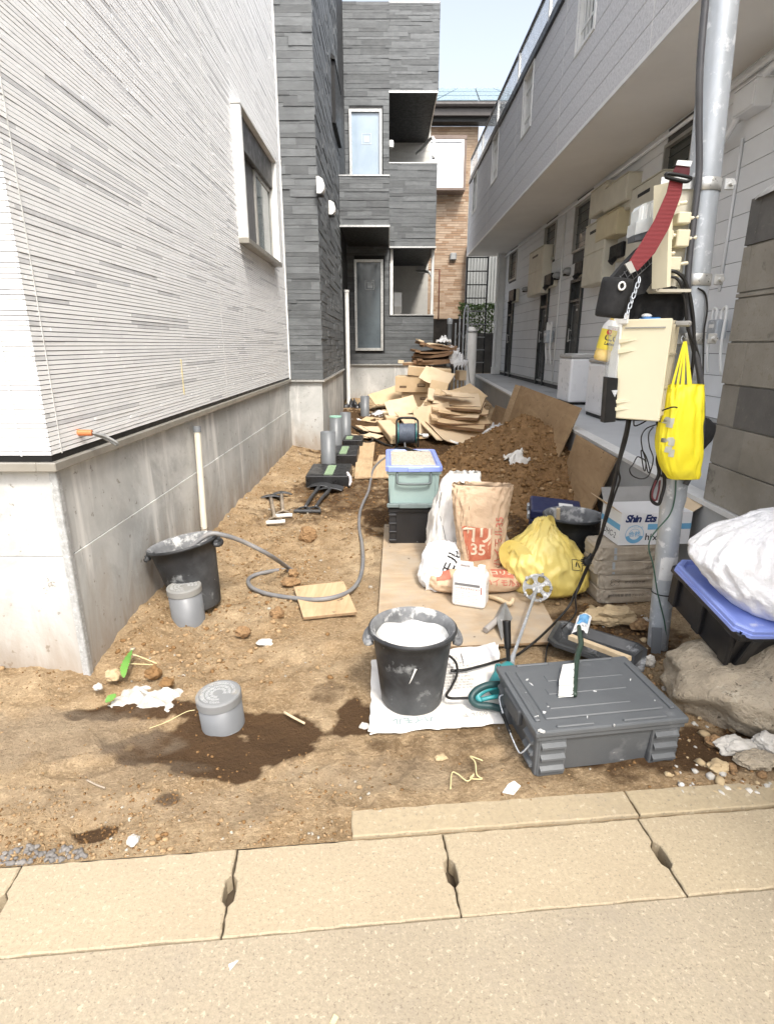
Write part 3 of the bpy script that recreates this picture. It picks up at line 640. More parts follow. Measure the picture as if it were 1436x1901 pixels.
for a, b, c, e in trans:
    mb = MB(); mb.box(3.215, 3.35, a, a + .04, c, e); mb.box(3.215, 3.35, b - .04, b, c, e); mb.box(3.215, 3.35, a + .04, b - .04, c, c + .04); mb.box(3.215, 3.35, a + .04, b - .04, e - .04, e)
    w = mb.build('window', m_sash, AP)
    mb = MB(); mb.box(3.27, 3.28, a + .04, b - .04, c + .04, e - .04)
    for k in range(1, 5): zz = c + (e - c) * k / 5; mb.box(3.262, 3.27, a + .04, b - .04, zz - .006, zz + .006)
    mb.build('pane', m_dglass, w)
mb = MB(); mb.box(3.1, 3.245, 16.75, 16.95, .6, 3.79); mb.cyl((3.04, 16.7, .6), (3.04, 16.7, 3.79), .05, None, 12); mb.box(2.98, 3.1, 16.62, 16.76, .6, .8); mb.build('end_post', m_wplast, AP)
# corridor, kerb wall, block wall
def kx(y): return 1.70 + .02 * (y - 2) if y < 3.2 else 1.724 + (y - 3.2) * .0555
KP = [(-1, kx(2)), (2, kx(2)), (3.2, kx(3.2)), (13.75, kx(13.75)), (17.3, kx(17.3))]
mb = MB(); mb.add([(x + .1, y, .585) for y, x in KP] + [(3.3, 17.3, .585), (3.3, -1, .585)], [tuple(range(7))]); struct(mb.build('corridor_floor', m_pave))
mb = MB(); mb.box(1.9, 9, 17.31, 30, -.3, .56); struct(mb.build('back_ground', m_soil))
mb = MB()
for (ya, xa), (yb, xb) in zip(KP, KP[1:]): mb.quadbox([(xa, ya, -.3), (xa, yb, -.3) if xa == xb else (xb, yb, -.3), (xb + .14, yb, -.3), (xa + .14, ya, -.3)], .865, Vector((0, 0, 1)))
KW = solo(mb, 'retaining_wall', m_conc2, 'low smooth concrete retaining wall that edges the raised corridor on its left', 'retaining wall')
mb = MB()
for (ya, xa), (yb, xb) in zip(KP, KP[1:]): mb.quadbox([(xa - .012, ya, .568), (xb - .012, yb, .568), (xb + .10, yb, .568), (xa + .10, ya, .568)], .026, Vector((0, 0, 1)))
WM_KW = KW; mb.build('edge_cap', mat('white_cap', (.72, .72, .70), (.62, .62, .6), 8, .45, .2), KW)
mblk = [mat('block_brown', (.29, .27, .23), (.205, .188, .155), 3, .92, bump=.8, bsc=90, spots=(((.22, .195, .15), 40, .58, .1), ((.05, .045, .037), 5, .6, .15), ((.40, .385, .35), 8, .68, .05))),
        mat('block_dark', (.135, .13, .12), (.085, .082, .077), 3, .92, bump=.8, bsc=90, spots=(((.16, .15, .13), 40, .6, .1),)), mat('block_grey', (.26, .245, .21), (.18, .165, .14), 3, .92, bump=.8, bsc=90),
        mat('block_mortar', (.33, .315, .28), (.2, .19, .165), 9, .9), mat('mortar_cap', (.50, .49, .46), (.30, .29, .27), 12, .9, bump=.8, bsc=45)]
mb = MB(); strips(mb, (1.735, 2.98, 0), (0, -1, 0), (-1, 0, 0), 4, .59, 1.64, [.205], (.385, .395), (.006, .018), .008, (), (.7, .05, .25), 6, 3)
strips(mb, (1.735, 2.98, 0), (0, -1, 0), (-1, 0, 0), 4, 1.64, 2.06, [.21], (.385, .395), (.006, .018), .008, (), (.1, .85, .05), 7, 3)
mb.cm = 3; mb.box(1.736, 1.9, -1, 2.975, .59, 2.06); BLK = solo(mb, 'block_wall', mblk, 'old weathered concrete block wall with a rounded mortar top, at the right edge', 'block wall')
mb = MB(); mb.cs = True
def capf(u, v):
    y = 3.02 - v * 4; a = u * math.pi; e = min(1, (3.02 - y) / .12); n = noise.noise(Vector((a * 1.5, y * 6, 3))) * .012
    return (1.80 - math.cos(a) * (.10 + n) * (.55 + .45 * e), y, 2.05 + (math.sin(a) * .05 + n) * e ** .5)
mb.grid(capf, 14, 160); mb.build('mortar_top', mblk[4], BLK)
# ================================================================ fixtures on the corridor wall
XW = 3.241
def wspan(pf, pn, pt, pb, d):
    x = XW - d; pm = (pt + pb) / 2; yn, yf = Wx(pn, pm, x).y, Wx(pf, pm, x).y; ym = yn
    return x, yn, yf, D(pn, pb, yn).z, D(pn, pt, yn).z
def meter_box(pf, pn, pt, pb, d, label, split=True, group='meter boxes on the corridor wall', m=None):
    x, yn, yf, zb, zt = wspan(pf, pn, pt, pb, d); m = m or m_creamw
    t = thing('meter_box', label, 'meter box', (XW, (yn + yf) / 2, zb), group=group)
    mb = MB(); mb.box(x + .012, XW, yn, yf, zb, zt, .006); mb.box(x - .004, XW, yn - .008, yf + .008, zt, zt + .012, .003); mb.build('case', m, t)
    if split:
        zs = zb + (zt - zb) * .52
        for a, b in ((zb + .012, zs - .006), (zs + .006, zt - .012)):
            mb = MB(); mb.box(x, x + .014, yn + .012, yf - .012, a, b, .004); mb.box(x - .006, x, yn + .04, yn + .055, a + (b - a) * .45, a + (b - a) * .58); dd = mb.build('door', m, t)
        mb = MB(); mb.box(x - .003, x, yn + (yf - yn) * .35, yn + (yf - yn) * .75, zt - .14, zt - .10); mb.build('slot', m_black, t)
    else:
        mb = MB(); mb.box(x, x + .014, yn + .012, yf - .012, zb + .012, zt - .012, .004); mb.build('door', m, t)
    return t
meter_box(1084, 1120, 400, 524, .19, 'tall cream two door meter box right of the second transom window')
meter_box(1168, 1221, 316, 470, .19, 'tall cream meter box behind the clear lidded tub, nearest on the wall')
meter_box(981, 1006, 455, 544, .19, 'tall cream meter box between the far doors, smallest in the photo')
meter_box(1096, 1123, 336, 389, .16, 'small square cream junction box under the soffit, left of its twin', False)
meter_box(1123, 1162, 320, 371, .19, 'small square cream junction box under the soffit, right of its twin', False)
meter_box(1146, 1170, 334, 385, .12, 'slim cream junction box left of the nearest tall meter box', False)
meter_box(1107, 1144, 386, 434, .20, 'bright yellowish cream box standing out from the wall above a black lamp', False, m=mat('cream_box_bright', (.60, .52, .33), (.54, .46, .29), 4, .4))
meter_box(1362, 1400, 142, 196, .16, 'grey junction box under the soffit at top right, beside the pole', False, m=m_board)
def wall_lamp(pf, pn, pt, pb, label):
    x, yn, yf, zb, zt = wspan(pf, pn, pt, pb, .14)
    t = thing('wall_lamp', label, 'wall lamp', (XW, yn, zb), group='lamps on the corridor wall')
    mb = MB(); mb.box(x + .06, XW, yn, yf, zb, zt, .01); mb.build('back_box', m_creamw, t)
    mb = MB(); mb.box(x, x + .06, yn - .004, yf + .01, zb + .02, zt, .015); mb.cyl((x + .01, (yn + yf) / 2, zb + .03), (x - .05, (yn + yf) / 2, zb - .03), .035, .045, 12); mb.build('lamp_head', m_black, t)
wall_lamp(1066, 1080, 482, 510, 'black lamp over the dark door left of the tall meter box')
wall_lamp(1010, 1022, 506, 531, 'black lamp over the middle dark door, between two grey vent caps')
wall_lamp(944, 953, 536, 560, 'black lamp over the farthest door')
wall_lamp(1131, 1153, 447, 479, 'black lamp under the bright cream box')
def vent_cap(px, py, r, label):
    q = Wx(px, py, XW - .07); mb = MB(); mb.cs = True
    M = place((XW, q.y, q.z), 0, 0, R(-90))
    mb.lathe([(r, 0), (r, .02), (r * .95, .06), (r * .7, .1), (r * .3, .125), (.001, .13)], 16, M); mb.cm = 1; mb.cs = False
    mb.box(XW - .11, XW - .01, q.y - r * .5, q.y + r * .5, q.z - r * 1.05, q.z - r * .6)
    solo(mb, 'vent_cap', [m_steeld, m_black], label, 'vent cap', 'vent caps on the corridor wall', (XW, q.y, q.z))
for a in ((1031, 512, .07, 'grey vent cap left of the slim white wall pipe'), (1050, 504, .07, 'grey vent cap right of the slim white wall pipe'), (973, 537, .06, 'grey vent cap left of the smallest tall meter box'), (1130, 475, .08, 'grey vent cap lower left of the lamp under the bright cream box'), (1159, 462, .08, 'grey vent cap right of the lamp under the bright cream box')): vent_cap(*a)
def gas_meter(px, py, x, s, label):
    q = Wx(px, py, x); t = thing('gas_meter', label, 'gas meter', (x, q.y, q.z - .12), group='gas meters on the corridor wall')
    mb = MB(); mb.box(x - .07 * s, x + .07 * s, q.y - .10 * s, q.y + .10 * s, q.z - .11 * s, q.z + .11 * s, .02 * s, seg=2); mb.cm = 1; mb.box(x - .073 * s, x - .069 * s, q.y - .05 * s, q.y + .05 * s, q.z + .02 * s, q.z + .06 * s); mb.build('body', [m_steel, m_wplast], t)
    for k in (-1, 1):
        mb = MB(); yy = q.y + k * .05 * s; mb.tube([(x, yy, q.z + .1 * s), (x, yy, q.z + .2 * s), (x, yy + k * .04 * s, q.z + .24 * s), (x, yy + k * .09 * s, q.z + .2 * s), (x, yy + k * .09 * s, q.z - .2 * s), (x + .04, yy + k * .09 * s, q.z - .5 * s)], .016 * s, 8); mb.build('pipe', m_wplast, t)
gas_meter(1018, 625, 3.12, 1.05, 'pale gas meter with looping white pipes beside the middle door'); gas_meter(1330, 612, 3.10, .8, 'grey gas meter with looping pipes between the pole and the block wall')
mb = MB(); mb.tube([(3.21, 5.0, 3.70), (3.21, 17.2, 3.70)], .022, 8, spline=False); solo(mb, 'conduit', m_board, 'upper grey conduit running along the whole wall just under the soffit', 'conduit')
q0 = Wx(1392, 190, 3.2); mb = MB(); mb.tube([(3.17, 4.6, 3.62), (3.15, q0.y - .45, 3.60), (3.14, q0.y - .1, 3.50), (3.12, q0.y + .15, 3.25), (3.14, q0.y + .35, 3.22), (3.2, q0.y + .5, 3.4)], .028, 8); solo(mb, 'conduit', m_board, 'thick grey flexible conduit looping under the junction box at top right', 'conduit')
q1 = Wx(1384, 215, 3.22); q2 = Wx(1340, 560, 3.22); mb = MB(); mb.tube([(3.222, q1.y, 3.2), (3.222, q1.y, 1.9)], .014, 8, spline=False); solo(mb, 'wall_pipe', m_board, 'slim grey upright pipe on the wall between the pole and the block wall', 'pipe')
q1 = Wx(1047, 430, 3.22); mb = MB(); mb.tube([(3.222, q1.y, 3.7), (3.222, q1.y, .7)], .014, 8, spline=False); solo(mb, 'wall_pipe', m_wplast, 'slim white upright pipe on the wall left of the dark second door', 'pipe')
m_appl = mat('appliance_white', (.88, .88, .885), (.84, .84, .85), 3, .35)
def washer(x0, x1, y0, y1, z1, label):
    t = thing('washing_machine', label, 'washing machine', ((x0 + x1) / 2, (y0 + y1) / 2, .587), group='washing machines in the corridor')
    mb = MB(); mb.box(x0, x1, y0, y1, .62, z1 - .05, .03, seg=2); mb.build('body', m_appl, t)
    mb = MB(); mb.box(x0 - .005, x1 + .005, y0 - .005, y1 + .005, z1 - .05, z1, .02, seg=2); mb.build('top', mat('washer_top', (.46, .45, .43), None, 5, .5), t)
    mb = MB(); mb.box(x0 + .06, x1 - .12, y0 + .05, y1 - .05, z1, z1 + .012, .005); mb.build('lid', m_wplast, t)
    mb = MB(); mb.box(x0 + .02, x1 - .02, y0 + .02, y1 - .02, .588, .625); mb.build('base', m_black, t)
    mb = MB(); mb.box(x0 + .25, x0 + .36, y0 - .003, y0 + .001, z1 - .2, z1 - .16); mb.build('badge', m_steel, t)
washer(2.55, 3.12, 8.1, 8.68, 1.27, 'white washing machine on the left, farther from the cream cabinet'); washer(2.41, 2.96, 6.36, 7.0, 1.25, 'white washing machine on the right, half hidden by the cream cabinet')
# ================================================================ far end of the passage
t = thing('gas_cylinder', 'tall white gas cylinder with a strap, beyond the cardboard pile', 'gas cylinder', (1.86, 13.1, .2))
mb = MB(); mb.cs = True; mb.lathe([(.11, .2), (.125, .24), (.128, .5), (.128, 1.62), (.11, 1.72), (.06, 1.78), (.001, 1.79)], 24, Matrix.Translation((1.86, 13.1, 0))); mb.build('body', m_wplast, t)
mb = MB(); mb.lathe([(.131, 0), (.133, .02), (.131, .04)], 24, Matrix.Translation((1.86, 13.1, 1.66))); mb.tube([(1.78, 12.96, 1.1), (1.83, 12.95, .7), (1.92, 12.9, .22)], .008, 6); mb.build('strap', m_steeld, t)
mb = MB(); mb.cyl((1.86, 13.1, 1.78), (1.86, 13.1, 1.86), .02, .02, 10); mb.cyl((1.82, 13.1, 1.85), (1.9, 13.1, 1.85), .014, .014, 8); mb.build('valve', m_steeld, t)
t = thing('folding_gate', 'folded metal gate of upright tubes beside the white gas cylinder', 'gate', (1.62, 13.0, .2))
for k in range(4):
    x = 1.50 + k * .085; h = (1.86, 2.0, 2.05, 2.22)[k]
    mb = MB(); mb.cyl((x, 13.0, .2), (x, 13.0, h), .016, .016, 10); mb.build('upright', m_steel, t)
mb = MB()
for z in (.6, 1.05, 1.5): mb = MB(); mb.tube([(1.5, 12.98, z), (1.59, 12.98, z + .22), (1.67, 12.98, z), (1.755, 12.98, z + .22)], .009, 6, spline=False); mb.build('brace', m_steeld, t)
mb = MB()
mb.tube([(1.67, 13, 2.0), (1.68, 13, 2.12), (1.72, 13, 2.22), (1.75, 13, 2.2)], .015, 8); mb.build('bent_top', m_steel, t)
t = thing('pipe_post', 'grey capped pipe post in front of the dark garden wall', 'pipe', (1.42, 13.3, .15)); mb = MB(); mb.cyl((1.40, 13.3, .15), (1.40, 13.3, 1.9), .05, .05, 16); mb.build('pipe', m_pvc, t); mb = MB(); mb.lathe([(.06, -.08), (.06, .02), (.045, .04), (.001, .045)], 16, Matrix.Translation((1.40, 13.3, 1.93))); mb.build('cap', m_steel, t)
mb = MB(); mb.box(1.06, 2.24, 17.6, 17.75, .1, 2.1); mb.box(1.04, 2.26, 17.58, 17.77, 2.1, 2.14); solo(mb, 'garden_wall', mat('dark_garden_wall', (.06, .05, .043), (.04, .035, .03), 4, .9), 'dark low wall beyond the folded gate, with tan brick above it', 'wall')
mb = MB(); q = D(816, 520, 17.4); mb.tube([(q.x + .0, 17.5, 2.1), (q.x, 17.5, q.z + .3), (q.x - .4, 17.6, q.z + .3)], .018, 6, spline=False); solo(mb, 'copper_pipe', mat('rust_red', (.22, .07, .04), None, 8, .6), 'thin rust red bent pipe standing on the dark garden wall', 'pipe')
t = thing('steel_ladder', 'black steel ladder frame standing at the far end of the corridor', 'ladder', (2.57, 17.45, .58))
for x in (2.285, 2.87): mb = MB(); mb.cyl((x, 17.45, .57), (x, 17.45, 3.84), .022, .022, 8); mb.build('rail', m_black, t)
for k in range(9): z = 3.78 - k * .36; mb = MB(); mb.cyl((2.28, 17.43, z), (2.875, 17.43, z), .016, .016, 8); mb.build('rung', m_black if k < 4 else m_steeld, t)
mb = MB(); mb.box(2.2, 4.2, 18.2, 18.4, .4, 1.75); solo(mb, 'block_wall', mblk[1], 'dark low block wall under the green hedge at the far end', 'block wall')
mb = MB(); mb.box(2.7, 5, 20.6, 24, .4, 4.6); mb.cm = 0
for k in range(22): mb.box(2.72 + k * .1, 2.77 + k * .1, 20.56, 20.6, .5, 4.5)
solo(mb, 'grey_shed', mat('corrugated_grey', (.27, .28, .275), (.2, .21, .205), 1, .6), 'grey corrugated shed wall behind the green hedge', 'shed')
t = thing('hedge', 'clipped green hedge on the dark wall behind the steel ladder', 'hedge', (2.85, 18.75, .5))
m_leaf = mat('hedge_leaf', (.085, .15, .03), (.04, .085, .018), 12, .6); m_leaf2 = mat('hedge_leaf_light', (.15, .24, .05), (.09, .16, .03), 12, .6)
mb = MB(); r = random.Random(4)
for k in range(2600):
    x = r.uniform(2.25, 3.6); y = r.uniform(18.45, 19.2); zt = 2.62 + .18 * noise.noise(Vector((x * 3, y * 2, 0))); z = zt - (zt - 1.3) * r.random() ** 1.6
    a = Euler((r.uniform(-1, 1), r.uniform(-1, 1), r.uniform(0, 6.3))).to_matrix(); s = r.uniform(.03, .06); mb.cm = 0 if r.random() < .6 else 1
    mb.add([Vector((x, y, z)) + a @ Vector(v) * s for v in ((-1, 0, 0), (0, -.5, .1), (1, 0, 0), (0, .5, .1))], [(0, 1, 2, 3)])
mb.build('foliage', [m_leaf, m_leaf2], t)
for x in (2.5, 2.9, 3.3): mb = MB(); mb.tube([(x, 18.8, .5), (x + .03, 18.82, 1.3), (x - .02, 18.8, 2.2)], lambda u: .03 - .018 * u, 6); mb.build('stem', mat('bark', (.08, .06, .04), None, 9, .9), t)
# ================================================================ buckets
m_buck = mat('bucket_rubber', (.014, .0145, .016), (.03, .031, .033), 3, .55, spots=(((.085, .09, .095), 2.5, .42, .3), ((.30, .31, .31), 9, .60, .16), ((.5, .5, .49), 26, .69, .03)), spec=.4)
m_buckin = mat('bucket_inside', (.20, .205, .21), (.09, .092, .096), 7, .75, spots=(((.46, .46, .45), 12, .52, .1),))
m_mortar = mat('wet_mortar', (.80, .79, .76), (.70, .69, .66), 9, .5, bump=.5, bsc=22, bdist=.012)
m_smear = mat('dried_mortar', (.62, .62, .6), (.4, .4, .4), 20, .9, bump=.6, bsc=60)
def bucket(M, h, Rr, r, label, fill=None, grp='black rubber mixing buckets'):
    t = thing('mixing_bucket', label, 'bucket', M.to_translation(), *[M.to_euler()[i] for i in (2, 0, 1)], group=grp)
    M = WM[t.name]
    mb = MB(); mb.cs = True; k = 5
    out = [(r * .96, 0), (r, .008)] + [(r + (Rr - r) * i / k, h * .97 * i / k + .008) for i in range(1, k + 1)] + [(Rr + .012, h - .012), (Rr + .016, h), (Rr + .008, h + .007)]
    mb.lathe(out, 48, M, True, False); mb.cm = 1
    mb.lathe([(Rr + .008, h + .007), (Rr - .006, h), (Rr - .008, h - .02)] + [(r - .006 + (Rr - r) * i / k, h * i / k) for i in range(k - 1, 0, -1)] + [(r - .01, .012), (.001, .012)], 48, M, False, False)
    mb.build('body', [m_buck, m_buckin], t)
    for s in (-1, 1):
        mb = MB(); q = [(s * (Rr - .002), -.052, h - .034), (s * (Rr + .018), -.046, h - .042), (s * (Rr + .026), 0, h - .046), (s * (Rr + .018), .046, h - .042), (s * (Rr - .002), .052, h - .034)]
        mb.tube([M @ Vector(p) for p in q], .013, 10); mb.cbox((s * (Rr + .006), 0, h - .03), (.035, .095, .03), .008, M); mb.build('handle', m_buckin if fill else m_buck, t)
    if fill:
        rf = r + (Rr - r) * fill - .008; mb = MB(); mb.cs = True
        mb.grid(lambda u, v: (max(.0005, v) * rf * math.cos(u * 6.28318), v * rf * math.sin(u * 6.28318), h * fill + .007 * noise.noise(Vector((v * math.cos(u * 6.283) * 2.6, v * math.sin(u * 6.283) * 2.6, 4))) + (.012 * sst(.8, 1, v)) + .003 * noise.noise(Vector((v * math.cos(u * 6.283) * 9, v * math.sin(u * 6.283) * 9, 1)))), 64, 24, M, wrap=True)
        mb.build('mortar', m_mortar, t)
        mb = MB(); mb.cs = True
        def sm(u, v):
            A = u * 6.28318; n = .5 + .5 * noise.noise(Vector((math.cos(A) * 2, math.sin(A) * 2, 7))); z = h * (fill + v * (.06 + .13 * n)); rr = r + (Rr - r) * z / h - .0085 - .003 * (1 - v)
            return (rr * math.cos(A), rr * math.sin(A), z)
        mb.grid(sm, 64, 4, M, wrap=True); mb.build('mortar_smear', m_smear, t)
    return t
B1 = bucket(place((.100, 1.99, .025)), .32, .158, .122, 'black rubber bucket of wet white mortar standing on a flattened white cement bag', .74)
mb = MB(); mb.tube([(.083, 1.8535, .18), (.092, 1.849, .205), (.103, 1.8435, .24), (.106, 1.842, .25)], lambda u: .0015 + .004 * u, 6); mb.build('mortar_drip', m_mortar, B1)
bucket(place((-1.035, 2.86, .015), .15, R(-4), R(-10)), .37, .172, .118, 'empty black rubber bucket leaning against the concrete foundation, grey hose over its rim')
t = bucket(place((1.16, 3.37, .0)), .385, .172, .125, 'dusty black bucket behind the yellow plastic bag, a stick inside')
mb = MB(); mb.cyl((1.10, 3.42, .05), (1.07, 3.40, .42), .012, .012, 10); solo(mb, 'wooden_stick', mat('pale_wood', (.62, .50, .33), (.52, .40, .25), 9, .7, stretch=(2, 2, .3)), 'short pale stick standing in the dusty bucket behind the yellow bag', 'stick')
m_pale = bpy.data.materials['pale_wood']

# ================================================================ plywood
def wood(name, c1, c2, axis=(1, 14, 14), sc=2.2, dirt=None):
    m, nt, p, co = base(name)
    f = tex(nt, co, sc, 7, .6, axis, 1.6); g = tex(nt, co, 3.0, 6, .65)
    col = mixc(nt, ramp(nt, f, .35, .65), c1, c2); col = mixc(nt, ramp(nt, g, .5, .72, 0, .6), col, tuple(x * .6 for x in c2))
    if dirt: col = mixc(nt, ramp(nt, tex(nt, co, 4, 8, .75), .42, .64, 0, .9), col, dirt)
    col = mixc(nt, ramp(nt, tex(nt, co, 16, 3, .5), .69, .73, 0, .8), col, (.10, .06, .03))
    nt.links.new(col, p.inputs['Base Color']); p.inputs['Roughness'].default_value = .75; setbump(nt, p, f, .15, .003); return m
m_ply = wood('plywood_floor', (.46, .355, .24), (.36, .265, .17), (1, 3.2, 3.2), 2.0, (.37, .315, .245))
m_ply2 = wood('plywood_pale', (.55, .40, .24), (.44, .30, .165), (9, 1, 9), 2.2)
m_ply3 = wood('plywood_board', (.37, .25, .135), (.27, .17, .085), (5, 1.2, 5), 1.5)
m_edge = mat('plywood_edge', (.30, .20, .11), (.2, .13, .07), 30, .8)
def board(q, t, label, m, cat='plywood', name='plywood_sheet', grp=None):
    mb = MB(); mb.quadbox(q, t); mb.m = [0, 0, 1, 1, 1, 1]
    c = sum((Vector(p) for p in q), Vector()) / 4; c.z = min(Vector(p).z for p in q)
    return solo(mb, name, [m, m_edge], label, cat, grp, c)
board([(-.052, 2.355, .022), (.845, 2.43, .022), (.90, 4.22, .026), (-.02, 4.27, .026)], .012, 'large stained plywood sheet flat on the soil under the cement bags', m_ply, grp='plywood sheets')
board([(-.437, 2.68, .020), (-.16, 2.742, .02), (-.262, 3.145, .022), (-.548, 3.068, .022)], .014, 'small square plywood offcut lying on the soil under the grey hose', m_ply2, grp='plywood sheets')
board([(-.345, 5.86, .03), (-.17, 5.90, .03), (-.175, 8.2, .03), (-.43, 8.22, .03)], .014, 'long narrow plywood strip flat on the soil right of the black plastic boxes', m_ply2, grp='plywood sheets')
board([(-.17, 5.9, .026), (.30, 5.95, .026), (.27, 7.2, .03), (-.10, 7.2, .03)], .014, 'wide plywood piece on the soil behind the teal container', m_ply2, grp='plywood sheets')
T1, T2 = Wx(968, 716, 1.97), Wx(1080, 758, 1.90)
board([(1.585, T2.y - .02, -.02), (1.74, T1.y, .05), tuple(T1), tuple(T2)], -.014, 'tallest plywood sheet leaning on the corridor wall beside the soil heap', m_ply3, grp='plywood sheets')
T3, T4 = Wx(1072, 807, 1.80), Wx(1146, 851, 1.755)
board([(1.60, T4.y + .12, -.02), (1.70, T3.y + .12, 0), tuple(T3), tuple(T4)], -.014, 'lower plywood sheet leaning in front of the tallest one, behind the blue case', m_ply3, grp='plywood sheets')
T5, T6 = Wx(921, 752, 2.0), Wx(952, 764, 1.98)
board([(1.88, T6.y, .0), (1.9, T5.y, .02), tuple(T5), tuple(T6)], -.014, 'smallest upright plywood piece at the corridor wall, nearest the cardboard', m_ply3, grp='plywood sheets')
T7, T8 = Wx(958, 714, 2.06), Wx(982, 722, 2.04)
board([(1.80, T8.y - .05, .0), (1.82, T7.y, .02), tuple(T7), tuple(T8)], -.014, 'narrow plywood strip sticking out behind the tallest leaning sheet', m_ply2, grp='plywood sheets')

# ================================================================ soil heap
mb = MB(); mb.cs = True
HC = (1.42, 6.35)
def hz(x, y):
    P = Vector((x, y, 0)); dx, dy = (x - 1.55) / .98, (y - 6.5) / (2.2 if y < 6.5 else 1.7)
    if x > 1.55: dx = (x - 1.55) / 2.0
    d = math.hypot(dx, dy) + .10 * noise.noise(P * 1.7); z = .60 * max(0, 1 - d) ** 1.08 * 1.05
    k = min(1, max(0, (1.05 - d) * 4))
    z += k * (.055 * noise.noise(P * 4) + .040 * abs(noise.noise(P * 9 + Vector((3, 3, 3)))) + .022 * noise.noise(P * 19) + .012 * noise.noise(P * 41))
    return z - .035 * (1 - k) - .012
mb.grid(lambda u, v: ((lambda x, y: (x, y, hz(x, y)))(.42 + 1.52 * u, 4.1 + 4.6 * v ** 1.15)), 130, 220)
HEAP = solo(mb, 'soil_heap', m_heap, 'waist high heap of dug brown soil against the leaning plywood', 'soil heap', org=(1.5, 6.4, 0))
scatter('heap_clods', 2200, lambda x, y: 1 if hz(x, y) > .02 else (.1 if .45 < x < 1.6 else 0), lambda r, x, y: .007 + .03 * r.random() ** 3, ((m_clodd, m_clod), lambda r, x, y: 0 if r.random() < .9 else 1), 21, lambda x, y: max(hz(x, y), -.01) , (.45, 1.85, 4.2, 8.2), 2)

# ================================================================ cloth-like and paper things
m_paper = mat('kraft_paper', (.58, .43, .29), (.46, .325, .21), 5, .75, bump=.8, bsc=9, bdist=.025)
m_paperd = mat('kraft_inside', (.20, .13, .08), None, 5, .8)
m_red = mat('brick_red_print', (.40, .105, .055), (.46, .16, .09), 25, .75)
m_redt = mat('red_print', (.52, .17, .11), None, 25, .75)
m_paperl = mat('kraft_print_gap', (.70, .54, .40), None, 8, .75)
m_woven = mat('white_woven', (.74, .72, .68), (.62, .60, .56), 5, .65, bump=.6, bsc=12, bdist=.015)
m_wfilm = mat('white_film', (.80, .80, .79), (.72, .72, .71), 4, .45, bump=.6, bsc=10, bdist=.02)
m_ytape = mat('yellow_film', (.84, .69, .24), (.78, .60, .14), 4, .38, bump=.5, bsc=13, bdist=.012, spec=.5)
m_ybag = mat('yellow_nonwoven', (.85, .74, .03), (.80, .66, .02), 4, .5, bump=.3, bsc=16, bdist=.01)
def patch(mb, quad, fn, nu=14, nv=14):     # printed panel laid on a curved surface, quad in 3D
    a, b, c, d = [Vector(p) for p in quad]; mb.grid(lambda u, v: fn(a.lerp(b, u).lerp(d.lerp(c, u), v)), nu, nv)
# standing brown bag
t = thing('cement_bag', 'open brown paper cement bag standing upright, red square with 35 on its front', 'cement bag', (.56, 3.17, .035), group='cement bags')
mb = MB(); mb.cs = True
RG = [(.036, .10, .072, 0, 0), (.12, .112, .088, 0, 0), (.25, .128, .095, -.005, .005), (.38, .142, .09, -.008, .012), (.50, .155, .078, -.012, .02), (.58, .163, .062, -.012, .03), (.62, .163, .05, -.01, .036)]
mb.blob(RG, 96, 3.4, .019, 2, 12, place((.56, 3.17, 0), R(-9)), True, False, 6); bv = mb.bvh()
mb.cm = 1; mb.blob([(.60, .150, .042, -.01, .036), (.57, .14, .038, -.01, .03), (.5, .125, .045, -.01, .02)], 60, 3.4, .008, 2, 10, place((.56, 3.17, 0), R(-9)), False, True); mb.build('bag', [m_paper, m_paperd], t)
F = lambda o: onto(bv, (0, 1, 0), o)
mb = MB(); mb.cs = True; patch(mb, [(.475, 3, .19), (.60, 3, .21), (.60, 3, .39), (.43, 3, .40)], F(.002)); mb.build('print', m_red, t)
mb = MB(); Mv = Matrix(((1, 0, 0, 0), (0, 0, 1, 2.9), (0, 1, 0, 0), (0, 0, 0, 1)))
mb.text('口リ', .10, Matrix.Translation((.515, 0, .345)) @ Mv, F(.0045), .003); mb.text('35', .088, Matrix.Translation((.525, 0, .262)) @ Mv, F(.0045), .002); mb.cm = 1
mb.text('ハイモル35', .06, Matrix.Translation((.645, 0, .31)) @ Mv @ Matrix.Rotation(R(90), 4, 'Z'), F(.004), .001); mb.cm = 2
mb.text('1', .03, Matrix.Translation((.47, 0, .50)) @ Mv, F(.004)); mb.text('セメント', .022, Matrix.Translation((.635, 0, .13)) @ Mv @ Matrix.Rotation(R(84), 4, 'Z'), F(.004))
mb.build('lettering', [m_paperl, m_redt, m_paperd], t)
# lying brown bag
t = thing('cement_bag', 'full brown paper cement bag lying flat under the upright one', 'cement bag', (.51, 3.08, .035), group='cement bags')
mb = MB(); mb.cs = True; mb.blob([(.036, .235, .12, 0, 0), (.06, .27, .155, 0, 0), (.10, .275, .16, 0, 0), (.135, .25, .135, 0, 0), (.15, .16, .08, 0, 0)], 80, 4, .012, 5, 9, place((.515, 3.10, 0), R(3))); bv = mb.bvh(); mb.build('bag', m_paper, t)
dv_ = (0, .6, -.8); F = lambda o: onto(bv, dv_, o)
mb = MB(); mb.cs = True; patch(mb, [(.28, 2.9, .2), (.36, 2.9, .2), (.36, 3.02, .2), (.28, 3.02, .2)], F(.002)); patch(mb, [(.60, 2.92, .2), (.72, 2.92, .2), (.72, 3.02, .2), (.60, 3.02, .2)], F(.002), 12, 12); mb.build('print', m_redt, t)
mb = MB(); mb.text('口リ35', .05, Matrix.Translation((.66, 2.965, .2)), F(.004), .0015); mb.cm = 1; mb.text('ハイモル35', .045, Matrix.Translation((.66, 2.88, .2)), F(.004), .001); mb.build('lettering', [m_paperl, m_redt], t)
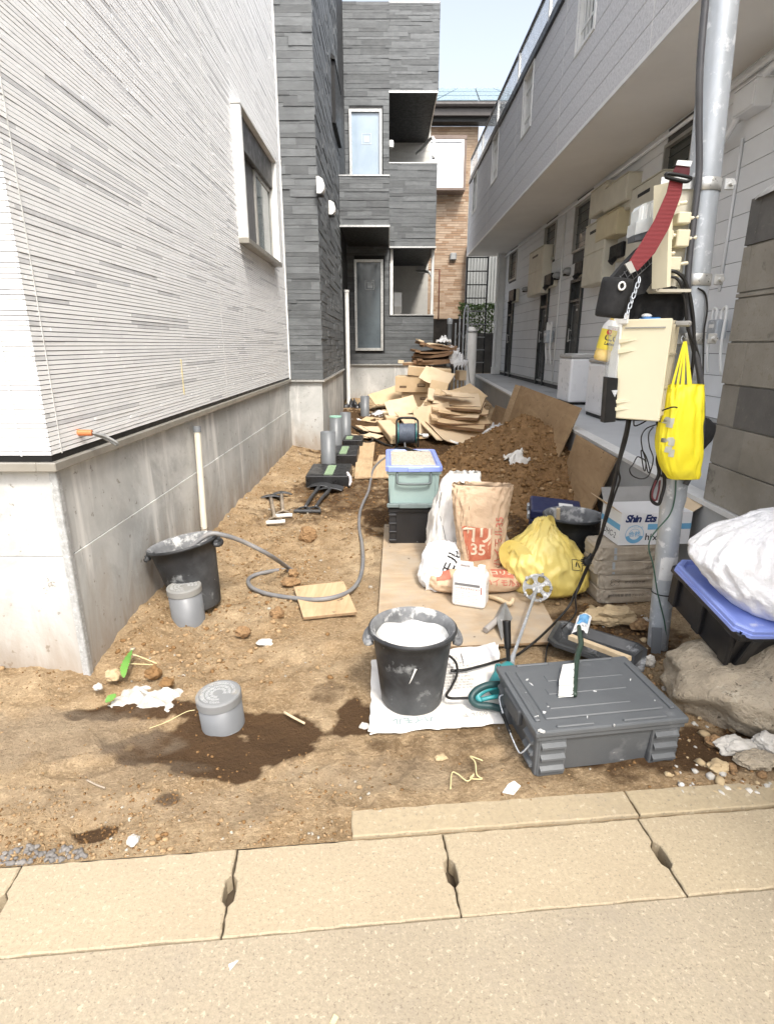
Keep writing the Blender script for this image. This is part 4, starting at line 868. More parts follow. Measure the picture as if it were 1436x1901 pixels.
# white woven bags
t = thing('cement_bag', 'tall white woven bag standing behind the brown one, open at the top', 'cement bag', (.43, 3.42, .035), group='cement bags')
mb = MB(); mb.cs = True
mb.blob([(.036, .12, .09, 0, 0), (.15, .16, .13, -.015, 0), (.3, .15, .12, -.01, 0), (.45, .13, .09, .0, .01), (.57, .11, .06, .03, .02), (.63, .085, .04, .05, .03)], 90, 2.6, .026, 8, 9, place((.44, 3.45, 0), R(5)), True, False, 4); bv = mb.bvh(); mb.build('bag', m_woven, t)
mb = MB(); mb.cs = True; mb.tube([onto(bv, (0, 1, 0), .001)(Vector((.345 + .02 * math.sin(k), 3, .1 + k * .07))) for k in range(7)], .0016, 5); mb.build('seam', m_text_k, t)
t = thing('cement_bag', 'half empty white cement bag slumped at the foot of the taller white one', 'cement bag', (.34, 3.18, .035), group='cement bags')
mb = MB(); mb.cs = True; mb.blob([(.036, .10, .06, 0, 0), (.08, .125, .085, .005, 0), (.15, .115, .075, .015, .03), (.22, .10, .055, .025, .07), (.26, .07, .03, .03, .09)], 80, 2.6, .022, 14, 10, place((.315, 3.10, 0), R(8))); bv = mb.bvh(); mb.build('bag', m_wfilm, t)
dv_ = (0, .93, -.35); mb = MB(); mb.text('ノモル', .085, place((.36, 2.8, .25)) @ Matrix(((1, 0, 0, 0), (0, 0, 1, 0), (0, 1, 0, 0), (0, 0, 0, 1))) @ Matrix.Rotation(R(65), 4, 'Z'), onto(bv, dv_, .004), .002); mb.build('lettering', m_text_k, t)
mb = MB(); mb.cs = True; mb.grid(lambda u, v: (.215 + .09 * u + .01 * math.sin(v * 9), 3.0 + .02 * math.sin(u * 5) , .04 + v * .15 + .012 * noise.noise(Vector((u * 4, v * 5, 2)))), 14, 14); mb.build('flap', m_wfilm, t)
# flattened bag under the bucket
q = [G(686, 1362, .02), G(936, 1343, .02), G(925, 1196, .03), G(690, 1226, .03)]
def flat(u, v):
    p = q[0].lerp(q[1], u).lerp(q[3].lerp(q[2], u), v); P = Vector((u * 5, v * 4, 2)); e = min(u, 1 - u, v, 1 - v)
    return (p.x + .012 * noise.noise(P * 2) * (e < .1), p.y + .014 * noise.noise(P * 1.7 + Vector((9, 0, 0))) * (e < .1), .022 + sst(.55, .85, v) * .017 + .006 * abs(noise.noise(P)) + .004 * noise.noise(P * 3) - .006 * sst(.04, 0, e))
mb = MB(); mb.cs = True; mb.grid(flat, 60, 44)
t = thing('flat_cement_bag', 'empty white cement bag spread flat on the soil under the mortar bucket', 'cement bag', (.22, 1.98, .02))
m_wpap = mat('white_paper_bag', (.76, .74, .70), (.62, .59, .54), 4, .7, bump=.5, bsc=16, bdist=.01, spots=(((.5, .43, .33), 5, .62, .12),))
bv = mb.bvh(); mb.build('bag', m_wpap, t); fz = onto(bv, (0, 0, -1), .0022)
ang = math.atan2(q[1].y - q[0].y, q[1].x - q[0].x)
mb = MB(); mb.text('ハイモル', .040, place((.10, 1.848, .05), ang + math.pi), fz, .002); mb.cm = 1; mb.text('60ルモ', .035, place((.34, 1.885, .05), ang + math.pi), fz)
for k in range(9): mb.text('混練水量 標準配合', .016, place((.31 - .012 * (k % 3), 2.06 + k * .021, .05), ang + math.pi), fz)
mb.text('ハイモル', .04, place((.33, 2.27, .05), ang + math.pi), fz)
mb.build('lettering', [mat('green_grey_print', (.33, .40, .40), None, 20, .8), mat('grey_print', (.38, .37, .35), None, 20, .8)], t)
mb = MB(); mb.quadbox([G(683, 1358, .024), G(694, 1360, .024), G(700, 1335, .03), G(690, 1333, .03)], .003); mb.build('corner_flap', m_wpap, t)
mb = MB(); mb.cs = True; c0, c1, c2, c3 = G(862, 1236, .04), G(925, 1215, .04), G(918, 1192, .045), G(855, 1212, .045)
mb.grid(lambda u, v: c0.lerp(c1, u).lerp(c3.lerp(c2, u), v) + Vector((0, 0, .006 * noise.noise(Vector((u * 3, v * 3, 5))) + .012 * math.sin(v * 3.1))), 16, 8); mb.build('folded_end', m_wfilm, t)
# jerry can
M = place((.455, 2.84, .035), R(-20)); t = thing('jerry_can', 'white plastic jerry can with a printed label, on the plywood before the brown bags', 'jerry can', (.455, 2.84, .035), R(-20))
m_jer = mat('translucent_white', (.82, .82, .81), (.77, .77, .76), 4, .32)
mb = MB(); mb.cs = False; mb.cbox((0, 0, .095), (.185, .115, .19), .022, M, 3); mb.add([(-.08, -.05, .185), (.08, -.05, .185), (.08, .05, .185), (-.08, .05, .185), (-.065, -.03, .215), (.075, -.03, .205), (.075, .03, .205), (-.065, .03, .215)], [(0, 1, 5, 4), (1, 2, 6, 5), (2, 3, 7, 6), (3, 0, 4, 7), (4, 5, 6, 7)], M); mb.build('body', m_jer, t)
mb = MB(); mb.cbox((-.035, 0, .236), (.085, .026, .016), .006, M, 2); mb.cbox((-.07, 0, .222), (.018, .026, .03), .004, M); mb.cbox((.0, 0, .222), (.018, .026, .03), .004, M); mb.build('handle', m_jer, t)
mb = MB(); mb.cyl(M @ Vector((.055, 0, .205)), M @ Vector((.055, 0, .232)), .021, .02, 20); mb.build('cap', m_jer, t)
mb = MB(); Ml = M @ Matrix.Translation((0, -.0585, 0)) @ Matrix(((1, 0, 0, 0), (0, 0, 1, 0), (0, 1, 0, 0), (0, 0, 0, 1)))
mb.cm = 0; mb.box(-.075, .06, .128, .142, -.0012, .0, 0, Ml); mb.cm = 1; mb.text('ハイモルエマルション', .0135, Ml @ Matrix.Translation((-.005, .112, 0)), None, .0004); mb.cm = 2
for k in range(7): mb.text('用途 配合 使用方法' if k % 2 else '標準 希釈 注意', .0072, Ml @ Matrix.Translation((-.072, .092 - k * .011, 0)), None, 0, 0, 'LEFT'); mb.text('モルタル混和用液' if k % 2 else '容量 二キロ', .0072, Ml @ Matrix.Translation((-.005, .092 - k * .011, 0)), None, 0, 0, 'LEFT')
mb.cm = 1; mb.box(.066, .072, .09, .13, -.001, 0, 0, Ml); mb.build('label', [mat('label_grey', (.2, .2, .2), None, 20, .6), m_redt, mat('label_ink', (.3, .3, .3), None, 20, .6)], t)
# yellow plastic bag
t = thing('plastic_bag', 'bulging translucent yellow plastic bag with its handles up, right of the brown cement bags', 'plastic bag', (.90, 3.08, 0))
mb = MB(); mb.cs = True; M = place((.92, 3.10, .0), R(8))
mb.blob([(.0, .17, .12, .03, 0), (.04, .22, .17, .03, 0), (.11, .235, .18, .02, 0), (.18, .23, .17, .0, 0), (.25, .21, .14, -.02, .0), (.31, .15, .10, -.02, .0), (.36, .085, .06, -.02, .0), (.41, .05, .035, -.02, .0), (.445, .028, .02, -.015, 0)], 110, 2.3, .026, 3, 14, M, vfr=5); bv = mb.bvh(); mb.build('bag', m_ytape, t)
def ribbon(mb, pts, wd, n=8, side=Vector((0, 0, 1))):
    P = cr(pts, n); vs = []
    for i, p in enumerate(P):
        tg = (P[min(i + 1, len(P) - 1)] - P[max(0, i - 1)]).normalized(); s_ = tg.cross(side); s_ = s_.normalized() if s_.length > .05 else Vector((1, 0, 0)); ww = wd(i / (len(P) - 1)) if callable(wd) else wd
        vs += [p - s_ * ww, p + s_ * ww]
    mb.add(vs, [(2 * i, 2 * i + 1, 2 * i + 3, 2 * i + 2) for i in range(len(P) - 1)])
mb = MB(); mb.cs = True; ribbon(mb, [(.80, 2.98, .22), (.75, 2.97, .30), (.69, 2.98, .34), (.655, 3.0, .30), (.68, 3.02, .22), (.74, 3.03, .17)], lambda u: .03 + .012 * math.cos(u * 6.28), 10, Vector((.15, 1, .25))); mb.build('handle', m_ytape, t)
mb = MB(); mb.cs = True; ribbon(mb, [(.87, 3.02, .33), (.89, 3.03, .42), (.915, 3.05, .46), (.935, 3.07, .42), (.95, 3.08, .33)], .022, 10, Vector((.1, 1, .1))); mb.build('handle', m_ytape, t)
mb = MB(); mb.cs = True; fo = onto(bv, (.1, .9, -.5), .004); 
for a in (((1.02, 2.8, .27), (1.09, 2.8, .27), (1.09, 2.8, .274), (1.02, 2.8, .274)), ((1.02, 2.8, .34), (1.09, 2.8, .34), (1.09, 2.8, .344), (1.02, 2.8, .344)), ((1.02, 2.8, .27), (1.0235, 2.8, .27), (1.0235, 2.8, .34), (1.02, 2.8, .34)), ((1.0865, 2.8, .27), (1.09, 2.8, .27), (1.09, 2.8, .34), (1.0865, 2.8, .34)), ((1.04, 2.8, .295), (1.047, 2.8, .295), (1.052, 2.8, .325), (1.045, 2.8, .325)), ((1.062, 2.8, .29), (1.068, 2.8, .29), (1.06, 2.8, .32), (1.054, 2.8, .32))): patch(mb, a, fo, 6, 6)
mb.build('printed_mark', m_text_k, t)

# ================================================================ corner trowel, mixer
t = thing('corner_trowel', 'grey steel corner trowel with a round handle lying on the plywood', 'trowel', (.55, 2.62, .034))
a, b, c, d, e, f = G(922, 1155, .05), G(948, 1172, .05), G(948, 1135, .10), G(935, 1117, .12), G(903, 1178, .05), G(924, 1182, .04)
mb = MB(); m1 = G(905, 1168, .07); A_, B_ = G(921, 1150, .085), G(938, 1118, .12)
mb.quadbox([A_, G(931, 1190, .036), G(951, 1148, .06), B_], .003); mb.quadbox([A_, G(912, 1158, .036), G(930, 1122, .045), B_], .003); mb.build('blade', mat('trowel_steel', (.33, .33, .32), (.22, .22, .215), 8, .5, .5, spots=(((.5, .49, .47), 20, .62, .08),)), t)
mb = MB(); mb.cyl(G(901, 1170, .055), G(924, 1150, .075), .016, .015, 16); mb.build('handle', mat('grey_handle', (.36, .33, .30), (.28, .26, .24), 9, .7), t)
mb = MB(); mb.tube([G(908, 1108, .05), G(925, 1112, .06), G(946, 1121, .06), G(952, 1112, .075)], .012, 8); solo(mb, 'wooden_stick', m_pale, 'pale curved wooden stick on the plywood behind the corner trowel', 'stick')
m_teal = mat('teal_plastic', (.03, .235, .25), (.025, .2, .21), 5, .4, spots=(((.4, .45, .44), 14, .64, .08),))
t = thing('power_mixer', 'teal hand held mortar mixer, its disc resting on the plywood', 'power mixer', (.47, 2.0, .03))
S0, S1 = D(946, 1236, 2.13), D(997, 1091, 2.86)
ax = (S0 - S1).normalized()
mb = MB(); bb = S0 + ax * .01; e1 = D(918, 1283, 2.0); mb.cs = True; mb.tube([bb, bb.lerp(e1, .35) + Vector((0, 0, .004)), bb.lerp(e1, .8), e1], lambda u: .030 + .012 * math.sin(u * 3.0), 16); mb.cs = False; Mh = Matrix.Translation(bb.lerp(e1, .35)); mb.cbox((.0, 0, .012), (.085, .075, .05), .014, Mh @ Matrix.Rotation(R(-12), 4, 'Z'), 2); mb.build('motor_housing', m_teal, t)
mb = MB()
for k in range(6): mb.cbox((-.03 + k * .011, -.01, .039), (.005, .03, .004), 0, Mh @ Matrix.Rotation(R(-12), 4, 'Z'))
mb.build('vent', m_black, t)
mb = MB(); mb.tube([D(930, 1270, 1.97), D(905, 1272, 1.95), D(884, 1282, 1.93), D(875, 1296, 1.91), D(885, 1308, 1.9), D(910, 1311, 1.9), D(940, 1315, 1.9), D(958, 1298, 1.93)], .014, 10); mb.cm = 1; mb.tube([D(925, 1274, 1.965), D(900, 1281, 1.945), D(886, 1293, 1.925), D(893, 1302, 1.915)], .012, 8); mb.tube([D(893, 1299, 1.915), D(915, 1294, 1.92), D(948, 1290, 1.95)], .009, 8); mb.build('loop_handle', [mat('teal_dark', (.015, .05, .052), None, 5, .5), m_teal], t)
mb = MB(); p0, p1 = D(944, 1236, 2.13), D(940, 1152, 2.2); mb.cyl(p0, p0.lerp(p1, .5), .009, .009, 12); mb.tube([p0.lerp(p1, .38), p0.lerp(p1, .5), p0.lerp(p1, .8), p1], lambda u: .014 + .004 * u, 14); mb.build('side_handle', m_black, t)
mb = MB(); mb.cyl(S0 + ax * .02, S0 - ax * .03, .024, .016, 16); mb.cyl(S0 - ax * .03, S0 - ax * .10, .014, .009, 12); mb.build('gear_head', m_steel, t)
mb = MB(); mb.cyl(S0 - ax * .08, S1, .0075, .0075, 12); mb.build('shaft', m_steel, t)
Md = Matrix.Translation(S1) @ (ax * -1).to_track_quat('Z', 'Y').to_matrix().to_4x4(); Md = Matrix.Translation(S1) @ Vector((.25, .75, -.62)).to_track_quat('Z', 'Y').to_matrix().to_4x4()
b = bmesh.new(); n = 60; ro, ri, rh = .078, .022, .017
mb = MB()
def discpt(rr, A, z): return (rr * math.cos(A), rr * math.sin(A), z)
mb.lathe([(.001, .008), (.03, .008), (.03, -.008), (.001, -.008)], 24, Md); mb.lathe([(.066, .006), (.078, .004), (.078, -.006), (.066, -.006), (.066, .006)], 40, Md, False, False)
for k in range(5):
    A0 = k * 2 * math.pi / 5
    mb.grid(lambda u, v: discpt(.028 + .04 * u, A0 + (v - .5) * .62 * (1.25 - .5 * math.sin(u * 3.14)), .003), 6, 6, Md); mb.grid(lambda u, v: discpt(.028 + .04 * u, A0 + (v - .5) * .62 * (1.25 - .5 * math.sin(u * 3.14)), -.003), 6, 6, Md)
    mb.cbox((.074 * math.cos(A0 + .6), .074 * math.sin(A0 + .6), -.010), (.014, .022, .022), .003, Md)
b.free(); mb.build('mixing_disc', mat('crusted_metal', (.42, .42, .41), (.22, .22, .22), 25, .8, .2, bump=.6, bsc=70, spots=(((.66, .66, .64), 30, .55, .08),)), t)
mb = MB(); mb.tube([D(875, 1296, 1.91), D(862, 1296, 1.92), D(836, 1296, 1.93), D(829, 1290, 1.96), D(838, 1275, 2.03), D(848, 1252, 2.10), D(847, 1232, 2.16), D(836, 1219, 2.19), D(828, 1216, 2.2)], .0055, 8); mb.build('cord', m_cable, t)

# ================================================================ toolbox and what lies on it
M = place((.725, 1.80, 0), R(8.3)); m_tb = mat('grey_tool_plastic', (.105, .112, .118), (.083, .089, .095), 2.5, .5, spots=(((.2, .205, .21), 4, .6, .15), ((.42, .42, .41), 16, .71, .03)), bump=.15, bsc=200, spec=.45)
m_tbd = mat('grey_tool_shade', (.045, .048, .052), (.038, .04, .043), 3, .55)
t = thing('toolbox', 'large dark grey plastic toolbox with a ribbed lid, behind the kerb', 'toolbox', (.725, 1.80, 0), R(8.3))
mb = MB(); HW, HD, HH = .255, .185, .165
mb.add([(-HW + .02, -HD + .02, .004), (HW - .02, -HD + .02, .004), (HW - .02, HD - .02, .004), (-HW + .02, HD - .02, .004), (-HW, -HD, HH), (HW, -HD, HH), (HW, HD, HH), (-HW, HD, HH)], [(3, 2, 1, 0), (0, 1, 5, 4), (1, 2, 6, 5), (2, 3, 7, 6), (3, 0, 4, 7), (4, 5, 6, 7)], M)
mb.build('body', m_tb, t)
for sx in (-1, 1):
    for sy in (-1, 1):
        mb = MB(); cx, cy = sx * (HW - .047), sy * (HD - .047)
        mb.cbox((sx * (HW - .052), sy * (HD - .02), .075), (.10, .05, .15), .008, M, 2); mb.cbox((sx * (HW - .02), sy * (HD - .05), .075), (.05, .10, .15), .008, M, 2)
        for k in range(3): 
            mb.prism([(0, 0), (.012, -.010), (.012, -.018), (0, -.020)], -.042, .042, M @ place((sx * (HW - .052), sy * (HD + .005), .045 + k * .045)) @ Matrix(((0, 0, 1, 0), (sy, 0, 0, 0), (0, 1, 0, 0), (0, 0, 0, 1))))
            mb.prism([(0, 0), (.012, -.010), (.012, -.018), (0, -.020)], -.035, .035, M @ place((sx * (HW + .005), sy * (HD - .052), .045 + k * .045)) @ Matrix(((sx, 0, 0, 0), (0, 0, 1, 0), (0, 1, 0, 0), (0, 0, 0, 1))))
        mb.build('corner_block', m_tb, t)
mb = MB(); mb.cbox((0, 0, .178), (.545, .405, .024), .006, M, 2); mb.cbox((0, -.002, .158), (.53, .39, .02), .004, M)
L = mb.build('lid', m_tb, t)
mb = MB(); mb.cbox((0, 0, .192), (.43, .29, .008), .0035, M); 
for k in range(3): mb.cbox((.0 + .03 * (k - 1), -.08 + k * .08, .1965), (.30, .038, .006), .0025, M)
for s in (-1, 1): mb.cbox((s * .245, 0, .193), (.018, .30, .010), .003, M); mb.cbox((-.13, s * .185, .192), (.13, .012, .01), .003, M); mb.cbox((.12, s * .185, .192), (.16, .012, .01), .003, M)
mb.build('lid_rib', m_tb, L)
mb = MB(); r = random.Random(8)
for (px, py, w_, h_) in ((978, 1262, .016, .008), (986, 1270, .022, .004), (1010, 1322, .012, .012), (1020, 1312, .008, .016), (995, 1330, .02, .004), (1104, 1283, .012, .004), (1170, 1262, .018, .004), (1005, 1356, .022, .010), (1215, 1300, .005, .005), (1090, 1330, .005, .004), (1140, 1345, .006, .004)):
    c = G(px, py, .1975); n = 14; a0 = r.uniform(0, 3); q = [(w_ * .5 * math.cos(i / n * 6.28) * r.uniform(.5, 1.2), h_ * .5 * math.sin(i / n * 6.28) * r.uniform(.5, 1.3)) for i in range(n)]; mb.prism(q, -.006, .0012, Matrix.Translation(c) @ Matrix.Rotation(a0, 4, 'Z'))
mb.build('plaster_splash', m_smear, L)
mb = MB(); mb.cbox((-.275, 0.0, .150), (.022, .15, .06), .006, M, 2); mb.build('latch', m_tbd, t)
mb = MB(); mb.tube([M @ Vector(p) for p in ((-.27, .10, .13), (-.292, .09, .12), (-.298, .0, .09), (-.295, -.11, .06), (-.288, -.14, .065), (-.265, -.16, .12))], .0028, 6); mb.cm = 1; mb.tube([M @ Vector(p) for p in ((-.297, .03, .095), (-.2985, -.05, .078))], .007, 8); mb.build('wire_handle', [m_steel, m_black], t)
ZL = .201
t = thing('hand_brush', 'hand brush with white bristles and a dark green handle lying on the toolbox lid', 'brush', G(1050, 1265, ZL))
hb = [G(1066, 1291, ZL + .006), G(1067, 1262, ZL + .008), G(1069, 1232, ZL + .012), G(1073, 1212, ZL + .02), G(1078, 1195, ZL + .035), G(1076, 1178, ZL + .05), G(1074, 1163, ZL + .055)]
mb = MB(); mb.tube(hb, lambda u: .0085 + .003 * math.sin(u * 3.1), 10); mb.build('handle', mat('bottle_green', (.02, .04, .028), (.03, .05, .035), 9, .5, spots=(((.4, .42, .4), 30, .66, .05),)), t)
mb = MB(); r = random.Random(3)
for k in range(420):
    u = r.random(); a = hb[0].lerp(hb[2], u * .98) + Vector((-.004, 0, r.uniform(-.004, .008))); l = .058 * (1 - .18 * abs(u - .5)); d = Vector((-1, -.12 + .5 * (u - .5) * -.5, -.04 + r.uniform(-.07, .06))).normalized() * l
    p = d.cross(Vector((0, 0, 1))).normalized() * .0012; mb.add([a - p, a + p, a + d + p, a + d - p], [(0, 1, 2, 3)]); mb.add([a - Vector((0, 0, .0012)), a + Vector((0, 0, .0012)), a + d + Vector((0, 0, .0012)), a + d - Vector((0, 0, .0012))], [(0, 1, 2, 3)])
mb.build('bristles', m_wplast, t)
# tray, stick and packet behind it
m_tray = mat('splashed_tray', (.03, .032, .035), (.055, .058, .06), 4, .5, spots=(((.34, .35, .36), 7, .58, .12), ((.6, .6, .59), 30, .68, .03)))
o_ = G(1108, 1200, .05); Mt = Matrix.Translation(o_) @ Euler((R(-4), R(6), R(-28))).to_matrix().to_4x4()
t = thing('plastic_tray', 'black plastic tray splashed with dried mortar, tipped against the back of the toolbox', 'tray', o_, R(-28), R(-4), R(6)); Mt = WM[t.name]
def octo(a, b, c, z): return [(-a + c, -b, z), (a - c, -b, z), (a, -b + c, z), (a, b - c, z), (a - c, b, z), (-a + c, b, z), (-a, b - c, z), (-a, -b + c, z)]
loops = [octo(.21, .15, .04, 0), octo(.21, .15, .04, .016), octo(.192, .132, .035, .018), octo(.165, .105, .03, -.022), octo(.155, .095, .028, -.024)]
vs = [p for l in loops for p in l]; mb = MB(); mb.add(vs, [(k * 8 + i, k * 8 + (i + 1) % 8, (k + 1) * 8 + (i + 1) % 8, (k + 1) * 8 + i) for k in range(4) for i in range(8)] + [tuple(32 + i for i in range(8))], Mt); mb.build('pan', m_tray, t)
mb = MB()
for k in range(3): mb.cbox((-.08 + k * .08, 0, -.018), (.012, .17, .008), .002, Mt)
mb.build('rib', m_tray, t)
mb = MB(); a, b = G(1058, 1186, .10), G(1168, 1228, .13); d = (b - a).normalized(); mb.cs = False; s_ = d.cross(Vector((0, 0, 1))).normalized() * .014; mb.quadbox([a - s_, a + s_, b + s_, b - s_], .02); solo(mb, 'wooden_batten', m_pale, 'pale wooden batten lying across the black splashed tray', 'batten')
mb = MB(); mb.cs = True; c = [G(1060, 1178, .09), G(1090, 1176, .09), G(1098, 1146, .11), G(1072, 1144, .11)]
fp = lambda u, v: c[0].lerp(c[1], u).lerp(c[3].lerp(c[2], u), v) + Vector((0, 0, .02 * math.sin(u * 3.1) + .01 * noise.noise(Vector((u * 5, v * 5, 3)))))
mb.grid(fp, 16, 16); bv = mb.bvh(); t = thing('plastic_packet', 'small white and blue plastic packet propped behind the green handled brush', 'packet', G(1078, 1172, .07)); mb.build('film', m_wfilm, t)
mb = MB(); mb.cs = True; mb.grid(lambda u, v: fp(.15 + .7 * u, .42 + .5 * v) + Vector((0, -.002, .003)), 14, 14); mb.build('print', mat('blue_print', (.10, .30, .55), (.2, .42, .65), 30, .5), t)
mb = MB(); mb.text('ハイモル', .022, Matrix.Rotation(R(20), 4, 'Z'), lambda v: fp(.5 + v.x * 9, .24 + v.y * 6) + Vector((0, -.002, .003))); mb.build('lettering', m_text_k, t)
# ================================================================ pipes in the soil
def pipe(x, y, z0, z1, r, label, cap=False, tilt=(0, 0), name='drain_pipe', m=None, grp='grey drain pipes standing in the soil'):
    M = place((x, y, z0), 0, R(tilt[0]), R(tilt[1])); t = thing(name, label, 'drain pipe', (x, y, z0), 0, R(tilt[0]), R(tilt[1]), grp); h = z1 - z0
    mb = MB(); mb.cs = True; mb.lathe([(r, 0), (r, h), (r - .006, h), (r - .007, h - .12), (.001, h - .12)], 40, M, False, False); mb.build('tube', m or m_pvc, t)
    if cap:
        mb = MB(); mb.lathe([(r + .0015, h - .03), (r + .0035, h - .028), (r + .004, h + .002), (r + .001, h + .007), (r - .008, h + .009), (r - .012, h + .0065), (.001, h + .0065)], 48, M, False, False); c = mb.build('cap', cap, t)
        mb = MB()
        for rr, n, s in ((r * .72, 26, 'おすい公共下水道設備'), (r * .5, 17, '宅地内最終'), (r * .3, 9, '規格')):
            for k in range(n):
                ch = s[k % len(s)]; A = k / n * 5.2
                mb.text(ch, r * .19, M @ Matrix.Translation((rr * math.cos(A), rr * math.sin(A), h + .0075)) @ Matrix.Rotation(A - R(90), 4, 'Z'))
        mb.build('lettering', m_capt, c)
    return t
m_capt = mat('cap_lettering', (.55, .56, .55), None, 20, .7)
m_cap = mat('dusty_cap', (.21, .213, .213), (.175, .18, .18), 4, .6, spots=(((.40, .345, .26), 5, .52, .2),)); m_pvcl = mat('pale_grey_pvc', (.165, .172, .18), (.135, .142, .15), 4, .45, spots=(((.48, .43, .36), 6, .6, .2),))
pipe(-.635, 1.885, -.06, .118, .0815, 'short grey drain pipe with a lettered cap, in the wet soil at the front', m_cap, (2, -3), m=m_pvcl)
pipe(-1.04, 2.70, -.05, .20, .083, 'grey drain pipe with a dusty cap, in front of the leaning black bucket', mat('pale_dusty_cap', (.19, .193, .19), (.24, .235, .215), 9, .8), (1, -2), m=m_pvcl)
pipe(-.665, 6.35, .0, .465, .083, 'open grey drain pipe rising from the nearest black plastic box')
MINT = pipe(-.70, 7.75, -.03, .47, .083, 'open grey drain pipe with a mint green top edge, beside the wall')
pipe(-.625, 8.55, -.03, .43, .083, 'open grey drain pipe half hidden by the green edged one')
pipe(-.42, 10.9, .02, .47, .083, 'open grey drain pipe farthest back, beside the plastic sheeting')
mb = MB(); q = Vector((-.70, 7.75, .47)); mb.lathe([(.078, .0), (.085, .003), (.0855, -.012)], 30, Matrix.Translation(q)); mb.build('tape', mat('mint_tape', (.30, .52, .42), None, 9, .6), MINT)
def slim(p0, p1, r, m, label, capm, name='upright_pipe'):
    t = thing(name, label, 'pipe', p0); mb = MB(); mb.cs = True; mb.cyl(p0, p1, r, r, 20); mb.build('tube', m, t)
    d = (Vector(p1) - Vector(p0)).normalized(); mb = MB(); mb.cyl(Vector(p1) - d * .035, Vector(p1) + d * .006, r * 1.22, r * 1.22, 20); mb.build('cap', capm, t); return t
pA, pB = Wx(381, 1008, -1.24), Wx(366, 793, -1.275)
t = slim((pA.x, pA.y, .0), tuple(pB), .0215, mat('ivory_pvc', (.62, .575, .47), (.56, .515, .42), 5, .45), 'slim cream pipe with a grey cap standing against the concrete foundation', m_pvc)
mb = MB(); d = pB - Vector((pA.x, pA.y, 0)); 
def wr(u, k): c = Vector((pA.x, pA.y, 0)) + d * u; return c + Vector((math.cos(k), math.sin(k), 0)) * .0245
mb.tube([wr(.14 + k * .0021, k * .9) for k in range(48)], .0022, 5, 2); p = wr(.15, 3.2); mb.tube([p, p + Vector((-.04, -.02, .004)), p + Vector((-.08, .01, -.01)), p + Vector((-.05, .03, 0)), p], .002, 5); mb.build('tie_wire', mat('rusty_wire', (.10, .06, .035), None, 20, .7), t)
t = slim((-.80, 12.0, .1), (-.80, 12.0, D(646, 539, 12.0).z), .042, m_wplast, 'tall white pipe standing upright beside the recessed porch', m_wplast)
# black plastic boxes
m_bbox = mat('black_box_plastic', (.012, .012, .0125), (.02, .02, .021), 5, .35, spec=.5); m_gtape = mat('green_tape', (.26, .36, .22), (.2, .29, .17), 14, .6)
def bbox(x0, x1, y0, y1, z0, z1, label, ts):
    t = thing('pipe_box', label, 'plastic box', ((x0 + x1) / 2, (y0 + y1) / 2, z0), group='black plastic pipe boxes in the soil')
    mb = MB(); mb.box(x0, x1, y0, y1, z0, z1, .012, None, 2); mb.build('case', m_bbox, t)
    mb = MB()
    for k in range(5): a = x0 + .03 + (x1 - x0 - .06) * k / 5; mb.box(a, a + .01, y0 - .006, y0 + .01, z0, z1 - .02, .002)
    mb.box(x0 + .02, x1 - .02, y0 + .04, y0 + .05, z1 - .002, z1 + .004); mb.build('rib', m_bbox, t)
    c = x0 + (x1 - x0) * ts; mb = MB(); mb.box(c - .045, c + .045, y0 + .03, y1 - .1, z1 + .0005, z1 + .0025); mb.build('green_tape', m_gtape, t)
bbox(-.83, -.39, 5.62, 6.24, -.02, .125, 'black plastic pipe box with green tape, nearest in its row', .52)
bbox(-.80, -.36, 6.72, 7.40, -.02, .135, 'black plastic pipe box with green tape, middle one in its row', .6); bbox(-.62, -.34, 7.86, 8.3, -.02, .13, 'black plastic pipe box farthest back, mostly hidden by grey pipes', .3)
mb = MB(); r = random.Random(2)
mb.tube([(-.40, 5.66, .13), (-.375, 5.63, .09), (-.38, 5.6, .03), (-.37, 5.62, .10), (-.41, 5.7, .14), (-.365, 5.65, .05)], .012, 7); solo(mb, 'tape_scrap', mat('pink_white_tape', (.74, .64, .66), (.8, .8, .8), 30, .5), 'loop of pinkish white tape hanging off the nearest black pipe box', 'tape')

# ================================================================ spades lying on the soil
m_sh = mat('spade_steel', (.055, .058, .062), (.09, .09, .092), 7, .4, .5); m_ws = mat('worn_shaft', (.36, .30, .23), (.2, .16, .12), 9, .6)
def spade(ph, pb, label, bw, bl, shaft, gripm, lift=.02):
    a, b = G(*ph, .03), G(*pb, .03); b.z = .05; d = (b - a).normalized(); s = d.cross(Vector((0, 0, 1))).normalized(); u = s.cross(d)
    t = thing('spade', label, 'spade', tuple(a.lerp(b, .5))[:2] + (.0,), group='spades lying on the soil')
    mb = MB(); mb.tube([a + d * .12, a.lerp(b, .5) + u * .01, b], .0155, 10); mb.build('shaft', shaft, t)
    mb = MB(); mb.tube([a + d * .13, a + d * .08 + s * .045, a + d * .01 + s * .06], .009, 8); mb.tube([a + d * .13, a + d * .08 - s * .045, a + d * .01 - s * .06], .009, 8); mb.build('fork', shaft, t)
    mb = MB(); mb.cyl(a - s * .075, a + s * .075, .0155, .0155, 12); mb.build('grip', gripm, t)
    mb = MB(); mb.cs = True; C = b + d * .02
    def bf(x, y): xx = (x - .5) * bw * (1 - .12 * y); return C + s * xx + d * (y * bl) + u * (.022 * (1 - (2 * abs(x - .5)) ** 2) - .012 - .006 * y)
    mb.grid(bf, 12, 8); mb.grid(lambda x, y: bf(x, y) - u * .004, 12, 8); mb.tube([bf(0, 0), bf(.25, 0), bf(.5, 0), bf(.75, 0), bf(1, 0)], .007, 6); mb.cs = True; mb.tube([b - d * .14, b, bf(.5, .35)], lambda q: .02 - .008 * q, 8); mb.build('blade', m_sh, t)
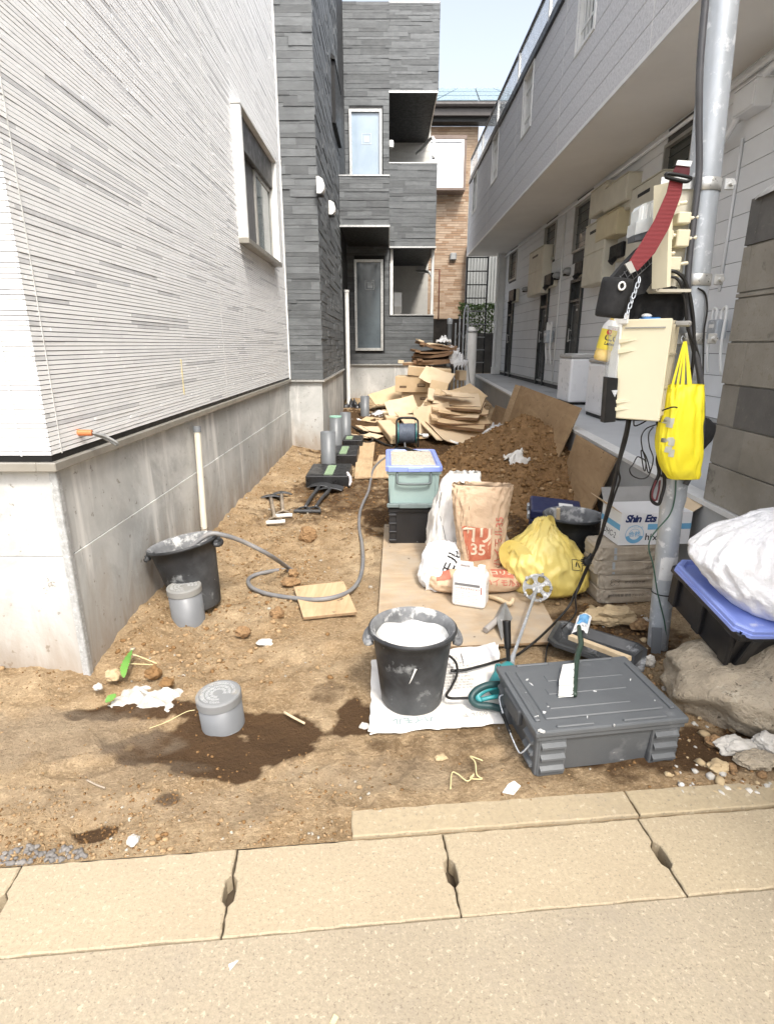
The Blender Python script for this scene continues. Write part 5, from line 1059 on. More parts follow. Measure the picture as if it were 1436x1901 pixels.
spade((512, 969), (503, 928), 'small worn spade with a pale grip, left of its twin on the soil', .20, .09, m_ws, m_wplast); spade((526, 957), (523, 922), 'small worn spade with a pale grip, right of its twin on the soil', .20, .09, m_ws, m_wplast)
spade((562, 949), (592, 908), 'long dark steel spade, left of its twin before the black pipe boxes', .24, .17, m_sh, m_sh); spade((580, 949), (612, 913), 'long dark steel spade, right of its twin before the black pipe boxes', .24, .17, m_sh, m_sh)

# ================================================================ containers
m_crk = mat('black_crate', (.010, .010, .011), (.018, .018, .02), 3, .4, spots=(((.35, .35, .34), 13, .69, .05),)); m_tealb = mat('pale_teal_plastic', (.33, .43, .41), (.28, .375, .36), 2, .45, spots=(((.2, .24, .23), 8, .68, .06),)); m_blid = mat('periwinkle_lid', (.20, .27, .66), (.26, .33, .70), 5, .4, spots=(((.6, .62, .74), 9, .62, .1),))
def crate(M, w, d, h, t, m, taper=.02, name='tub'):
    mb = MB(); a, b = w / 2, d / 2
    o = [(-a + taper, -b + taper, 0), (a - taper, -b + taper, 0), (a - taper, b - taper, 0), (-a + taper, b - taper, 0), (-a, -b, h), (a, -b, h), (a, b, h), (-a, b, h)]
    i = [(x * (1 - .012 / a), y * (1 - .012 / b), max(z, .01)) for x, y, z in o]
    mb.add(o + i, [(3, 2, 1, 0), (0, 1, 5, 4), (1, 2, 6, 5), (2, 3, 7, 6), (3, 0, 4, 7), (11, 10, 9, 8)[::-1], (8, 9, 13, 12), (9, 10, 14, 13), (10, 11, 15, 14), (11, 8, 12, 15), (4, 5, 13, 12), (5, 6, 14, 13), (6, 7, 15, 14), (7, 4, 12, 15)], M)
    for s in (-1, 1): mb.cbox((0, s * (b + .004), h - .022), (w + .01, .012, .03), .004, M); mb.cbox((s * (a + .004), 0, h - .022), (.012, d + .01, .03), .004, M)
    return mb.build(name, m, t)
cx, cy = .185, 4.12
t = thing('black_crate', 'black plastic crate with stepped corner ribs under the pale teal container', 'crate', (cx, cy, .036)); M = WM[t.name]
crate(M, .335, .60, .27, t, m_crk, .008, 'body')
for s in (-1, 1):
    mb = MB()
    for k in range(4): mb.cbox((s * .145, -.302, .03 + k * .062), (.055, .03, .012), .003, M)
    mb.cbox((s * .145, -.298, .12), (.05, .016, .22), .003, M); mb.build('corner_rib', m_crk, t)
t = thing('teal_container', 'pale teal container with a periwinkle blue lid, stacked on the black crate', 'container', (cx, cy, .308)); M = WM[t.name]
crate(M, .355, .62, .275, t, m_tealb, .012, 'body')
mb = MB(); mb.cbox((0, -.318, .018), (.37, .03, .028), .005, M, 2); mb.cbox((0, -.335, .02), (.20, .02, .035), .005, M, 2); mb.build('bottom_flange', mat('teal_grey', (.16, .2, .2), None, 5, .5), t)
for s in (-1, 1): mb = MB(); mb.cbox((s * .155, -.308, .14), (.014, .014, .22), .004, M); mb.build('corner_rib', m_tealb, t)
mb = MB(); mb.tube([M @ Vector(p) for p in ((-.115, -.312, .255), (-.115, -.33, .20), (-.10, -.336, .178), (0, -.338, .174), (.10, -.336, .178), (.115, -.33, .20), (.115, -.312, .255))], .009, 8); mb.build('handle', mat('grey_handle_teal', (.12, .15, .15), None, 5, .5), t)
mb = MB(); a, b = .195, .335
lp = lambda a, b, c, z: [(-a + c, -b, z), (a - c, -b, z), (a, -b + c, z), (a, b - c, z), (a - c, b, z), (-a + c, b, z), (-a, b - c, z), (-a, -b + c, z)]
vs = [p for l in (lp(a, b, .02, .262), lp(a, b, .02, .292), lp(a - .006, b - .006, .02, .30), lp(a - .03, b - .03, .02, .30), lp(a - .036, b - .036, .02, .288), lp(a - .04, b - .04, .02, .286)) for p in l]
mb.add(vs, [(k * 8 + i, k * 8 + (i + 1) % 8, (k + 1) * 8 + (i + 1) % 8, (k + 1) * 8 + i) for k in range(5) for i in range(8)] + [tuple(40 + i for i in range(8))], M); mb.cbox((0, -.339, .275), (.09, .012, .03), .004, M); mb.build('lid', m_blid, t)
mb = MB(); mb.cs = True; Mg = M @ Matrix.Translation((0, 0, .287))
mb.grid(lambda u, v: (-.155 + .31 * u, -.295 + .59 * v, .003 + .012 * min(1, 8 * min(u, 1 - u, v, 1 - v)) + .004 * noise.noise(Vector((u * 12, v * 20, 1))) + .003 * noise.noise(Vector((u * 40, v * 70, 1)))), 50, 80, Mg)
m_grav = mat('pale_sand', (.56, .51, .42), (.36, .32, .25), 60, .9, bump=.9, bsc=150, spots=(((.72, .68, .6), 80, .6, .05), ((.2, .17, .13), 110, .62, .05)))
o = solo(mb, 'sand', m_grav, 'pale sand filling the blue lid of the teal container', 'sand'); stuff(o)
mb = MB(); mb.tube([D(733, 835, 4.47), D(752, 834, 4.44), D(768, 838, 4.38), D(793, 843, 4.3)], lambda u: .015 - .005 * u, 10); mb.v = [(x, y, z + .004) for x, y, z in mb.v]; solo(mb, 'pry_bar', m_black, 'black bent bar lying on the sand in the blue lid', 'pry bar')
# crate on the rock, sack
A, Bc = D(1250, 1042, 2.30), D(1375, 1170, 1.86); yv = (A - Bc).normalized(); xv = Vector((.95, -.20, -.13)); xv = (xv - yv * xv.dot(yv)).normalized(); zv = xv.cross(yv)
Wd_, Ln_ = .62, (A - Bc).length + .02; ctr = (A + Bc) / 2 + xv * Wd_ / 2 - zv * .205
Mr = Matrix((xv, yv, zv)).transposed(); e = Mr.to_euler(); t = thing('storage_crate', 'black mortar spattered crate with a periwinkle lid, tilted on the broken concrete', 'crate', ctr, e[2], e[0], e[1]); M = WM[t.name]
crate(M, Wd_ - .02, Ln_ - .03, .19, t, m_crk, .035, 'tub')
mb = MB()
for s in (-1, 1):
    for k in (-.38, 0, .38): mb = MB(); mb.cbox((0, 0, 0), (.022, .05, .155), .005, M @ Matrix.Translation((s * (Wd_ / 2 - .022), k * Ln_, .085)) @ Matrix.Rotation(R(s * 10), 4, 'Y')); mb.build('rib', m_crk, t)
    for k in (-.36, -.12, .12, .36): mb = MB(); mb.cbox((0, 0, 0), (.045, .022, .155), .005, M @ Matrix.Translation((k * Wd_, s * (Ln_ / 2 - .026), .085)) @ Matrix.Rotation(R(-s * 10), 4, 'X')); mb.build('rib', m_crk, t)
mb = MB(); a, b = Wd_ / 2 + .006, Ln_ / 2 + .006
vs = [p for l in (lp(a, b, .045, .177), lp(a, b, .045, .190), lp(a - .004, b - .004, .045, .192), lp(a - .004, b - .004, .045, .205), lp(a - .010, b - .010, .045, .211), lp(a - .022, b - .022, .04, .211), lp(a - .028, b - .028, .04, .196), lp(a - .05, b - .05, .03, .196)) for p in l]
mb.add(vs, [(k * 8 + i, k * 8 + (i + 1) % 8, (k + 1) * 8 + (i + 1) % 8, (k + 1) * 8 + i) for k in range(7) for i in range(8)] + [tuple(56 + i for i in range(8))], M); mb.build('lid', m_blid, t)
mb = MB(); mb.tube([M @ Vector(p) for p in ((-.13, -b, .19), (-.13, -b - .012, .12), (-.10, -b - .016, .09), (.1, -b - .016, .09), (.13, -b - .012, .12), (.13, -b, .19))], .003, 6); mb.build('wire_handle', m_steel, t)
t = thing('cloth_sack', 'large white cloth sack slumped over the tilted crate with the blue lid', 'sack', tuple(ctr + zv * .21))
mb = MB(); mb.cs = True; C = ctr + zv * .20 - xv * .06 - yv * .04
mb.blob([(-.02, .19, .15, .07, -.02), (.03, .24, .19, .06, -.02), (.09, .27, .195, .03, -.0), (.16, .28, .18, -.01, .03), (.22, .25, .15, -.015, .05), (.28, .18, .11, .02, .07), (.33, .09, .06, .06, .08), (.345, .02, .015, .07, .08)], 130, 2.3, .034, 22, 9, Matrix.Translation(C), vfr=4)
mb.build('sack', mat('white_sackcloth', (.80, .79, .795), (.74, .735, .745), 3, .7, bump=.9, bsc=7, bdist=.045), t)
# stacked paper packs and the carton on them
m_pack = mat('kraft_wrap_old', (.44, .375, .29), (.33, .275, .205), 7, .8, bump=.7, bsc=22, bdist=.012, spots=(((.46, .42, .36), 9, .6, .1), ((.2, .1, .06), 12, .68, .05)))
m_ink = mat('faded_ink', (.10, .085, .07), None, 30, .8)
wd = ['topmost of its stack under the printed carton', 'second from the top of its stack, below the carton', 'third from the top of its stack with a clover mark', 'lowest of its stack on the soil']
for k in range(4):
    z = .255 - k * .085; x = 1.325 + (.03 if k > 1 else 0); M = place((x, 3.02, z), R((3, 1, 4, 6)[k]))
    t = thing('wrapped_block_pack', 'brown paper wrapped block pack, ' + wd[k], 'block pack', (x, 3.02, z), R((3, 1, 4, 6)[k]), group='paper wrapped packs under the carton'); 
    mb = MB(); mb.cs = True; mb.blob([(0, .165, .09, 0, 0), (.006, .17, .095, 0, 0), (.042, .172, .096, 0, 0), (.078, .17, .095, 0, 0), (.083, .16, .085, 0, 0)], 90, 8, .012, k + 30, 16, M, vfr=4); bv = mb.bvh(); mb.build('wrapping', m_pack, t)
    mb = MB(); fo = onto(bv, (0, 1, 0), .002); up = Matrix(((1, 0, 0, 0), (0, 0, 1, 0), (0, 1, 0, 0), (0, 0, 0, 1)))
    if k == 2:
        for c in range(4): mb.tube([fo(Vector((x - .085 + .016 * math.cos(c * 1.57 + .78) + .014 * math.cos(q), 2.5, z + .045 + .012 * math.sin(c * 1.57 + .78) + .011 * math.sin(q)))) for q in np.linspace(c * 1.57 + .78 - 2, c * 1.57 + .78 + 2, 9)], .001, 4, 2)
        mb.text('株式会社水建', .02, place((x + .03, 2.5, z + .042), 0) @ up, fo)
    elif k == 3: mb.text('建材用軽量 環境ブロック', .019, place((x - .015, 2.5, z + .05), 0) @ up, fo)
    else: mb.text('印', .024, place((x + .115, 2.5, z + .045), 0) @ up, fo)
    mb.build('lettering', m_ink, t)
    if k < 2: mb = MB(); mb.cs = False; mb.quadbox([fo(Vector((x - .075, 2.5, z + .008))), fo(Vector((x - .06, 2.5, z + .008))), fo(Vector((x - .066, 2.5, z + .078))), fo(Vector((x - .081, 2.5, z + .078)))], -.002, Vector((0, 1, 0))); mb.build('strap', mat('blue_grey_strap', (.42, .45, .47), None, 9, .6), t)
m_cart = mat('white_carton', (.76, .76, .76), (.70, .70, .70), 3, .6); m_carti = mat('carton_inside', (.60, .47, .31), (.53, .41, .27), 5, .75); m_cartb = mat('carton_band', (.13, .36, .58), (.18, .42, .62), 14, .6); m_cartk = mat('carton_navy', (.018, .03, .12), None, 14, .6); m_cartg = mat('carton_grey_flap', (.26, .255, .245), None, 5, .7)
M = place((1.46, 3.06, .343), R(4)); t = thing('printed_carton', 'white printed carton with open flaps on the paper wrapped packs, behind the pole', 'carton', (1.46, 3.06, .343), R(4))
a, b, h, e = .20, .115, .185, .003
mb = MB()
for x0, x1, y0, y1 in ((-a, a, -b, -b + e), (-a, a, b - e, b), (-a, -a + e, -b + e, b - e), (a - e, a, -b + e, b - e)): mb.box(x0, x1, y0, y1, 0, h, 0, M)
mb.box(-a + e, a - e, -b + e, b - e, .002, .005, 0, M); mb.build('box', m_cart, t)
def flap(q, m): mb = MB(); mb.quadbox([M @ Vector(p) for p in q], .0025); o = mb.build('flap', m, t)
flap([(-a, -b, h), (-a, b, h), (-a - .075, b + .01, h + .055), (-a - .085, -b - .01, h + .06)][::-1], m_carti)
flap([(-a, b, h), (a, b, h), (a, b + .05, h + .075), (-a, b + .05, h + .075)], m_cartg); flap([(a, -b, h), (a, b, h), (a + .07, b, h + .05), (a + .07, -b, h + .05)], m_carti)
Mf = M @ Matrix.Translation((0, -b - .0012, 0)) @ up; mb = MB(); mb.text('Shin', .056, Mf @ Matrix.Translation((-.175, .150, 0)), None, .0026, .22, 'LEFT', .92); mb.text('Ets', .056, Mf @ Matrix.Translation((-.068, .150, 0)), None, .0026, .22, 'LEFT', .92); mb.cm = 1; mb.text('hi', .055, Mf @ Matrix.Translation((-.035, .045, 0)), None, .0008); mb.text('x', .05, Mf @ Matrix.Translation((.003, .042, 0)), None, .0008); mb.cm = 2
mb.box(-.045, .2, .088, .120, -.0006, .0004, 0, Mf)
n = 44
for r0, r1, z in ((.049, .052, 0), (.030, .032, 0)): mb.add([(r_ * math.cos(i / n * 6.2832) - .115, r_ * math.sin(i / n * 6.2832) + .062, z) for r_ in (r0, r1) for i in range(n)], [(i, (i + 1) % n, n + (i + 1) % n, n + i) for i in range(n)], Mf)
mb.add([(r_ * math.cos(-2.9 + i / 20 * 2.66) - .115, r_ * math.sin(-2.9 + i / 20 * 2.66) + .062, 0) for r_ in (.031, .050) for i in range(21)], [(i, i + 1, 22 + i, 21 + i) for i in range(20)], Mf)
mb.text('合格', .032, Mf @ Matrix.Translation((-.115, .062, 0)), None, .0006); mb.text('ノンアスベスト品', .011, Mf @ Matrix.Translation((-.115, .103, 0)))
mb.build('print', [m_cartk, m_text_k, m_cartb], t)
Ms = M @ Matrix.Translation((-a - .0012, 0, 0)) @ Matrix(((0, 0, 1, 0), (-1, 0, 0, 0), (0, 1, 0, 0), (0, 0, 0, 1)))
mb = MB(); mb.cm = 1; mb.box(-b, b, .085, .118, -.0004, .0006, 0, Ms); mb.cm = 0; mb.text('DHC-2', .05, Ms @ Matrix.Translation((0, .042, 0)), None, 0, .2); mb.build('side_print', [m_text_k, m_cartb], t)
# blue case on the heap
M0 = place((1.235, 4.02, .13), R(-12), R(6), R(4)); t = thing('tool_case', 'navy blue hard tool case with a white sticker, half sunk in the soil heap', 'tool case', (1.235, 4.02, .13), R(-12), R(6), R(4)); M = WM[t.name]
m_navy = mat('navy_plastic', (.012, .018, .065), (.018, .026, .085), 4, .4); mb = MB(); mb.cbox((0, 0, .035), (.36, .30, .07), .012, M, 2); mb.build('base', m_navy, t); mb = MB(); mb.cbox((0, 0, .107), (.365, .305, .07), .014, M, 2); mb.build('lid', m_navy, t)
mb = MB(); mb.box(.02, .12, -.06, .05, .142, .1435, 0, M); mb.cm = 1; mb.box(.045, .095, -.035, .0, .1436, .1445, 0, M); mb.build('sticker', [m_wplast, m_text_k], t)
mb = MB(); mb.cbox((-.19, -.08, .072), (.02, .06, .05), .006, M); mb.cbox((-.19, .08, .072), (.02, .06, .05), .006, M); mb.build('latch', m_steel, t)
# ================================================================ hose and reel
rx_, ry_, rz_ = .285, 8.05, .035; t = thing('hose_reel', 'teal and black hose reel wound with grey blue hose', 'hose reel', (rx_, ry_, 0))
m_hose = mat('grey_blue_hose', (.12, .145, .19), (.09, .11, .15), 20, .5); rc = Vector((rx_, ry_, .19))
for s in (-1, 1):
    mb = MB(); c = rc + Vector((s * .12, 0, 0)); mb.cyl(c, c + Vector((s * .012, 0, 0)), .155, .155, 36); mb.cyl(c + Vector((s * .012, 0, 0)), c + Vector((s * .02, 0, 0)), .05, .05, 20); mb.build('flange', m_teal, t)
mb = MB(); mb.cyl(rc - Vector((.12, 0, 0)), rc + Vector((.12, 0, 0)), .06, .06, 20)
for lay, rr in enumerate((.10, .118, .136)): mb.tube([rc + Vector((-.108 + .216 * k / 170, rr * math.cos(k * .55 + lay), rr * math.sin(k * .55 + lay))) for k in range(171)], .0105, 7, 1, False)
mb.build('wound_hose', m_hose, t)
mb = MB()
for s in (-1, 1): mb.tube([(rx_ + s * .15, ry_ - .17, .01), (rx_ + s * .15, ry_ - .15, .2), (rx_ + s * .15, ry_ - .06, .36), (rx_ + s * .13, ry_, .39)], .014, 8)
mb.tube([(rx_ - .13, ry_, .39), (rx_ - .08, ry_, .41), (rx_ + .08, ry_, .41), (rx_ + .13, ry_, .39)], .017, 10); mb.build('frame', m_black, t)
mb = MB(); mb.cyl((rx_ + .15, ry_, .19), (rx_ + .22, ry_, .17), .011, .011, 8); mb.cyl((rx_ + .22, ry_ - .03, .165), (rx_ + .30, ry_ - .03, .16), .03, .03, 14); mb.build('crank', m_wplast, t)
hp = [(D(352, 1018, 2.82)), D(388, 992, 2.84), D(418, 994, 2.87), D(455, 1007, 2.95), D(500, 1030, 3.02), G(535, 1054, .04), G(546, 1062, .01), G(525, 1058, .005), G(495, 1062, .016), G(470, 1069, .016), G(461, 1079, .016), G(470, 1092, .016), G(500, 1103, .018), G(545, 1110, .03), G(590, 1113, .048), G(630, 1106, .048), G(657, 1091, .03), G(670, 1068, .018), G(674, 1040, .018), G(672, 1008, .018), G(667, 978, .018), G(670, 945, .018), G(684, 912, .018), G(689, 888, .03), G(695, 868, .05), G(715, 850, .05), Vector((.22, 7.4, .05)), Vector((.25, 7.9, .06)), Vector((.25, 8.03, .09))]
mb = MB(); mb.tube(hp, .0125, 10, 10); m_hoseg = mat('grey_hose', (.15, .155, .165), (.22, .21, .20), 9, .55); solo(mb, 'garden_hose', m_hoseg, 'long grey hose running from the reel over the soil into the leaning black bucket', 'hose')
mb = MB(); mb.tube([G(652, 792, .03), G(668, 800, .03), G(690, 812, .03), G(712, 824, .03), G(728, 829, .03)], .018, 7); mb.tube([G(668, 806, .03), G(666, 813, .03), G(680, 822, .04), G(692, 817, .05), G(684, 809, .03), G(672, 806, .04)], .016, 7); solo(mb, 'dark_hose', m_cable, 'dark hose coiled on the soil between the grey pipes and the cardboard', 'hose')
# ================================================================ cardboard
m_card = mat('cardboard', (.60, .45, .28), (.52, .38, .22), 3, .8, bump=.15, bsc=60); m_cardl = mat('cardboard_pale', (.70, .56, .38), (.63, .49, .32), 3, .8); m_cardd = mat('cardboard_brown', (.24, .145, .08), (.17, .10, .055), 5, .85)
m_cardp = mat('card_print', (.16, .10, .055), None, 20, .8)
def carton(loc, d, rz, label, rx=0, ry=0, m=None, prints=(), grp='cardboard boxes in the pile', name='cardboard_box'):
    t = thing(name, label, 'cardboard box', loc, R(rz), R(rx), R(ry), grp); M = WM[t.name]; m = m or m_card
    mb = MB(); mb.box(-d[0] / 2, d[0] / 2, -d[1] / 2, d[1] / 2, 0, d[2], .006, M); mb.build('box', m, t)
    mb = MB(); mb.box(-d[0] / 2 + .01, d[0] / 2 - .01, -d[1] / 2 + .004, -.004, d[2], d[2] + .004, 0, M); mb.box(-d[0] / 2 + .01, d[0] / 2 - .01, .004, d[1] / 2 - .004, d[2], d[2] + .004, 0, M); mb.build('flap', m_cardl, t)
    if prints:
        mb = MB()
        for x, z, w, h, mi in prints: mb.cm = mi; mb.box(x - w / 2, x + w / 2, -d[1] / 2 - .003, -d[1] / 2 - .0005, z - h / 2, z + h / 2, 0, M)
        mb.build('print', [m_cardp, m_red, m_cardl], t)
    return t
carton((.60, 11.15, .22), (.62, .45, .315), -3, 'plain cardboard box at the bottom of the pile with two dark printed marks', prints=((-.18, .2, .11, .035, 0), (.1, .2, .12, .05, 0), (.1, .205, .09, .025, 2), (-.1, .08, .2, .012, 0)))
carton((.55, 11.1, .545), (.74, .5, .29), -7, 'larger cardboard box on top of the plain one, dark printed label on its front', prints=((-.22, .1, .13, .04, 0), (.12, .13, .15, .06, 0), (.12, .135, .11, .025, 2)))
carton((.80, 11.05, .845), (.80, .5, .16), -5, 'crushed brown cardboard box with a red printed mark near its right end', 4, 5, None, ((.22, .09, .16, .085, 1), (.22, .09, .12, .05, 2), (.22, .09, .09, .03, 1)))
carton((.455, 9.0, .03), (.25, 1.9, .10), 7, 'long low cardboard box lying on the soil with printed letters on its near end', m=m_card)
bpy.data.objects['cardboard_box.003']['label'] = 'long low cardboard box on the soil, printed letters on its near end'
t = bpy.data.objects['cardboard_box.003']; M = WM[t.name]
CB = M @ Matrix.Translation((0, -.9515, .05)) @ Matrix(((1, 0, 0, 0), (0, 0, 1, 0), (0, 1, 0, 0), (0, 0, 0, 1)))
t.location = (.06, 9.05, .03); WM[t.name] = place(t.location, R(7)); M = WM[t.name]
for ch in t.children: WM[ch.name] = M
mb = MB(); mb.text('アイカテック', .052, M @ Matrix.Translation((0, -.952, .045)) @ Matrix(((1, 0, 0, 0), (0, 0, 1, 0), (0, 1, 0, 0), (0, 0, 0, 1))), None, .001); mb.build('lettering', m_cardp, t)
carton((.05, 10.9, .05), (.24, 1.5, .10), 4, 'long low cardboard box behind the lettered one, in line with it'); carton((.46, 10.1, .05), (.24, 1.3, .10), 14, 'long low cardboard box at an angle on the soil, left of the leaning box')
carton((.66, 9.5, .02), (.30, .13, .86), -14, 'tall cardboard box leaning back against the pile', -24, 12)
carton((1.42, 11.2, .75), (.14, .3, .18), 8, 'small open cardboard box at the right shoulder of the pile', m=m_cardl)
def sheet(c, w, d, rz, rx, ry, label, m, grp, fold=0, name='cardboard_sheet', th=.008, seed=0):
    M = place(c, R(rz), R(rx), R(ry)); t = thing(name, label, 'cardboard', c, R(rz), R(rx), R(ry), grp); M = WM[t.name]; r = random.Random(seed)
    def f(u, v): P = Vector((u * 3 + seed, v * 3, seed)); return Vector(((u - .5) * w, (v - .5) * d, .012 * noise.noise(P) + fold * (abs(u - .5) * 2) ** 3 * .1))
    mb = MB(); n = 14; up_ = Vector((0, 0, th)); vs = [f(i / n, j / n) for j in range(n + 1) for i in range(n + 1)]; N = len(vs); q = lambda i, j: j * (n + 1) + i
    fs = [(q(i, j), q(i + 1, j), q(i + 1, j + 1), q(i, j + 1)) for j in range(n) for i in range(n)]
    mb.add(vs + [v + up_ for v in vs], [f_[::-1] for f_ in fs] + [tuple(N + k for k in f_) for f_ in fs], M); mb.cm = 1
    ring = [q(i, 0) for i in range(n)] + [q(n, j) for j in range(n)] + [q(i, n) for i in range(n, 0, -1)] + [q(0, j) for j in range(n, 0, -1)]
    b0 = len(mb.v) - 2 * N; mb.f += [[b0 + ring[k], b0 + ring[(k + 1) % len(ring)], b0 + N + ring[(k + 1) % len(ring)], b0 + N + ring[k]] for k in range(len(ring))]; mb.m += [1] * len(ring); mb.sm += [False] * len(ring)
    mb.build('panel', [m, m_cardd], t)
    mb = MB(); mb.cm = 0; mb.box(-w / 2 - .09, -w / 2 + .01, -d * .46, d * .42, -.01, th - .004, 0, M @ Matrix.Rotation(R(8), 4, 'Y')); mb.build('flap', m, t)
    return t
g1 = 'flattened cardboard by the soil heap'; r = random.Random(5)
names_ = ['bottom sheet of the flattened cardboard by the soil heap, its front corner turned up', 'second sheet from the bottom of the flattened cardboard stack', 'third sheet from the bottom of the flattened cardboard stack', 'middle sheet of the flattened cardboard stack by the soil heap', 'third sheet from the top of the flattened cardboard stack', 'second sheet from the top of the flattened cardboard stack', 'top pale sheet of the flattened cardboard stack by the soil heap']
zz = [.10, .27, .33, .39, .45, .51, .57]
for k in range(7):
    sheet((1.10 + r.uniform(-.03, .03), 8.95 + (-.28 if k == 0 else k * .03), zz[k]), (.98, .88, .84, .86, .78, .80, .74)[k], (.9, .75, .8, .7, .75, .7, .66)[k], (20, -14, 9, -18, 6, -15, -4)[k], 14 + r.uniform(-2, 2), (3, 4, 3, 2, 3, 2, 4)[k], names_[k], m_cardl if k in (0, 6, 3) else m_card, g1, (.9, 0, .2, .1, .3, 0, .1)[k], seed=k, th=(.01, .05, .03, .045, .02, .04, .012)[k])
sheet((1.12, 8.86, .66), .40, .22, 24, 15, 4, 'small loose cardboard scrap on the top pale sheet, right one', m_cardl, g1, 0, seed=21); sheet((.98, 8.98, .67), .30, .26, -12, 16, 2, 'small loose cardboard scrap on the top pale sheet, left one', m_card, g1, 0, seed=22)
sheet((.74, 8.75, .32), .50, .42, 12, 74, -8, 'pale cardboard panel standing at the left side of the flattened stack', m_cardl, g1, .2, seed=23)
g2 = 'folded brown cardboard on top of the pile'
nm2 = ['lowest folded dark brown cardboard on the pile, under its darker layers', 'second folded dark brown cardboard from the bottom of the pile top', 'third folded dark brown cardboard from the bottom of the pile top', 'fourth folded brown cardboard, with a cream left edge', 'fifth folded brown cardboard, just below the topmost', 'topmost folded cardboard of the pile, pale on its upper side']
for k in range(6): sheet((.93 + r.uniform(-.02, .02), 11.15, 1.06 + k * .068), (.72, .66, .66, .70, .62, .58)[k], .5, r.uniform(-14, 14), r.uniform(2, 7), r.uniform(-7, 7), nm2[k], m_cardl if k in (5,) else m_cardd, g2, (.3, .2, .5, .2, .5, -.6)[k], seed=40 + k, th=(.05, .03, .05, .03, .045, .02)[k])
sheet((.70, 11.0, 1.05), .80, .14, -4, 0, -4, 'narrow cream cardboard roll under the folded brown cardboard', m_cardl, g2, .1, seed=50, th=.05)
g3 = 'cardboard pieces lying on the soil'
sheet((.02, 11.6, .42), .62, .34, 30, 40, -14, 'tan cardboard sheet leaning at the left foot of the pile', m_card, g3, .2, seed=60); sheet((-.18, 9.4, .05), .42, .5, 20, 3, 2, 'torn pale cardboard piece on the soil by the dark hose', m_cardl, g3, .3, seed=61); sheet((-.1, 10.4, .07), .5, .4, -15, 4, -2, 'flat tan cardboard piece beside the plastic sheeting', m_card, g3, .3, seed=62); sheet((.62, 10.3, .10), .7, .5, 12, 6, 3, 'dark crushed cardboard under the leaning box', m_cardd, g3, .5, seed=63)
for k, a in enumerate(((.42, 8.75, .05, .55, .42, -20, 3, 2, 'tan flattened cardboard on the soil between the reel and the pale standing panel', m_card), (.50, 9.6, .16, .6, .4, 35, 28, 8, 'tan flattened cardboard tilted against the foot of the leaning box', m_cardl), (.30, 10.7, .30, .5, .35, 18, 52, -10, 'small flattened cardboard propped against the lower plain box', m_cardl), (1.30, 9.9, .55, .7, .5, 30, 24, -12, 'flattened cardboard sliding off the back of the pale stack', m_card), (.95, 10.6, .82, .5, .34, -30, 46, 14, 'flattened cardboard hanging over the front of the larger box', m_cardl), (-.28, 8.7, .04, .3, .36, 40, 2, 3, 'small torn cardboard piece beside the plywood strip and dark hose', m_cardl))): sheet(a[:3], a[3], a[4], a[5], a[6], a[7], a[8], a[9], g3, .3, seed=80 + k)
def film(c, w, d, amp, label, m, seed, rx=0, rz=0, name='plastic_film', cat='plastic film', grp=None, fq=4, soft=False):
    M = place(c, R(rz), R(rx)); mb = MB(); mb.cs = True
    def f(u, v):
        P = Vector((u * fq + seed, v * fq, seed * 2.0)); X_ = (.35 + .7 * noise.noise(P) + .35 * noise.noise(P * 2.3) + .12 * abs(noise.noise(P * 5)) - .55 * (max(abs(u - .5), abs(v - .5)) * 2) ** 2) if soft else (.5 + abs(noise.noise(P)) + .5 * abs(noise.noise(P * 2.3)) - .9 * max(abs(u - .5), abs(v - .5)) * 2); k = 1 + .25 * noise.noise(Vector((seed, math.atan2(v - .5, u - .5) * 1.5, 0)))
        return ((u - .5) * w * k, (v - .5) * d * k, amp * X_)
    mb.grid(f, 44, 44, M); return solo(mb, name, m, label, cat, grp, tuple(c))
m_film = mat('milky_film', (.74, .75, .76), (.64, .65, .66), 4, .3, alpha=.75, bump=.5, bsc=15, bdist=.02)
film((1.28, 11.0, 1.2), .3, .55, .18, 'milky plastic film hanging over the right side of the folded cardboard', m_film, 3, 40, 30); film((1.06, 11.1, 1.47), .26, .2, .09, 'bunched milky plastic film on the topmost folded cardboard', m_film, 6); film((-.05, 11.2, .08), .75, .7, .10, 'crumpled milky plastic sheeting on the soil by the farthest grey pipe', m_film, 9); film((-.55, 10.6, .03), .5, .4, .07, 'torn white plastic sheeting on the soil left of the farthest grey pipe', m_wfilm, 12)
film((-.70, 11.9, .12), .42, .4, .22, 'black plastic heaped behind the tall white pipe', mat('black_film', (.02, .02, .022), None, 5, .35), 15); film((1.50, 7.7, .30), .18, .2, .10, 'clear crumpled plastic on the soil heap beside the flattened cardboard', m_film, 18, 30)
mb = MB(); mb.tube([(.92, 8.22, .06), (1.0, 8.16, .035), (1.15, 8.12, .02), (1.3, 8.16, .03), (1.42, 8.35, .14), (1.55, 8.5, .2)], .018, 7); solo(mb, 'trailing_string', m_wfilm, 'white plastic cord trailing under the flattened cardboard', 'cord')

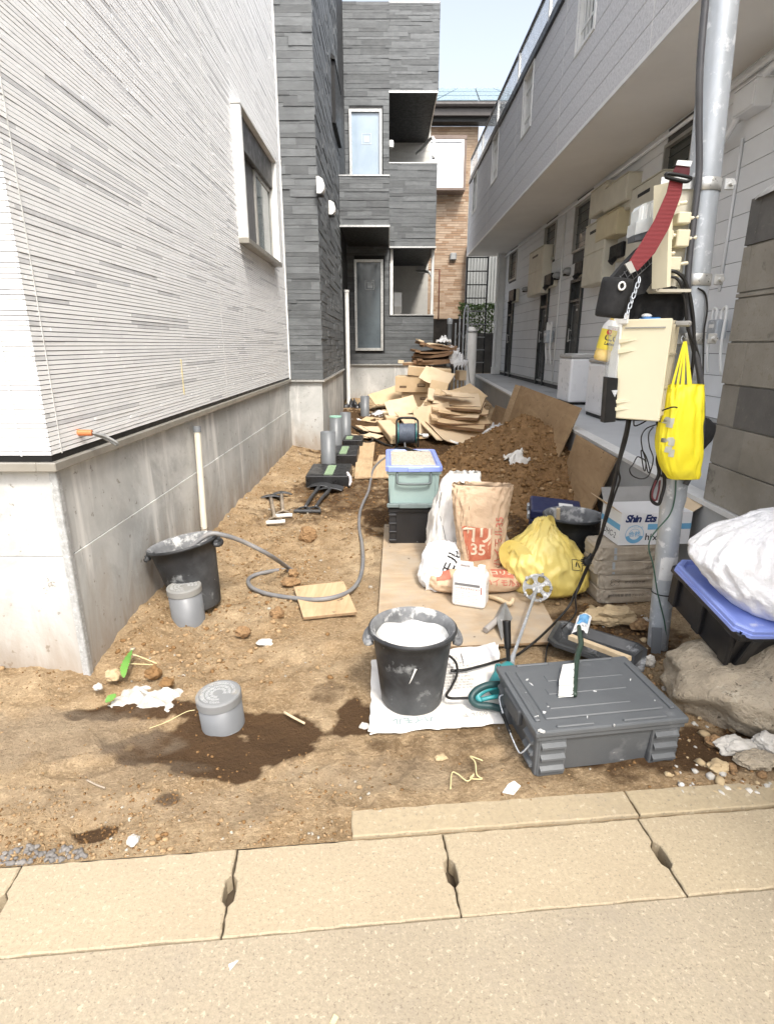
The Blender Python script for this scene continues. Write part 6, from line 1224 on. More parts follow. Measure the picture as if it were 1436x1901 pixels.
# ================================================================ stones, rubble, litter
m_rub2 = mat('broken_concrete', (.46, .39, .29), (.35, .29, .21), 4, .93, bump=1.0, bsc=42, bdist=.03, spots=(((.50, .44, .34), 14, .58, .1), ((.12, .095, .065), 22, .62, .05)))
m_rubl = mat('pale_rubble', (.54, .51, .46), (.38, .36, .32), 9, .92, bump=.9, bsc=55, spots=(((.72, .7, .66), 20, .6, .08),)); m_tanr = mat('tan_stone', (.48, .37, .22), (.34, .25, .14), 7, .92, bump=.8, bsc=60); m_ored = mat('orange_clod', (.33, .205, .10), (.22, .125, .055), 12, .95, bump=1.0, bsc=60, bdist=.02)
mb = MB(); mb.cs = False; mb.cs = True; mb.rock((1.64, 2.0, .085), (.49, .32, .225), 9, 5, .21, None, 1.5, True)
o = solo(mb, 'concrete_chunk', m_rub2, 'huge broken concrete chunk under the tilted crate', 'concrete chunk')
def stone(px, py, s, label, m, seed, z=0, sh=(1, .8, .6), name='stone', cat='stone', sub=3, amp=.42):
    p = G(px, py, z); mb = MB(); mb.rock((p.x, p.y, max(z, gz(p.x, p.y)) + s * sh[2] * .5), (s * sh[0], s * sh[1], s * sh[2]), seed, sub, amp); return solo(mb, name, m, label, cat)
for a in ((1362, 1398, .05, 'whitish rubble lump left of its pair at the foot of the huge concrete chunk', m_rubl, 3, 0, (1.3, .8, .55), 'rubble', 'rubble', 4), (1424, 1392, .05, 'pale rubble lump at the right photo edge below the huge concrete chunk', m_rubl, 5, .02, (1, .8, .8), 'rubble', 'rubble', 4), (1402, 1424, .06, 'broad grey rubble slab just behind the right end of the kerb stones', m_rub2, 8, 0, (1.2, .7, .45), 'rubble', 'rubble', 4),
          (1325, 1385, .032, 'orange clod beside the whitish rubble lump', m_ored, 9, 0, (1, .9, .7), 'clod', 'clod'), (1330, 1432, .035, 'small tan rubble piece behind the kerb, right of the toolbox', m_tanr, 10, 0, (1, .7, .6), 'rubble', 'rubble'), (1135, 1152, .10, 'long tan stone behind the splashed black tray', m_tanr, 11, .02, (1.2, .55, .5), 'stone', 'stone', 4), (1205, 1235, .03, 'white plaster crumb at the foot of the steel pole', m_rubl, 12, .0, (.8, .6, 1.1), 'rubble', 'rubble'), (1188, 1165, .06, 'brown stone just left of the pole foot', m_ored, 13, .0, (1.1, .7, .5)), (1200, 1290, .045, 'mottled grey rubble between the toolbox and the huge chunk', m_rubl, 14, 0, (.8, 1, .7), 'rubble', 'rubble'),
          (248, 1563, .0165, 'white stone on the soil near the gutter cover with the white splash', m_rubl, 15, 0, (1, 1.2, .7)), (183, 1278, .018, 'grey stone beside the metal corner of the white house', m_rubl, 16, .05, (1, .8, .8)), (677, 1350, .016, 'cream stone left of the flattened cement bag', m_rubl, 17, 0, (1.2, .8, .7)), (818, 1409, .018, 'round grey stone between the flattened bag and the kerb', m_tanr, 18, 0, (1.2, .8, .6)), (492, 1195, .035, 'flat cut concrete piece in the middle of the bare soil', m_rubl, 19, 0, (1.1, .8, .4)),
          (572, 1003, .062, 'large orange clod standing alone on the soil before the spades', m_ored, 20, 0, (1, .8, 1), 'clod', 'clod', 4), (516, 1148, .038, 'rounded orange clod left of the square plywood offcut', m_ored, 21, 0, (1, .9, .9), 'clod', 'clod'), (452, 1178, .036, 'orange clod right of the pipe with the dusty cap', m_ored, 22, .02, (1, .8, .8), 'clod', 'clod'), (212, 1258, .032, 'tan lump of soil against the white house corner', m_tanr, 23, .04, (1, .8, .8), 'clod', 'clod'), (545, 1068, .03, 'brown clod holding down the bend of the grey hose', m_ored, 24, .01, (1, .8, .9), 'clod', 'clod'), (285, 1255, .035, 'dark clod behind the crumpled white sack', m_clodd, 25, .03, (1, .9, .8), 'clod', 'clod'), (310, 1272, .028, 'dark clod right of the crumpled white sack', m_clodd, 26, .03, (1, .9, .8), 'clod', 'clod'), (540, 1085, .05, 'long brown clod inside the loop of the grey hose', m_ored, 27, .01, (1.2, .7, .6), 'clod', 'clod')): stone(*a)
c = G(275, 1292, .02); film((c.x, c.y, .012), .27, .15, .075, 'crumpled white plastic sack half buried in the soil left of the capped pipe', mat('dirty_white_film', (.50, .48, .44), (.40, .37, .32), 6, .5, bump=.6, bsc=18, bdist=.02, spots=(((.42, .31, .2), 9, .6, .12),)), 31, 0, -10, 'plastic_sack', 'plastic sack', None, 3, True)
c = D(962, 886, 5.6); film((c.x, c.y, hz(c.x, c.y) + .0), .26, .28, .13, 'crumpled white rag on the front slope of the soil heap', mat('dirty_rag', (.66, .65, .62), (.5, .48, .44), 9, .7, bump=.5, bsc=20), 34, 25, 20, 'rag', 'rag', None, 3, True)
film((1.72, 7.1, hz(1.66, 7.1) + .02), .3, .2, .05, 'brown paper scraps on the crest of the soil heap', m_cardl, 37, 20)
m_weed = mat('weed_leaf', (.13, .29, .05), (.08, .2, .035), 9, .5); m_stem = mat('straw', (.62, .55, .30), (.52, .44, .22), 9, .7)
t = thing('weed', 'pulled up weed with a bright green leaf and yellow stems by the white house corner', 'weed', G(240, 1262, .03))
mb = MB(); mb.tube([G(292, 1232, .03), G(268, 1222, .05), G(243, 1213, .07)], .0028, 5); mb.tube([G(285, 1234, .035), G(262, 1233, .04), G(240, 1232, .045)], .0022, 5); mb.tube([G(243, 1213, .07), G(236, 1235, .06), G(229, 1258, .03)], .003, 5); mb.tube([G(243, 1213, .07), G(248, 1203, .09)], .002, 5, spline=False); mb.build('stem', m_stem, t)
def leaf(pts, w, label=None):
    mb = MB(); mb.cs = True; P = cr(pts, 8); vs = []
    for i, p in enumerate(P): k = math.sin(math.pi * (i + .2) / len(P)) ** .7; s_ = (P[min(i + 1, len(P) - 1)] - P[max(i - 1, 0)]).cross(Vector((0, -.6, .8))).normalized(); vs += [p - s_ * w * k * (1 + .25 * math.sin(i * 2.1)) + Vector((0, 0, .006 * k)), p, p + s_ * w * k * (1 + .25 * math.sin(i * 2.4 + 1)) + Vector((0, 0, .006 * k))]
    mb.add(vs, [(3 * i + a, 3 * i + a + 1, 3 * i + a + 4, 3 * i + a + 3) for i in range(len(P) - 1) for a in (0, 1)]); return mb
leaf([G(246, 1206, .09), G(236, 1228, .075), G(231, 1245, .06), G(231, 1258, .045)], .017).build('leaf', m_weed, t)
t2 = leaf([G(214, 1288, .04), G(208, 1296, .035), G(197, 1304, .03)], .016); solo(t2, 'fallen_leaf', m_weed, 'small green leaf on the dark wet soil left of the crumpled white sack', 'leaf')
def twig(pts, r, label, m, name='twig', cat='twig'): mb = MB(); mb.tube(pts, r, 7, 5); return solo(mb, name, m, label, cat)
twig([G(528, 1322, .012), G(545, 1332, .012), G(566, 1343, .012)], lambda u: .0055 - .001 * u, 'pale broken twig on the wet soil right of the capped pipe', m_pale); twig([G(162, 1448, .012), G(180, 1457, .01), G(196, 1463, .008)], .0032, 'thin grey twig on the trodden soil at the left', m_ws)
twig([G(836, 1465, .012), G(839, 1435, .012), G(850, 1437, .016), G(868, 1450, .012), G(880, 1437, .014), G(873, 1445, .01), G(895, 1446, .012), G(885, 1438, .012), G(882, 1415, .014), G(873, 1404, .012), G(896, 1412, .012)], .0022, 'tangled straw coloured string on the soil before the toolbox', m_stem, 'string', 'string')
twig([G(278, 1352, .02), G(310, 1340, .02), G(345, 1322, .025), G(362, 1318, .03)], .0014, 'thin pale root lying between the white sack and the capped pipe', m_stem, 'root', 'root')
def scrap(px, py, pts, label, m, z=.004, name='paper_scrap'):
    p = G(px, py, z); mb = MB(); mb.prism(pts, 0, .0015, Matrix.Translation(p) @ Matrix.Rotation(R(8), 4, 'X')); solo(mb, name, m, label, 'scrap', None, tuple(p))
scrap(432, 1790, [(-.009, -.001), (.012, .008), (-.002, -.013)], 'tiny white triangular paper scrap on the road concrete', m_wplast); scrap(950, 1462, [(-.035, -.02), (.0, -.028), (.03, .005), (.012, .025), (-.01, .012)], 'torn white paper scrap on the soil left of the toolbox foot', m_wpap, .012); scrap(620, 1893, [(-.008, -.006), (.002, -.010), (.010, .004), (.0, .010)], 'small yellow leaf scrap at the bottom of the photo', m_stem)
scatter('gravel', 90, lambda x, y: 1 if math.hypot((x - G(75, 1590).x) / .13, (y - G(75, 1590).y) / .045) < 1 else 0, lambda r, x, y: .006 + .006 * r.random(), ((mat('dark_gravel', (.20, .185, .17), (.12, .112, .105), 20, .8),), lambda r, x, y: 0), 44, gz, (-1.3, -.6, 1.25, 1.5), 2)
scatter('rubble_bits', 260, lambda x, y: 1 if x > .95 + .1 * noise.noise(Vector((y * 4, 0, 0))) and y < 2.9 else 0, lambda r, x, y: .006 + .018 * r.random() ** 2.8, ((m_rubl, m_tanr, m_ored), lambda r, x, y: r.choice((0, 0, 1, 1, 2))), 45, gz, (.95, 1.75, 1.5, 3.0), 2)
# ================================================================ steel pole and everything hung on it
def pc(z, y=2.45): return Vector((1.311 - .0459 * z, y, z))
t = thing('steel_pole', 'leaning galvanised steel service pole at the corridor edge', 'pole', pc(0))
mb = MB(); mb.tube([pc(-.15), pc(.70), pc(.76), pc(.80), pc(1.6), pc(3.6)], lambda u: .046 if u < .30 else (.0575 if u > .42 else .050), 28, 8, False); mb.v = []; mb.f = []; mb.m = []; mb.sm = []
P_ = [(-.15, .046), (.0, .046), (.66, .049), (.70, .0495), (.74, .057), (.80, .058), (1.3, .058), (2.2, .0565), (3.8, .054)]; n = 32; vs = []
for z, rr in P_: c = pc(z); vs += [c + Vector((math.cos(2 * math.pi * i / n) * rr, math.sin(2 * math.pi * i / n) * rr, 0)) for i in range(n)]
mb.cs = True; mb.add(vs, [(k * n + i, k * n + (i + 1) % n, (k + 1) * n + (i + 1) % n, (k + 1) * n + i) for k in range(len(P_) - 1) for i in range(n)]); mb.build('shaft', m_steel, t)
for z, L_ in ((1.985, .13), (1.648, .03), (1.425, .17)):
    c = pc(z); mb = MB(); mb.cs = True; T_ = Matrix.Translation(c); mb.lathe([(.0605, -.022), (.0625, -.02), (.0625, .02), (.0605, .022)], 32, T_, False, False); mb.cs = False
    mb.box(.058, .095, -.045, -.038, -.02, .02, .003, T_); mb.cyl(c + Vector((.082, -.06, 0)), c + Vector((.082, -.03, 0)), .009, .009, 8); mb.box(-.06 - L_, -.045, -.058, -.053, -.02, .02, 0, T_); mb.build('clamp_band', m_alu, t)
q = pc(.43); mb = MB(); mb.cs = True
mb.grid(lambda u, v: (q.x + .0492 * math.cos(-2.5 + 1.75 * u), q.y + .0492 * math.sin(-2.5 + 1.75 * u), .36 + .115 * v), 16, 8); mb.build('sticker', mat('worn_sticker', (.70, .70, .69), None, 9, .6, spots=(((.4, .38, .34), 40, .66, .04),)), t)
mb = MB(); mb.lathe([(.060, -.006), (.062, 0), (.060, .006)], 28, Matrix.Translation(pc(.845)), False, False); mb.lathe([(.0505, -.003), (.0525, 0), (.0505, .003)], 28, Matrix.Translation(pc(.285)), False, False); mb.build('tie_band', m_black, t)
mb = MB(); mb.lathe([(.053, -.012), (.062, 0), (.05, .012)], 8, Matrix.Translation(D(1358, 42, 2.40) ), False, False); mb.v = []; mb.f = []; mb.m = []; mb.sm = []; e = D(1357, 42, 2.42); mb.rock(e, (.008, .008, .014), 3, 2, .4); mb.build('stub', m_black, t)
pc_ = G(1213, 1165, .05); mb = MB(); mb.quadbox([pc(-.02) + Vector((-.062, -.07, 0)), pc(-.02) + Vector((-.02, -.075, 0)), pc(.13) + Vector((-.02, -.065, 0)), pc(.13) + Vector((-.066, -.06, 0))], .004); mb.build('base_shield', m_pvc, t)
# upper breaker box
t = thing('breaker_box', 'upper cream breaker box on the pole, its cover off and breakers bare', 'breaker box', (1.06, 2.40, 1.62))
mb = MB(); A_, B_ = D(1213, 345, 2.30), D(1243, 338, 2.24); C_, E_ = D(1237, 533, 2.24), D(1209, 537, 2.30)
mb.quadbox([E_, C_, B_, A_], -.02); mb.build('cover', m_cream, t)
mb = MB(); mb.box(1.035, 1.165, 2.405, 2.43, 1.60, 1.97, .004); mb.box(1.03, 1.04, 2.32, 2.405, 1.60, 1.97); mb.box(1.035, 1.165, 2.32, 2.41, 1.595, 1.606); mb.build('back_plate', m_creamw, t)
r = random.Random(9)
for z, x, w_, h_ in ((1.91, 1.07, .05, .025), (1.86, 1.12, .05, .04), (1.80, 1.065, .045, .035), (1.79, 1.125, .05, .06), (1.735, 1.06, .03, .03), (1.70, 1.105, .05, .05), (1.655, 1.075, .06, .03)):
    mb = MB(); mb.box(x - w_ / 2, x + w_ / 2, 2.355, 2.405, z - h_ / 2, z + h_ / 2, .004); mb.cyl((x + w_ / 2, 2.37, z), (x + w_ / 2 + .03, 2.37, z + .004), .007, .007, 8); mb.build('breaker', m_cream, t)
# lower cabinet
Mc = place(D(1189, 690, 2.33) - Vector((0, 0, .19)), R(-40)); t = thing('pole_cabinet', 'lower cream plastic cabinet hung on the pole above the cables', 'cabinet', Mc.to_translation(), R(-40)); Mc = WM[t.name]; hw, hh = .095, .195
mb = MB(); mb.box(-hw, hw, -.012, .0, 0, hh * 2, .004, Mc); mb.build('door', m_cream, t)
mb = MB(); mb.box(-hw + .006, hw - .008, .002, .125, .006, hh * 2 - .006, .003, Mc)
for k in range(4): mb.box(hw - .010, hw, .012 + k * .028, .016 + k * .028, .02, hh * 2 - .02, 0, Mc)
for k in (.33, .66): mb.box(hw - .010, hw, .01, .12, hh * 2 * k - .004, hh * 2 * k + .004, 0, Mc)
mb.build('case', mat('cream_shade', (.60, .54, .39), None, 4, .5), t)
for z0, s in ((.315, 1), (.275, 1), (.075, 1), (.045, 1)):
    mb = MB(); mb.add([(-hw + .005, -.012, z0), (-hw + .07, -.012, z0 + .002), (-hw + .005, -.026, z0), (-hw + .005, -.012, z0 - .02), (-hw + .07, -.0125, z0 - .003), (-hw + .005, -.024, z0 - .016)], [(0, 1, 2), (3, 5, 4), (0, 2, 5, 3), (1, 4, 5, 2), (0, 3, 4, 1)], Mc); mb.build('hinge_rib', m_cream, t)
mb = MB(); mb.box(-hw + .02, hw - .02, -.016, -.012, hh * 2 - .035, hh * 2 - .030, 0, Mc); mb.build('slot', m_sash, t)
mb = MB(); mb.box(-hw - .028, -hw + .008, -.022, -.01, .015, hh * 2 + .02, .004, Mc); mb.box(-hw - .01, -hw + .03, -.024, -.012, hh * 2 - .02, hh * 2 + .025, .005, Mc); mb.build('edge_clip', m_wplast, t)
mb = MB(); a, b, c, d = D(1131, 605, 2.37), D(1149, 607, 2.37), D(1143, 780, 2.37), D(1122, 782, 2.37); mb.quadbox([d, c, b, a], .03, Vector((0, 1, 0))); mb.build('clear_cover', mat('clear_cover', (.40, .42, .43), None, 4, .15, alpha=.4), t)
mb = MB(); a, b, c, d = D(1127, 700, 2.362), D(1147, 702, 2.362), D(1142, 783, 2.362), D(1121, 785, 2.362); mb.quadbox([d, c, b, a], .045, Vector((0, 1, 0))); mb.build('black_tape', m_black, t)
mb = MB(); a, b, c = D(1135, 725, 2.358), D(1147, 724, 2.358), D(1141, 737, 2.358); mb.add([a, b, c, a + Vector((0, .003, 0)), b + Vector((0, .003, 0)), c + Vector((0, .003, 0))], [(0, 1, 2), (5, 4, 3), (0, 3, 4, 1), (1, 4, 5, 2), (2, 5, 3, 0)]); mb.build('reflector', m_steel, t)
for z in (.0, hh * 2 - .03): mb = MB(); mb.box(hw - .01, hw + .05, .05, .075, z, z + .022, .006, Mc); mb.build('mount_lug', m_sash, t)
# things resting on or hung around the cabinet
t = thing('blue_case', 'small bright blue plastic case with a white knob on top of the lower cabinet', 'case', D(1204, 607, 2.36)); c = D(1204, 598, 2.38)
mb = MB(); mb.cbox(c, (.07, .06, .035), .006, None, 2); mb.build('body', mat('bright_blue', (.02, .20, .55), None, 5, .35), t); mb = MB(); mb.cs = True; mb.rock(c + Vector((-.012, 0, .024)), (.02, .015, .009), 1, 3, .05, None, 1, True); mb.build('knob', m_wplast, t)
m_fab = mat('black_fabric', (.008, .008, .0085), (.014, .014, .015), 9, .85, bump=.5, bsc=70)
mb = MB(); mb.cs = True; c = D(1215, 575, 2.44); mb.blob([(-.075, .09, .03, 0, 0), (-.05, .11, .045, 0, 0), (.0, .115, .05, 0, 0), (.05, .10, .045, .01, 0), (.09, .05, .03, .02, 0)], 60, 2.8, .012, 3, 8, Matrix.Translation(c)); solo(mb, 'black_bag', m_fab, 'slack black bag hung behind the two cream boxes on the pole', 'bag')
def polyslab(pts, y, th, bev=0): v = [D(a, b, y) for a, b in pts]; mb = MB(); n = len(v); mb.add(v + [p + Vector((0, th, 0)) for p in v], [tuple(range(n)), tuple(range(2 * n - 1, n - 1, -1))] + [(i, n + i, n + (i + 1) % n, (i + 1) % n) for i in range(n)]); return mb
t = thing('tool_holster', 'black mesh tool holster slung on the pole by a red strap', 'holster', D(1180, 520, 2.34))
polyslab([(1135, 517), (1160, 488), (1185, 462), (1212, 440), (1222, 470), (1216, 515), (1196, 545), (1160, 552)], 2.34, .05).build('body', m_fab, t)
mb = MB()
for k in range(9):
    a = D(1142 + k * 8, 520 - k * 8.0, 2.337); b = D(1156 + k * 7, 540 - k * 7, 2.337); mb.tube([a, b], .0016, 5, spline=False)
for k in range(3): mb.tube([D(1142 + k * 6, 524 + k * 7, 2.336), D(1206 + k * 5, 458 + k * 12, 2.336)], .0016, 5, spline=False)
mb.build('mesh', mat('grey_mesh', (.16, .16, .16), None, 5, .7), t)
t = thing('tool_strap', 'dark red webbing strap hanging from the pole down to the black pouch', 'strap', D(1215, 400, 2.26))
m_web, nt_, p_, co_ = base('red_webbing'); wv = nd(nt_, 'ShaderNodeTexWave'); wv.bands_direction = 'Z'; wv.inputs['Scale'].default_value = 75; wv.inputs['Distortion'].default_value = .3; nt_.links.new(co_, wv.inputs['Vector']); nt_.links.new(mixc(nt_, wv.outputs['Fac'], (.13, .012, .016), (.27, .035, .04)), p_.inputs['Base Color']); p_.inputs['Roughness'].default_value = .75; setbump(nt_, p_, wv.outputs['Fac'], .5, .003)
def strap_mesh(L, Rr, y0, y1, th=.004):
    mb = MB(); n = len(L); fr = [[D(a[0], a[1], y0 + (y1 - y0) * i / (n - 1)), D(b[0], b[1], y0 + (y1 - y0) * i / (n - 1))] for i, (a, b) in enumerate(zip(L, Rr))]; vs = []
    for a, b in fr: vs += [a, b, b + Vector((0, th, 0)), a + Vector((0, th, 0))]
    mb.add(vs, [(4 * i + k, 4 * i + (k + 1) % 4, 4 * i + 4 + (k + 1) % 4, 4 * i + 4 + k) for i in range(n - 1) for k in range(4)] + [(0, 3, 2, 1), tuple(4 * (n - 1) + k for k in range(4))]); return mb
strap_mesh([(1243, 333), (1238, 356), (1214, 410), (1190, 450), (1167, 486)], [(1268, 336), (1264, 362), (1241, 424), (1215, 470), (1183, 503)], 2.20, 2.215).build('webbing', m_web, t)
strap_mesh([(1256, 306), (1250, 316), (1246, 326)], [(1280, 309), (1280, 318), (1278, 330)], 2.21, 2.205).build('webbing_end', mat('deep_red_web', (.075, .006, .01), None, 9, .8), t)
strap_mesh([(1258, 297), (1255, 306)], [(1285, 299), (1281, 309)], 2.205, 2.205, .006).build('clip', m_wplast, t)
mb = MB(); mb.tube([D(1236, 327, 2.195), D(1240, 322, 2.193), D(1278, 329, 2.193), D(1280, 334, 2.195), D(1270, 337, 2.195), D(1240, 330, 2.195)], .006, 8, 4, True, True); mb.build('buckle', m_black, t)
strap_mesh([(1160, 490), (1170, 508)], [(1171, 484), (1180, 503)], 2.205, 2.205, .008).build('keeper', m_sash, t)
c = D(1139, 553, 2.25); Mp = Matrix.Translation(c) @ Euler((R(4), R(6), 0)).to_matrix().to_4x4(); t = thing('tool_pouch', 'round black fabric tool pouch hanging at the end of the red strap', 'pouch', c)
mb = MB(); mb.cs = True; mb.lathe([(.046, -.070), (.053, -.066), (.055, -.05), (.056, .05), (.0545, .066), (.051, .068), (.050, .05), (.001, .05)], 36, Mp); mb.build('body', m_fab, t)
mb = MB(); e = D(1154, 531, 2.188); mb.tube([e + Vector((.011 * math.cos(k), 0, .013 * math.sin(k))) for k in np.linspace(0, 5.8, 10)], .0035, 7, 3, True, True); mb.build('eyelet', m_wplast, t)
mb = MB(); 
for k in range(8): a = D(1186 - k * 3.4, 520 + k * 9.5, 2.17); mb.tube([a + Vector((.006 * math.cos(q) * (1 if k % 2 else .4), .004 * math.sin(q) if k % 2 else .006 * math.sin(q), .012 * math.sin(q + .5))) for q in np.linspace(0, 5.5, 7)], .0022, 6, 3, True, True)
solo(mb, 'carabiner_chain', m_steel, 'short steel chain with hooks between the black pouch and the lower cabinet', 'chain')
t = thing('lidded_tub', 'small clear ribbed plastic tub above the black holster', 'tub', D(1197, 440, 2.36))
polyslab([(1184, 412), (1186, 388), (1192, 379), (1216, 370), (1216, 405)], 2.33, .07).build('lid', m_clear, t); polyslab([(1178, 436), (1181, 412), (1216, 402), (1216, 425)], 2.325, .08).build('body', m_clear, t); polyslab([(1178, 447), (1178, 436), (1216, 425), (1216, 440)], 2.33, .07).build('base', mat('slate_base', (.08, .09, .10), None, 4, .5), t)
for k in range(3): polyslab([(1190 + k * 8, 408 - k * 2), (1193 + k * 8, 383 - k * 3), (1195 + k * 8, 382 - k * 3), (1192 + k * 8, 407 - k * 2)], 2.328, .004).build('rib', m_wplast, t)
c = D(1117, 665, 2.42); Mb = Matrix.Translation(c) @ Euler((R(6), R(10), R(4))).to_matrix().to_4x4(); t = thing('drink_bottle', 'yellow labelled drink bottle with a blue cap wedged beside the lower cabinet', 'bottle', c)
mb = MB(); mb.cs = True; mb.lathe([(.028, -.01), (.034, 0), (.035, .02), (.0335, .03), (.0345, .04), (.0345, .105), (.032, .125), (.02, .15), (.0135, .158), (.0135, .165), (.001, .166)], 32, Mb); mb.build('bottle', mat('amber_drink', (.62, .40, .05), (.74, .6, .3), 9, .12, spec=.8), t)
mb = MB(); mb.cs = True; mb.lathe([(.0352, .036), (.0356, .04), (.0356, .112), (.035, .114)], 36, Mb, False, False); mb.cm = 1; mb.lathe([(.0356, .114), (.033, .128), (.0215, .150)], 36, Mb, False, False); mb.build('label', [mat('yellow_label', (.72, .58, .05), None, 9, .4), m_wplast], t)
mb = MB(); mb.cs = True; mb.lathe([(.0155, .160), (.0158, .186), (.001, .187)], 20, Mb); mb.build('cap', mat('blue_cap', (.02, .08, .35), None, 5, .4), t)
wrap = lambda x0: (lambda v: Mb @ Vector((.0361 * math.cos(-1.75 + (v.x + x0) / .036), .0361 * math.sin(-1.75 + (v.x + x0) / .036), v.y)))
mb = MB(); mb.text('C.C.', .034, Matrix.Translation((.008, .082, 0)), wrap(0), .001); mb.text('Lemon', .017, Matrix.Translation((.006, .06, 0)), wrap(0), .0006); mb.cm = 1; k_ = 20; mb.add([wrap(0)(Vector((-.012 + .010 * math.cos(i / k_ * 6.283), .104 + .010 * math.sin(i / k_ * 6.283), 0))) for i in range(k_)], [tuple(range(k_))]); mb.text('ビタミン', .009, Matrix.Translation((.012, .118, 0)), wrap(0)); mb.build('lettering', [m_text_k, mat('label_red', (.6, .06, .03), None, 9, .5)], t)
# yellow shopping bag
t = thing('shopping_bag', 'bright yellow shopping bag hanging by its straps from the pole clamp', 'shopping bag', D(1262, 890, 2.33))
def yb(px0, px1, py, y, dp): a, b = D(px0, py, y), D(px1, py, y); return (a.z, (b.x - a.x) / 2, dp, (a.x + b.x) / 2, y)
mb = MB(); mb.cs = True; mb.blob([yb(1243, 1294, 889, 2.31, .02), yb(1232, 1295, 872, 2.31, .038), yb(1222, 1298, 835, 2.31, .05), yb(1226, 1297, 790, 2.31, .05), yb(1234, 1300, 755, 2.31, .045), yb(1240, 1302, 725, 2.31, .03), yb(1246, 1303, 714, 2.31, .022)], 80, 3.0, .011, 6, 8, None, True, False, 3); bv = mb.bvh(); mb.build('bag', m_ybag, t)
hk = D(1268, 634, 2.33)
for a, b in (((1243, 722), (1248, 722)), ((1252, 728), (1257, 728)), ((1262, 724), (1269, 722)), ((1275, 720), (1284, 716))):
    mb = MB(); y_ = 2.285; p0, p1 = D(*a, y_), D(*b, y_); mb.quadbox([p0, p1, hk + Vector((.003 + .0035 * (a[0] - 1262) / 15, -.012, 0)), hk + Vector((-.003 + .0035 * (a[0] - 1262) / 15, -.012, 0))], .003); mb.build('strap', m_ybag, t)
mb = MB(); mb.cs = True; fo = onto(bv, (0, 1, 0), .003); w0 = [D(x, y, 1.9) for x, y in ((1236, 860), (1250, 850), (1252, 810), (1238, 815))]
r = random.Random(4)
for k in range(14): cx, cz = r.uniform(1232, 1250), r.uniform(775, 858); s = r.uniform(3, 7); patch(mb, [D(cx - s, cz + s * .8, 2.25), D(cx + s * .7, cz + s, 2.25), D(cx + s, cz - s, 2.25), D(cx - s * .6, cz - s * .9, 2.25)], fo, 4, 4)
mb.build('worn_print', mat('worn_grey_print', (.42, .42, .36), (.5, .5, .42), 30, .6), t)
mb = MB(); mb.tube([D(1266, 638, 2.33), D(1264, 630, 2.335), D(1267, 624, 2.35), D(1271, 628, 2.36)], .0025, 6); solo(mb, 'hook', m_steel, 'small steel hook holding the yellow shopping bag on the pole clamp', 'hook')
mb = MB(); mb.cs = True; c = D(1302, 805, 2.40); mb.blob([(-.07, .02, .02, -.012, 0), (-.03, .035, .03, 0, 0), (.03, .04, .03, .005, 0), (.065, .02, .02, -.01, 0)], 40, 2.5, .008, 2, 7, Matrix.Translation(c)); solo(mb, 'black_bag', m_fab, 'small black bag peeking out behind the yellow shopping bag', 'bag')
# cables
def cable(pts, r, label, name='cable', m=None, k=8): mb = MB(); mb.tube(pts, r, 9, k); return solo(mb, name, m or m_cable, label, 'cable')
Y = 2.36
cable([D(1314, -60, 2.36), D(1309, 0, 2.36), D(1299, 120, 2.36), D(1297, 220, 2.37), D(1297, 320, 2.375), D(1288, 400, 2.375), D(1279, 480, 2.375), D(1276, 540, 2.37), D(1281, 610, 2.36), D(1294, 670, 2.35), D(1301, 720, 2.35), D(1302, 790, 2.36), D(1296, 850, 2.38), D(1272, 900, 2.375)], .0125, 'thick black service cable running down the front of the pole', m=mat('grey_black_sheath', (.05, .05, .055), (.085, .085, .09), 7, .4))
cable([D(1232, 512, 2.36), D(1245, 503, 2.35), D(1262, 510, 2.345), D(1275, 530, 2.345), D(1284, 570, 2.345), D(1288, 620, 2.345), D(1286, 670, 2.345), D(1278, 720, 2.36)], .0065, 'thin black cable arching from the breaker box down the pole, upper of two'); cable([D(1232, 522, 2.36), D(1248, 514, 2.345), D(1262, 525, 2.34), D(1271, 560, 2.34), D(1276, 610, 2.34), D(1296, 660, 2.345), D(1302, 705, 2.35)], .0055, 'thin black cable arching from the breaker box down the pole, lower of two')
cable([D(1295, 535, 2.38), D(1308, 545, 2.39), D(1312, 575, 2.39), D(1306, 620, 2.39), D(1304, 700, 2.39), D(1300, 800, 2.39)], .0035, 'thin black tie cable along the right side of the pole')
cable([D(1166, 778, 2.40), D(1162, 800, 2.40), D(1150, 850, 2.42), D(1138, 905, 2.46), D(1124, 960, 2.52), D(1112, 1005, 2.58), D(1098, 1035, 2.62), D(1086, 1062, 2.66), D(1074, 1090, 2.70), D(1064, 1108, 2.71)], .0085, 'thick black cable hanging from the lower cabinet past the yellow plastic bag'); cable([D(1170, 778, 2.40), D(1163, 815, 2.40), D(1148, 868, 2.42), D(1150, 890, 2.43), D(1140, 920, 2.46), D(1122, 975, 2.52), D(1110, 1000, 2.56), D(1102, 1030, 2.60)], .0045, 'thin black cable beside the thick one below the lower cabinet')
cable([D(1066, 1104, 2.71), D(1056, 1125, 2.66), G(1035, 1150, .05), G(1005, 1180, .05), G(975, 1205, .05), G(955, 1218, .045), G(925, 1227, .045), G(890, 1237, .05), G(860, 1244, .05), G(836, 1245, .05)], .0062, 'black extension cable crossing the plywood edge to the power mixer'); cable([D(1074, 1086, 2.70), D(1068, 1110, 2.66), G(1068, 1138, .08), G(1052, 1158, .07), G(1030, 1178, .05), G(1016, 1200, .03), G(1012, 1232, .02)], .0042, 'thin black cable dropping onto the soil behind the splashed tray')
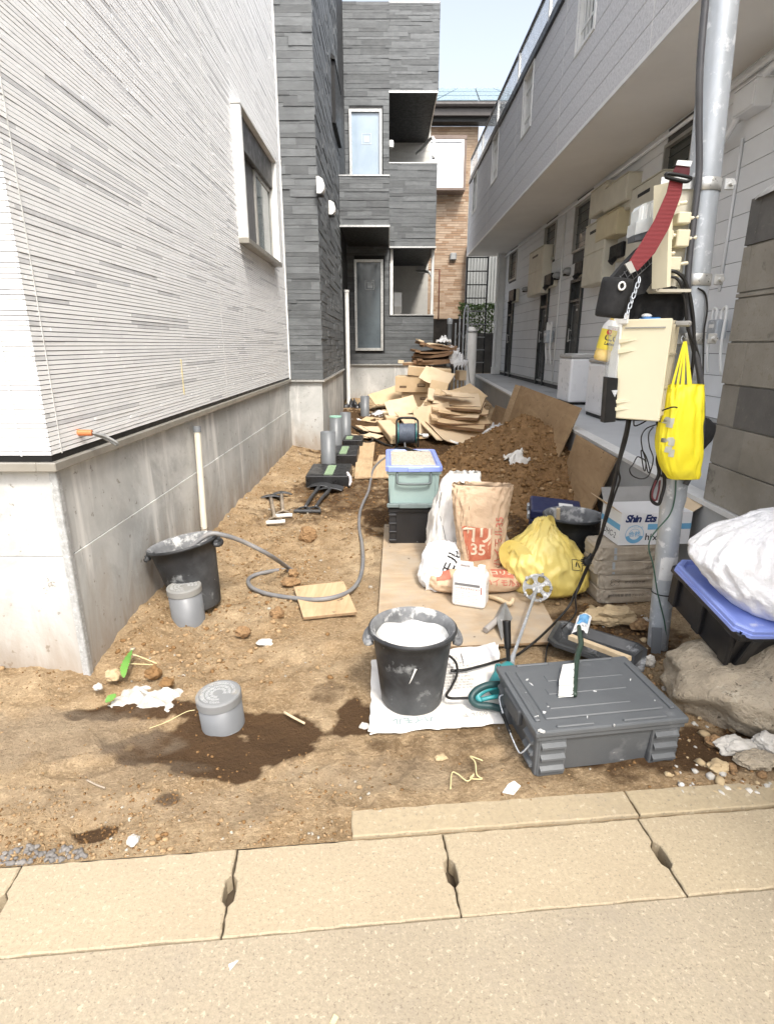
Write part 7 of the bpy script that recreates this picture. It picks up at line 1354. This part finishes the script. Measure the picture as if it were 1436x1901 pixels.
t = thing('cable_plug', 'round black toothed cable plug hanging in front of the yellow plastic bag', 'plug', D(1088, 1042, 2.62)); c = D(1088, 1042, 2.62); mb = MB(); Mg = Matrix.Translation(c) @ Euler((R(70), 0, R(10))).to_matrix().to_4x4(); mb.lathe([(.001, -.012), (.018, -.012), (.018, .012), (.001, .014)], 18, Mg)
for k in range(12): a = k * .5236; mb.cbox((.022 * math.cos(a), .022 * math.sin(a), 0), (.012, .005, .016), .001, Mg @ Matrix.Rotation(0, 4, 'Z'))
mb.build('body', m_black, t); mb = MB(); mb.cyl(c, D(1098, 1028, 2.62), .010, .008, 12); mb.build('sleeve', m_black, t)
zp = lambda x, y, d=2.34: D(1060 + x / 5.318, 700 + y / 5.318, d)
cable([zp(835, 470), zp(740, 510), zp(692, 590), zp(700, 700), zp(735, 830), zp(730, 920), zp(712, 900), zp(690, 750), zp(700, 725), zp(740, 790), zp(775, 920), zp(755, 935), zp(730, 830), zp(690, 800), zp(650, 790), zp(610, 860), zp(576, 910), zp(600, 970), zp(680, 1003), zp(750, 985), zp(785, 920), zp(808, 800), zp(770, 680), zp(765, 560), zp(810, 490)], .0026, 'loose tangle of thin black wire looping under the lower cabinet', 'loose_wire', k=10)
cable([zp(850, 440), zp(880, 560), zp(870, 700, 2.36), zp(850, 820, 2.37), zp(865, 950, 2.38), zp(820, 1060, 2.37), zp(790, 1150, 2.37), zp(800, 1225, 2.37), zp(860, 1255, 2.37), zp(890, 1180, 2.37), zp(920, 1050, 2.38), zp(905, 900, 2.38), zp(890, 760, 2.38), zp(880, 600, 2.37)], .0075, 'bent bundle of black cable tied to the left of the pole below the shopping bag'); cable([zp(835, 1020, 2.36), zp(805, 1120, 2.36), zp(800, 1190, 2.36), zp(835, 1215, 2.36), zp(860, 1130, 2.36), zp(875, 1020, 2.36)], .004, 'thin dark red cable inside the bent black bundle', m=mat('dark_red_sheath', (.12, .02, .025), None, 9, .5))
cable([zp(615, 430), zp(625, 480), zp(690, 460), zp(800, 390, 2.3), zp(900, 330, 2.28), zp(1000, 297, 2.25), zp(1045, 302, 2.25)], .003, 'thin black wire crossing from the cabinet corner onto the yellow shopping bag')
cable([D(1254, 892, 2.385), D(1252, 925, 2.385), D(1243, 955, 2.388), D(1222, 980, 2.39), D(1207, 1000, 2.395), D(1204, 1020, 2.40), D(1212, 1050, 2.40), D(1220, 1100, 2.40), D(1232, 1150, 2.40), D(1236, 1180, 2.41)], .0032, 'thin green earth wire wandering down the lower pole', 'earth_wire', mat('green_sheath', (.04, .10, .07), None, 9, .5))
# ================================================================ camera, sky, sun
cam = bpy.data.cameras.new('camera'); co = bpy.data.objects.new('camera', cam); COL.objects.link(co)
cam.sensor_fit = 'AUTO'; cam.sensor_width = 36; cam.lens = 36 * FOC / 1901; cam.clip_start = .02; cam.clip_end = 2000
co.location = (0, 0, EYE); co.rotation_euler = (R(90) - PITCH, 0, 0); scene.camera = co
SE, SAZ = R(52), R(160)                    # sun elevation, compass azimuth from +Y clockwise
w = bpy.data.worlds.new('World'); scene.world = w; w.use_nodes = True; nt = w.node_tree; bg = nt.nodes['Background']
sky = nt.nodes.new('ShaderNodeTexSky'); sky.sky_type = 'NISHITA'; sky.sun_disc = False; sky.sun_elevation = SE; sky.sun_rotation = SAZ
sky.air_density = 1.0; sky.dust_density = 4.5; sky.ozone_density = 1.0; sky.altitude = 30
hs_ = nt.nodes.new('ShaderNodeHueSaturation'); hs_.inputs['Saturation'].default_value = .48; nt.links.new(sky.outputs[0], hs_.inputs['Color']); nt.links.new(hs_.outputs[0], bg.inputs[0]); bg.inputs[1].default_value = .15
sl = bpy.data.lights.new('sun', 'SUN'); sl.energy = 1.5; sl.angle = R(10); sl.color = (1, .95, .87)
so = bpy.data.objects.new('sun', sl); COL.objects.link(so)
dv = Vector((math.sin(SAZ) * math.cos(SE), math.cos(SAZ) * math.cos(SE), math.sin(SE)))
so.rotation_euler = dv.to_track_quat('Z', 'Y').to_euler(); so.location = dv * 30
vs = scene.view_settings; vs.view_transform = 'Standard'; vs.look = 'None'; vs.gamma = 1; vs.exposure = 1.35; vs.use_curve_mapping = False
scene.cycles.use_denoising = True; scene.cycles.max_bounces = 8; scene.cycles.use_adaptive_sampling = True; scene.cycles.adaptive_threshold = .01
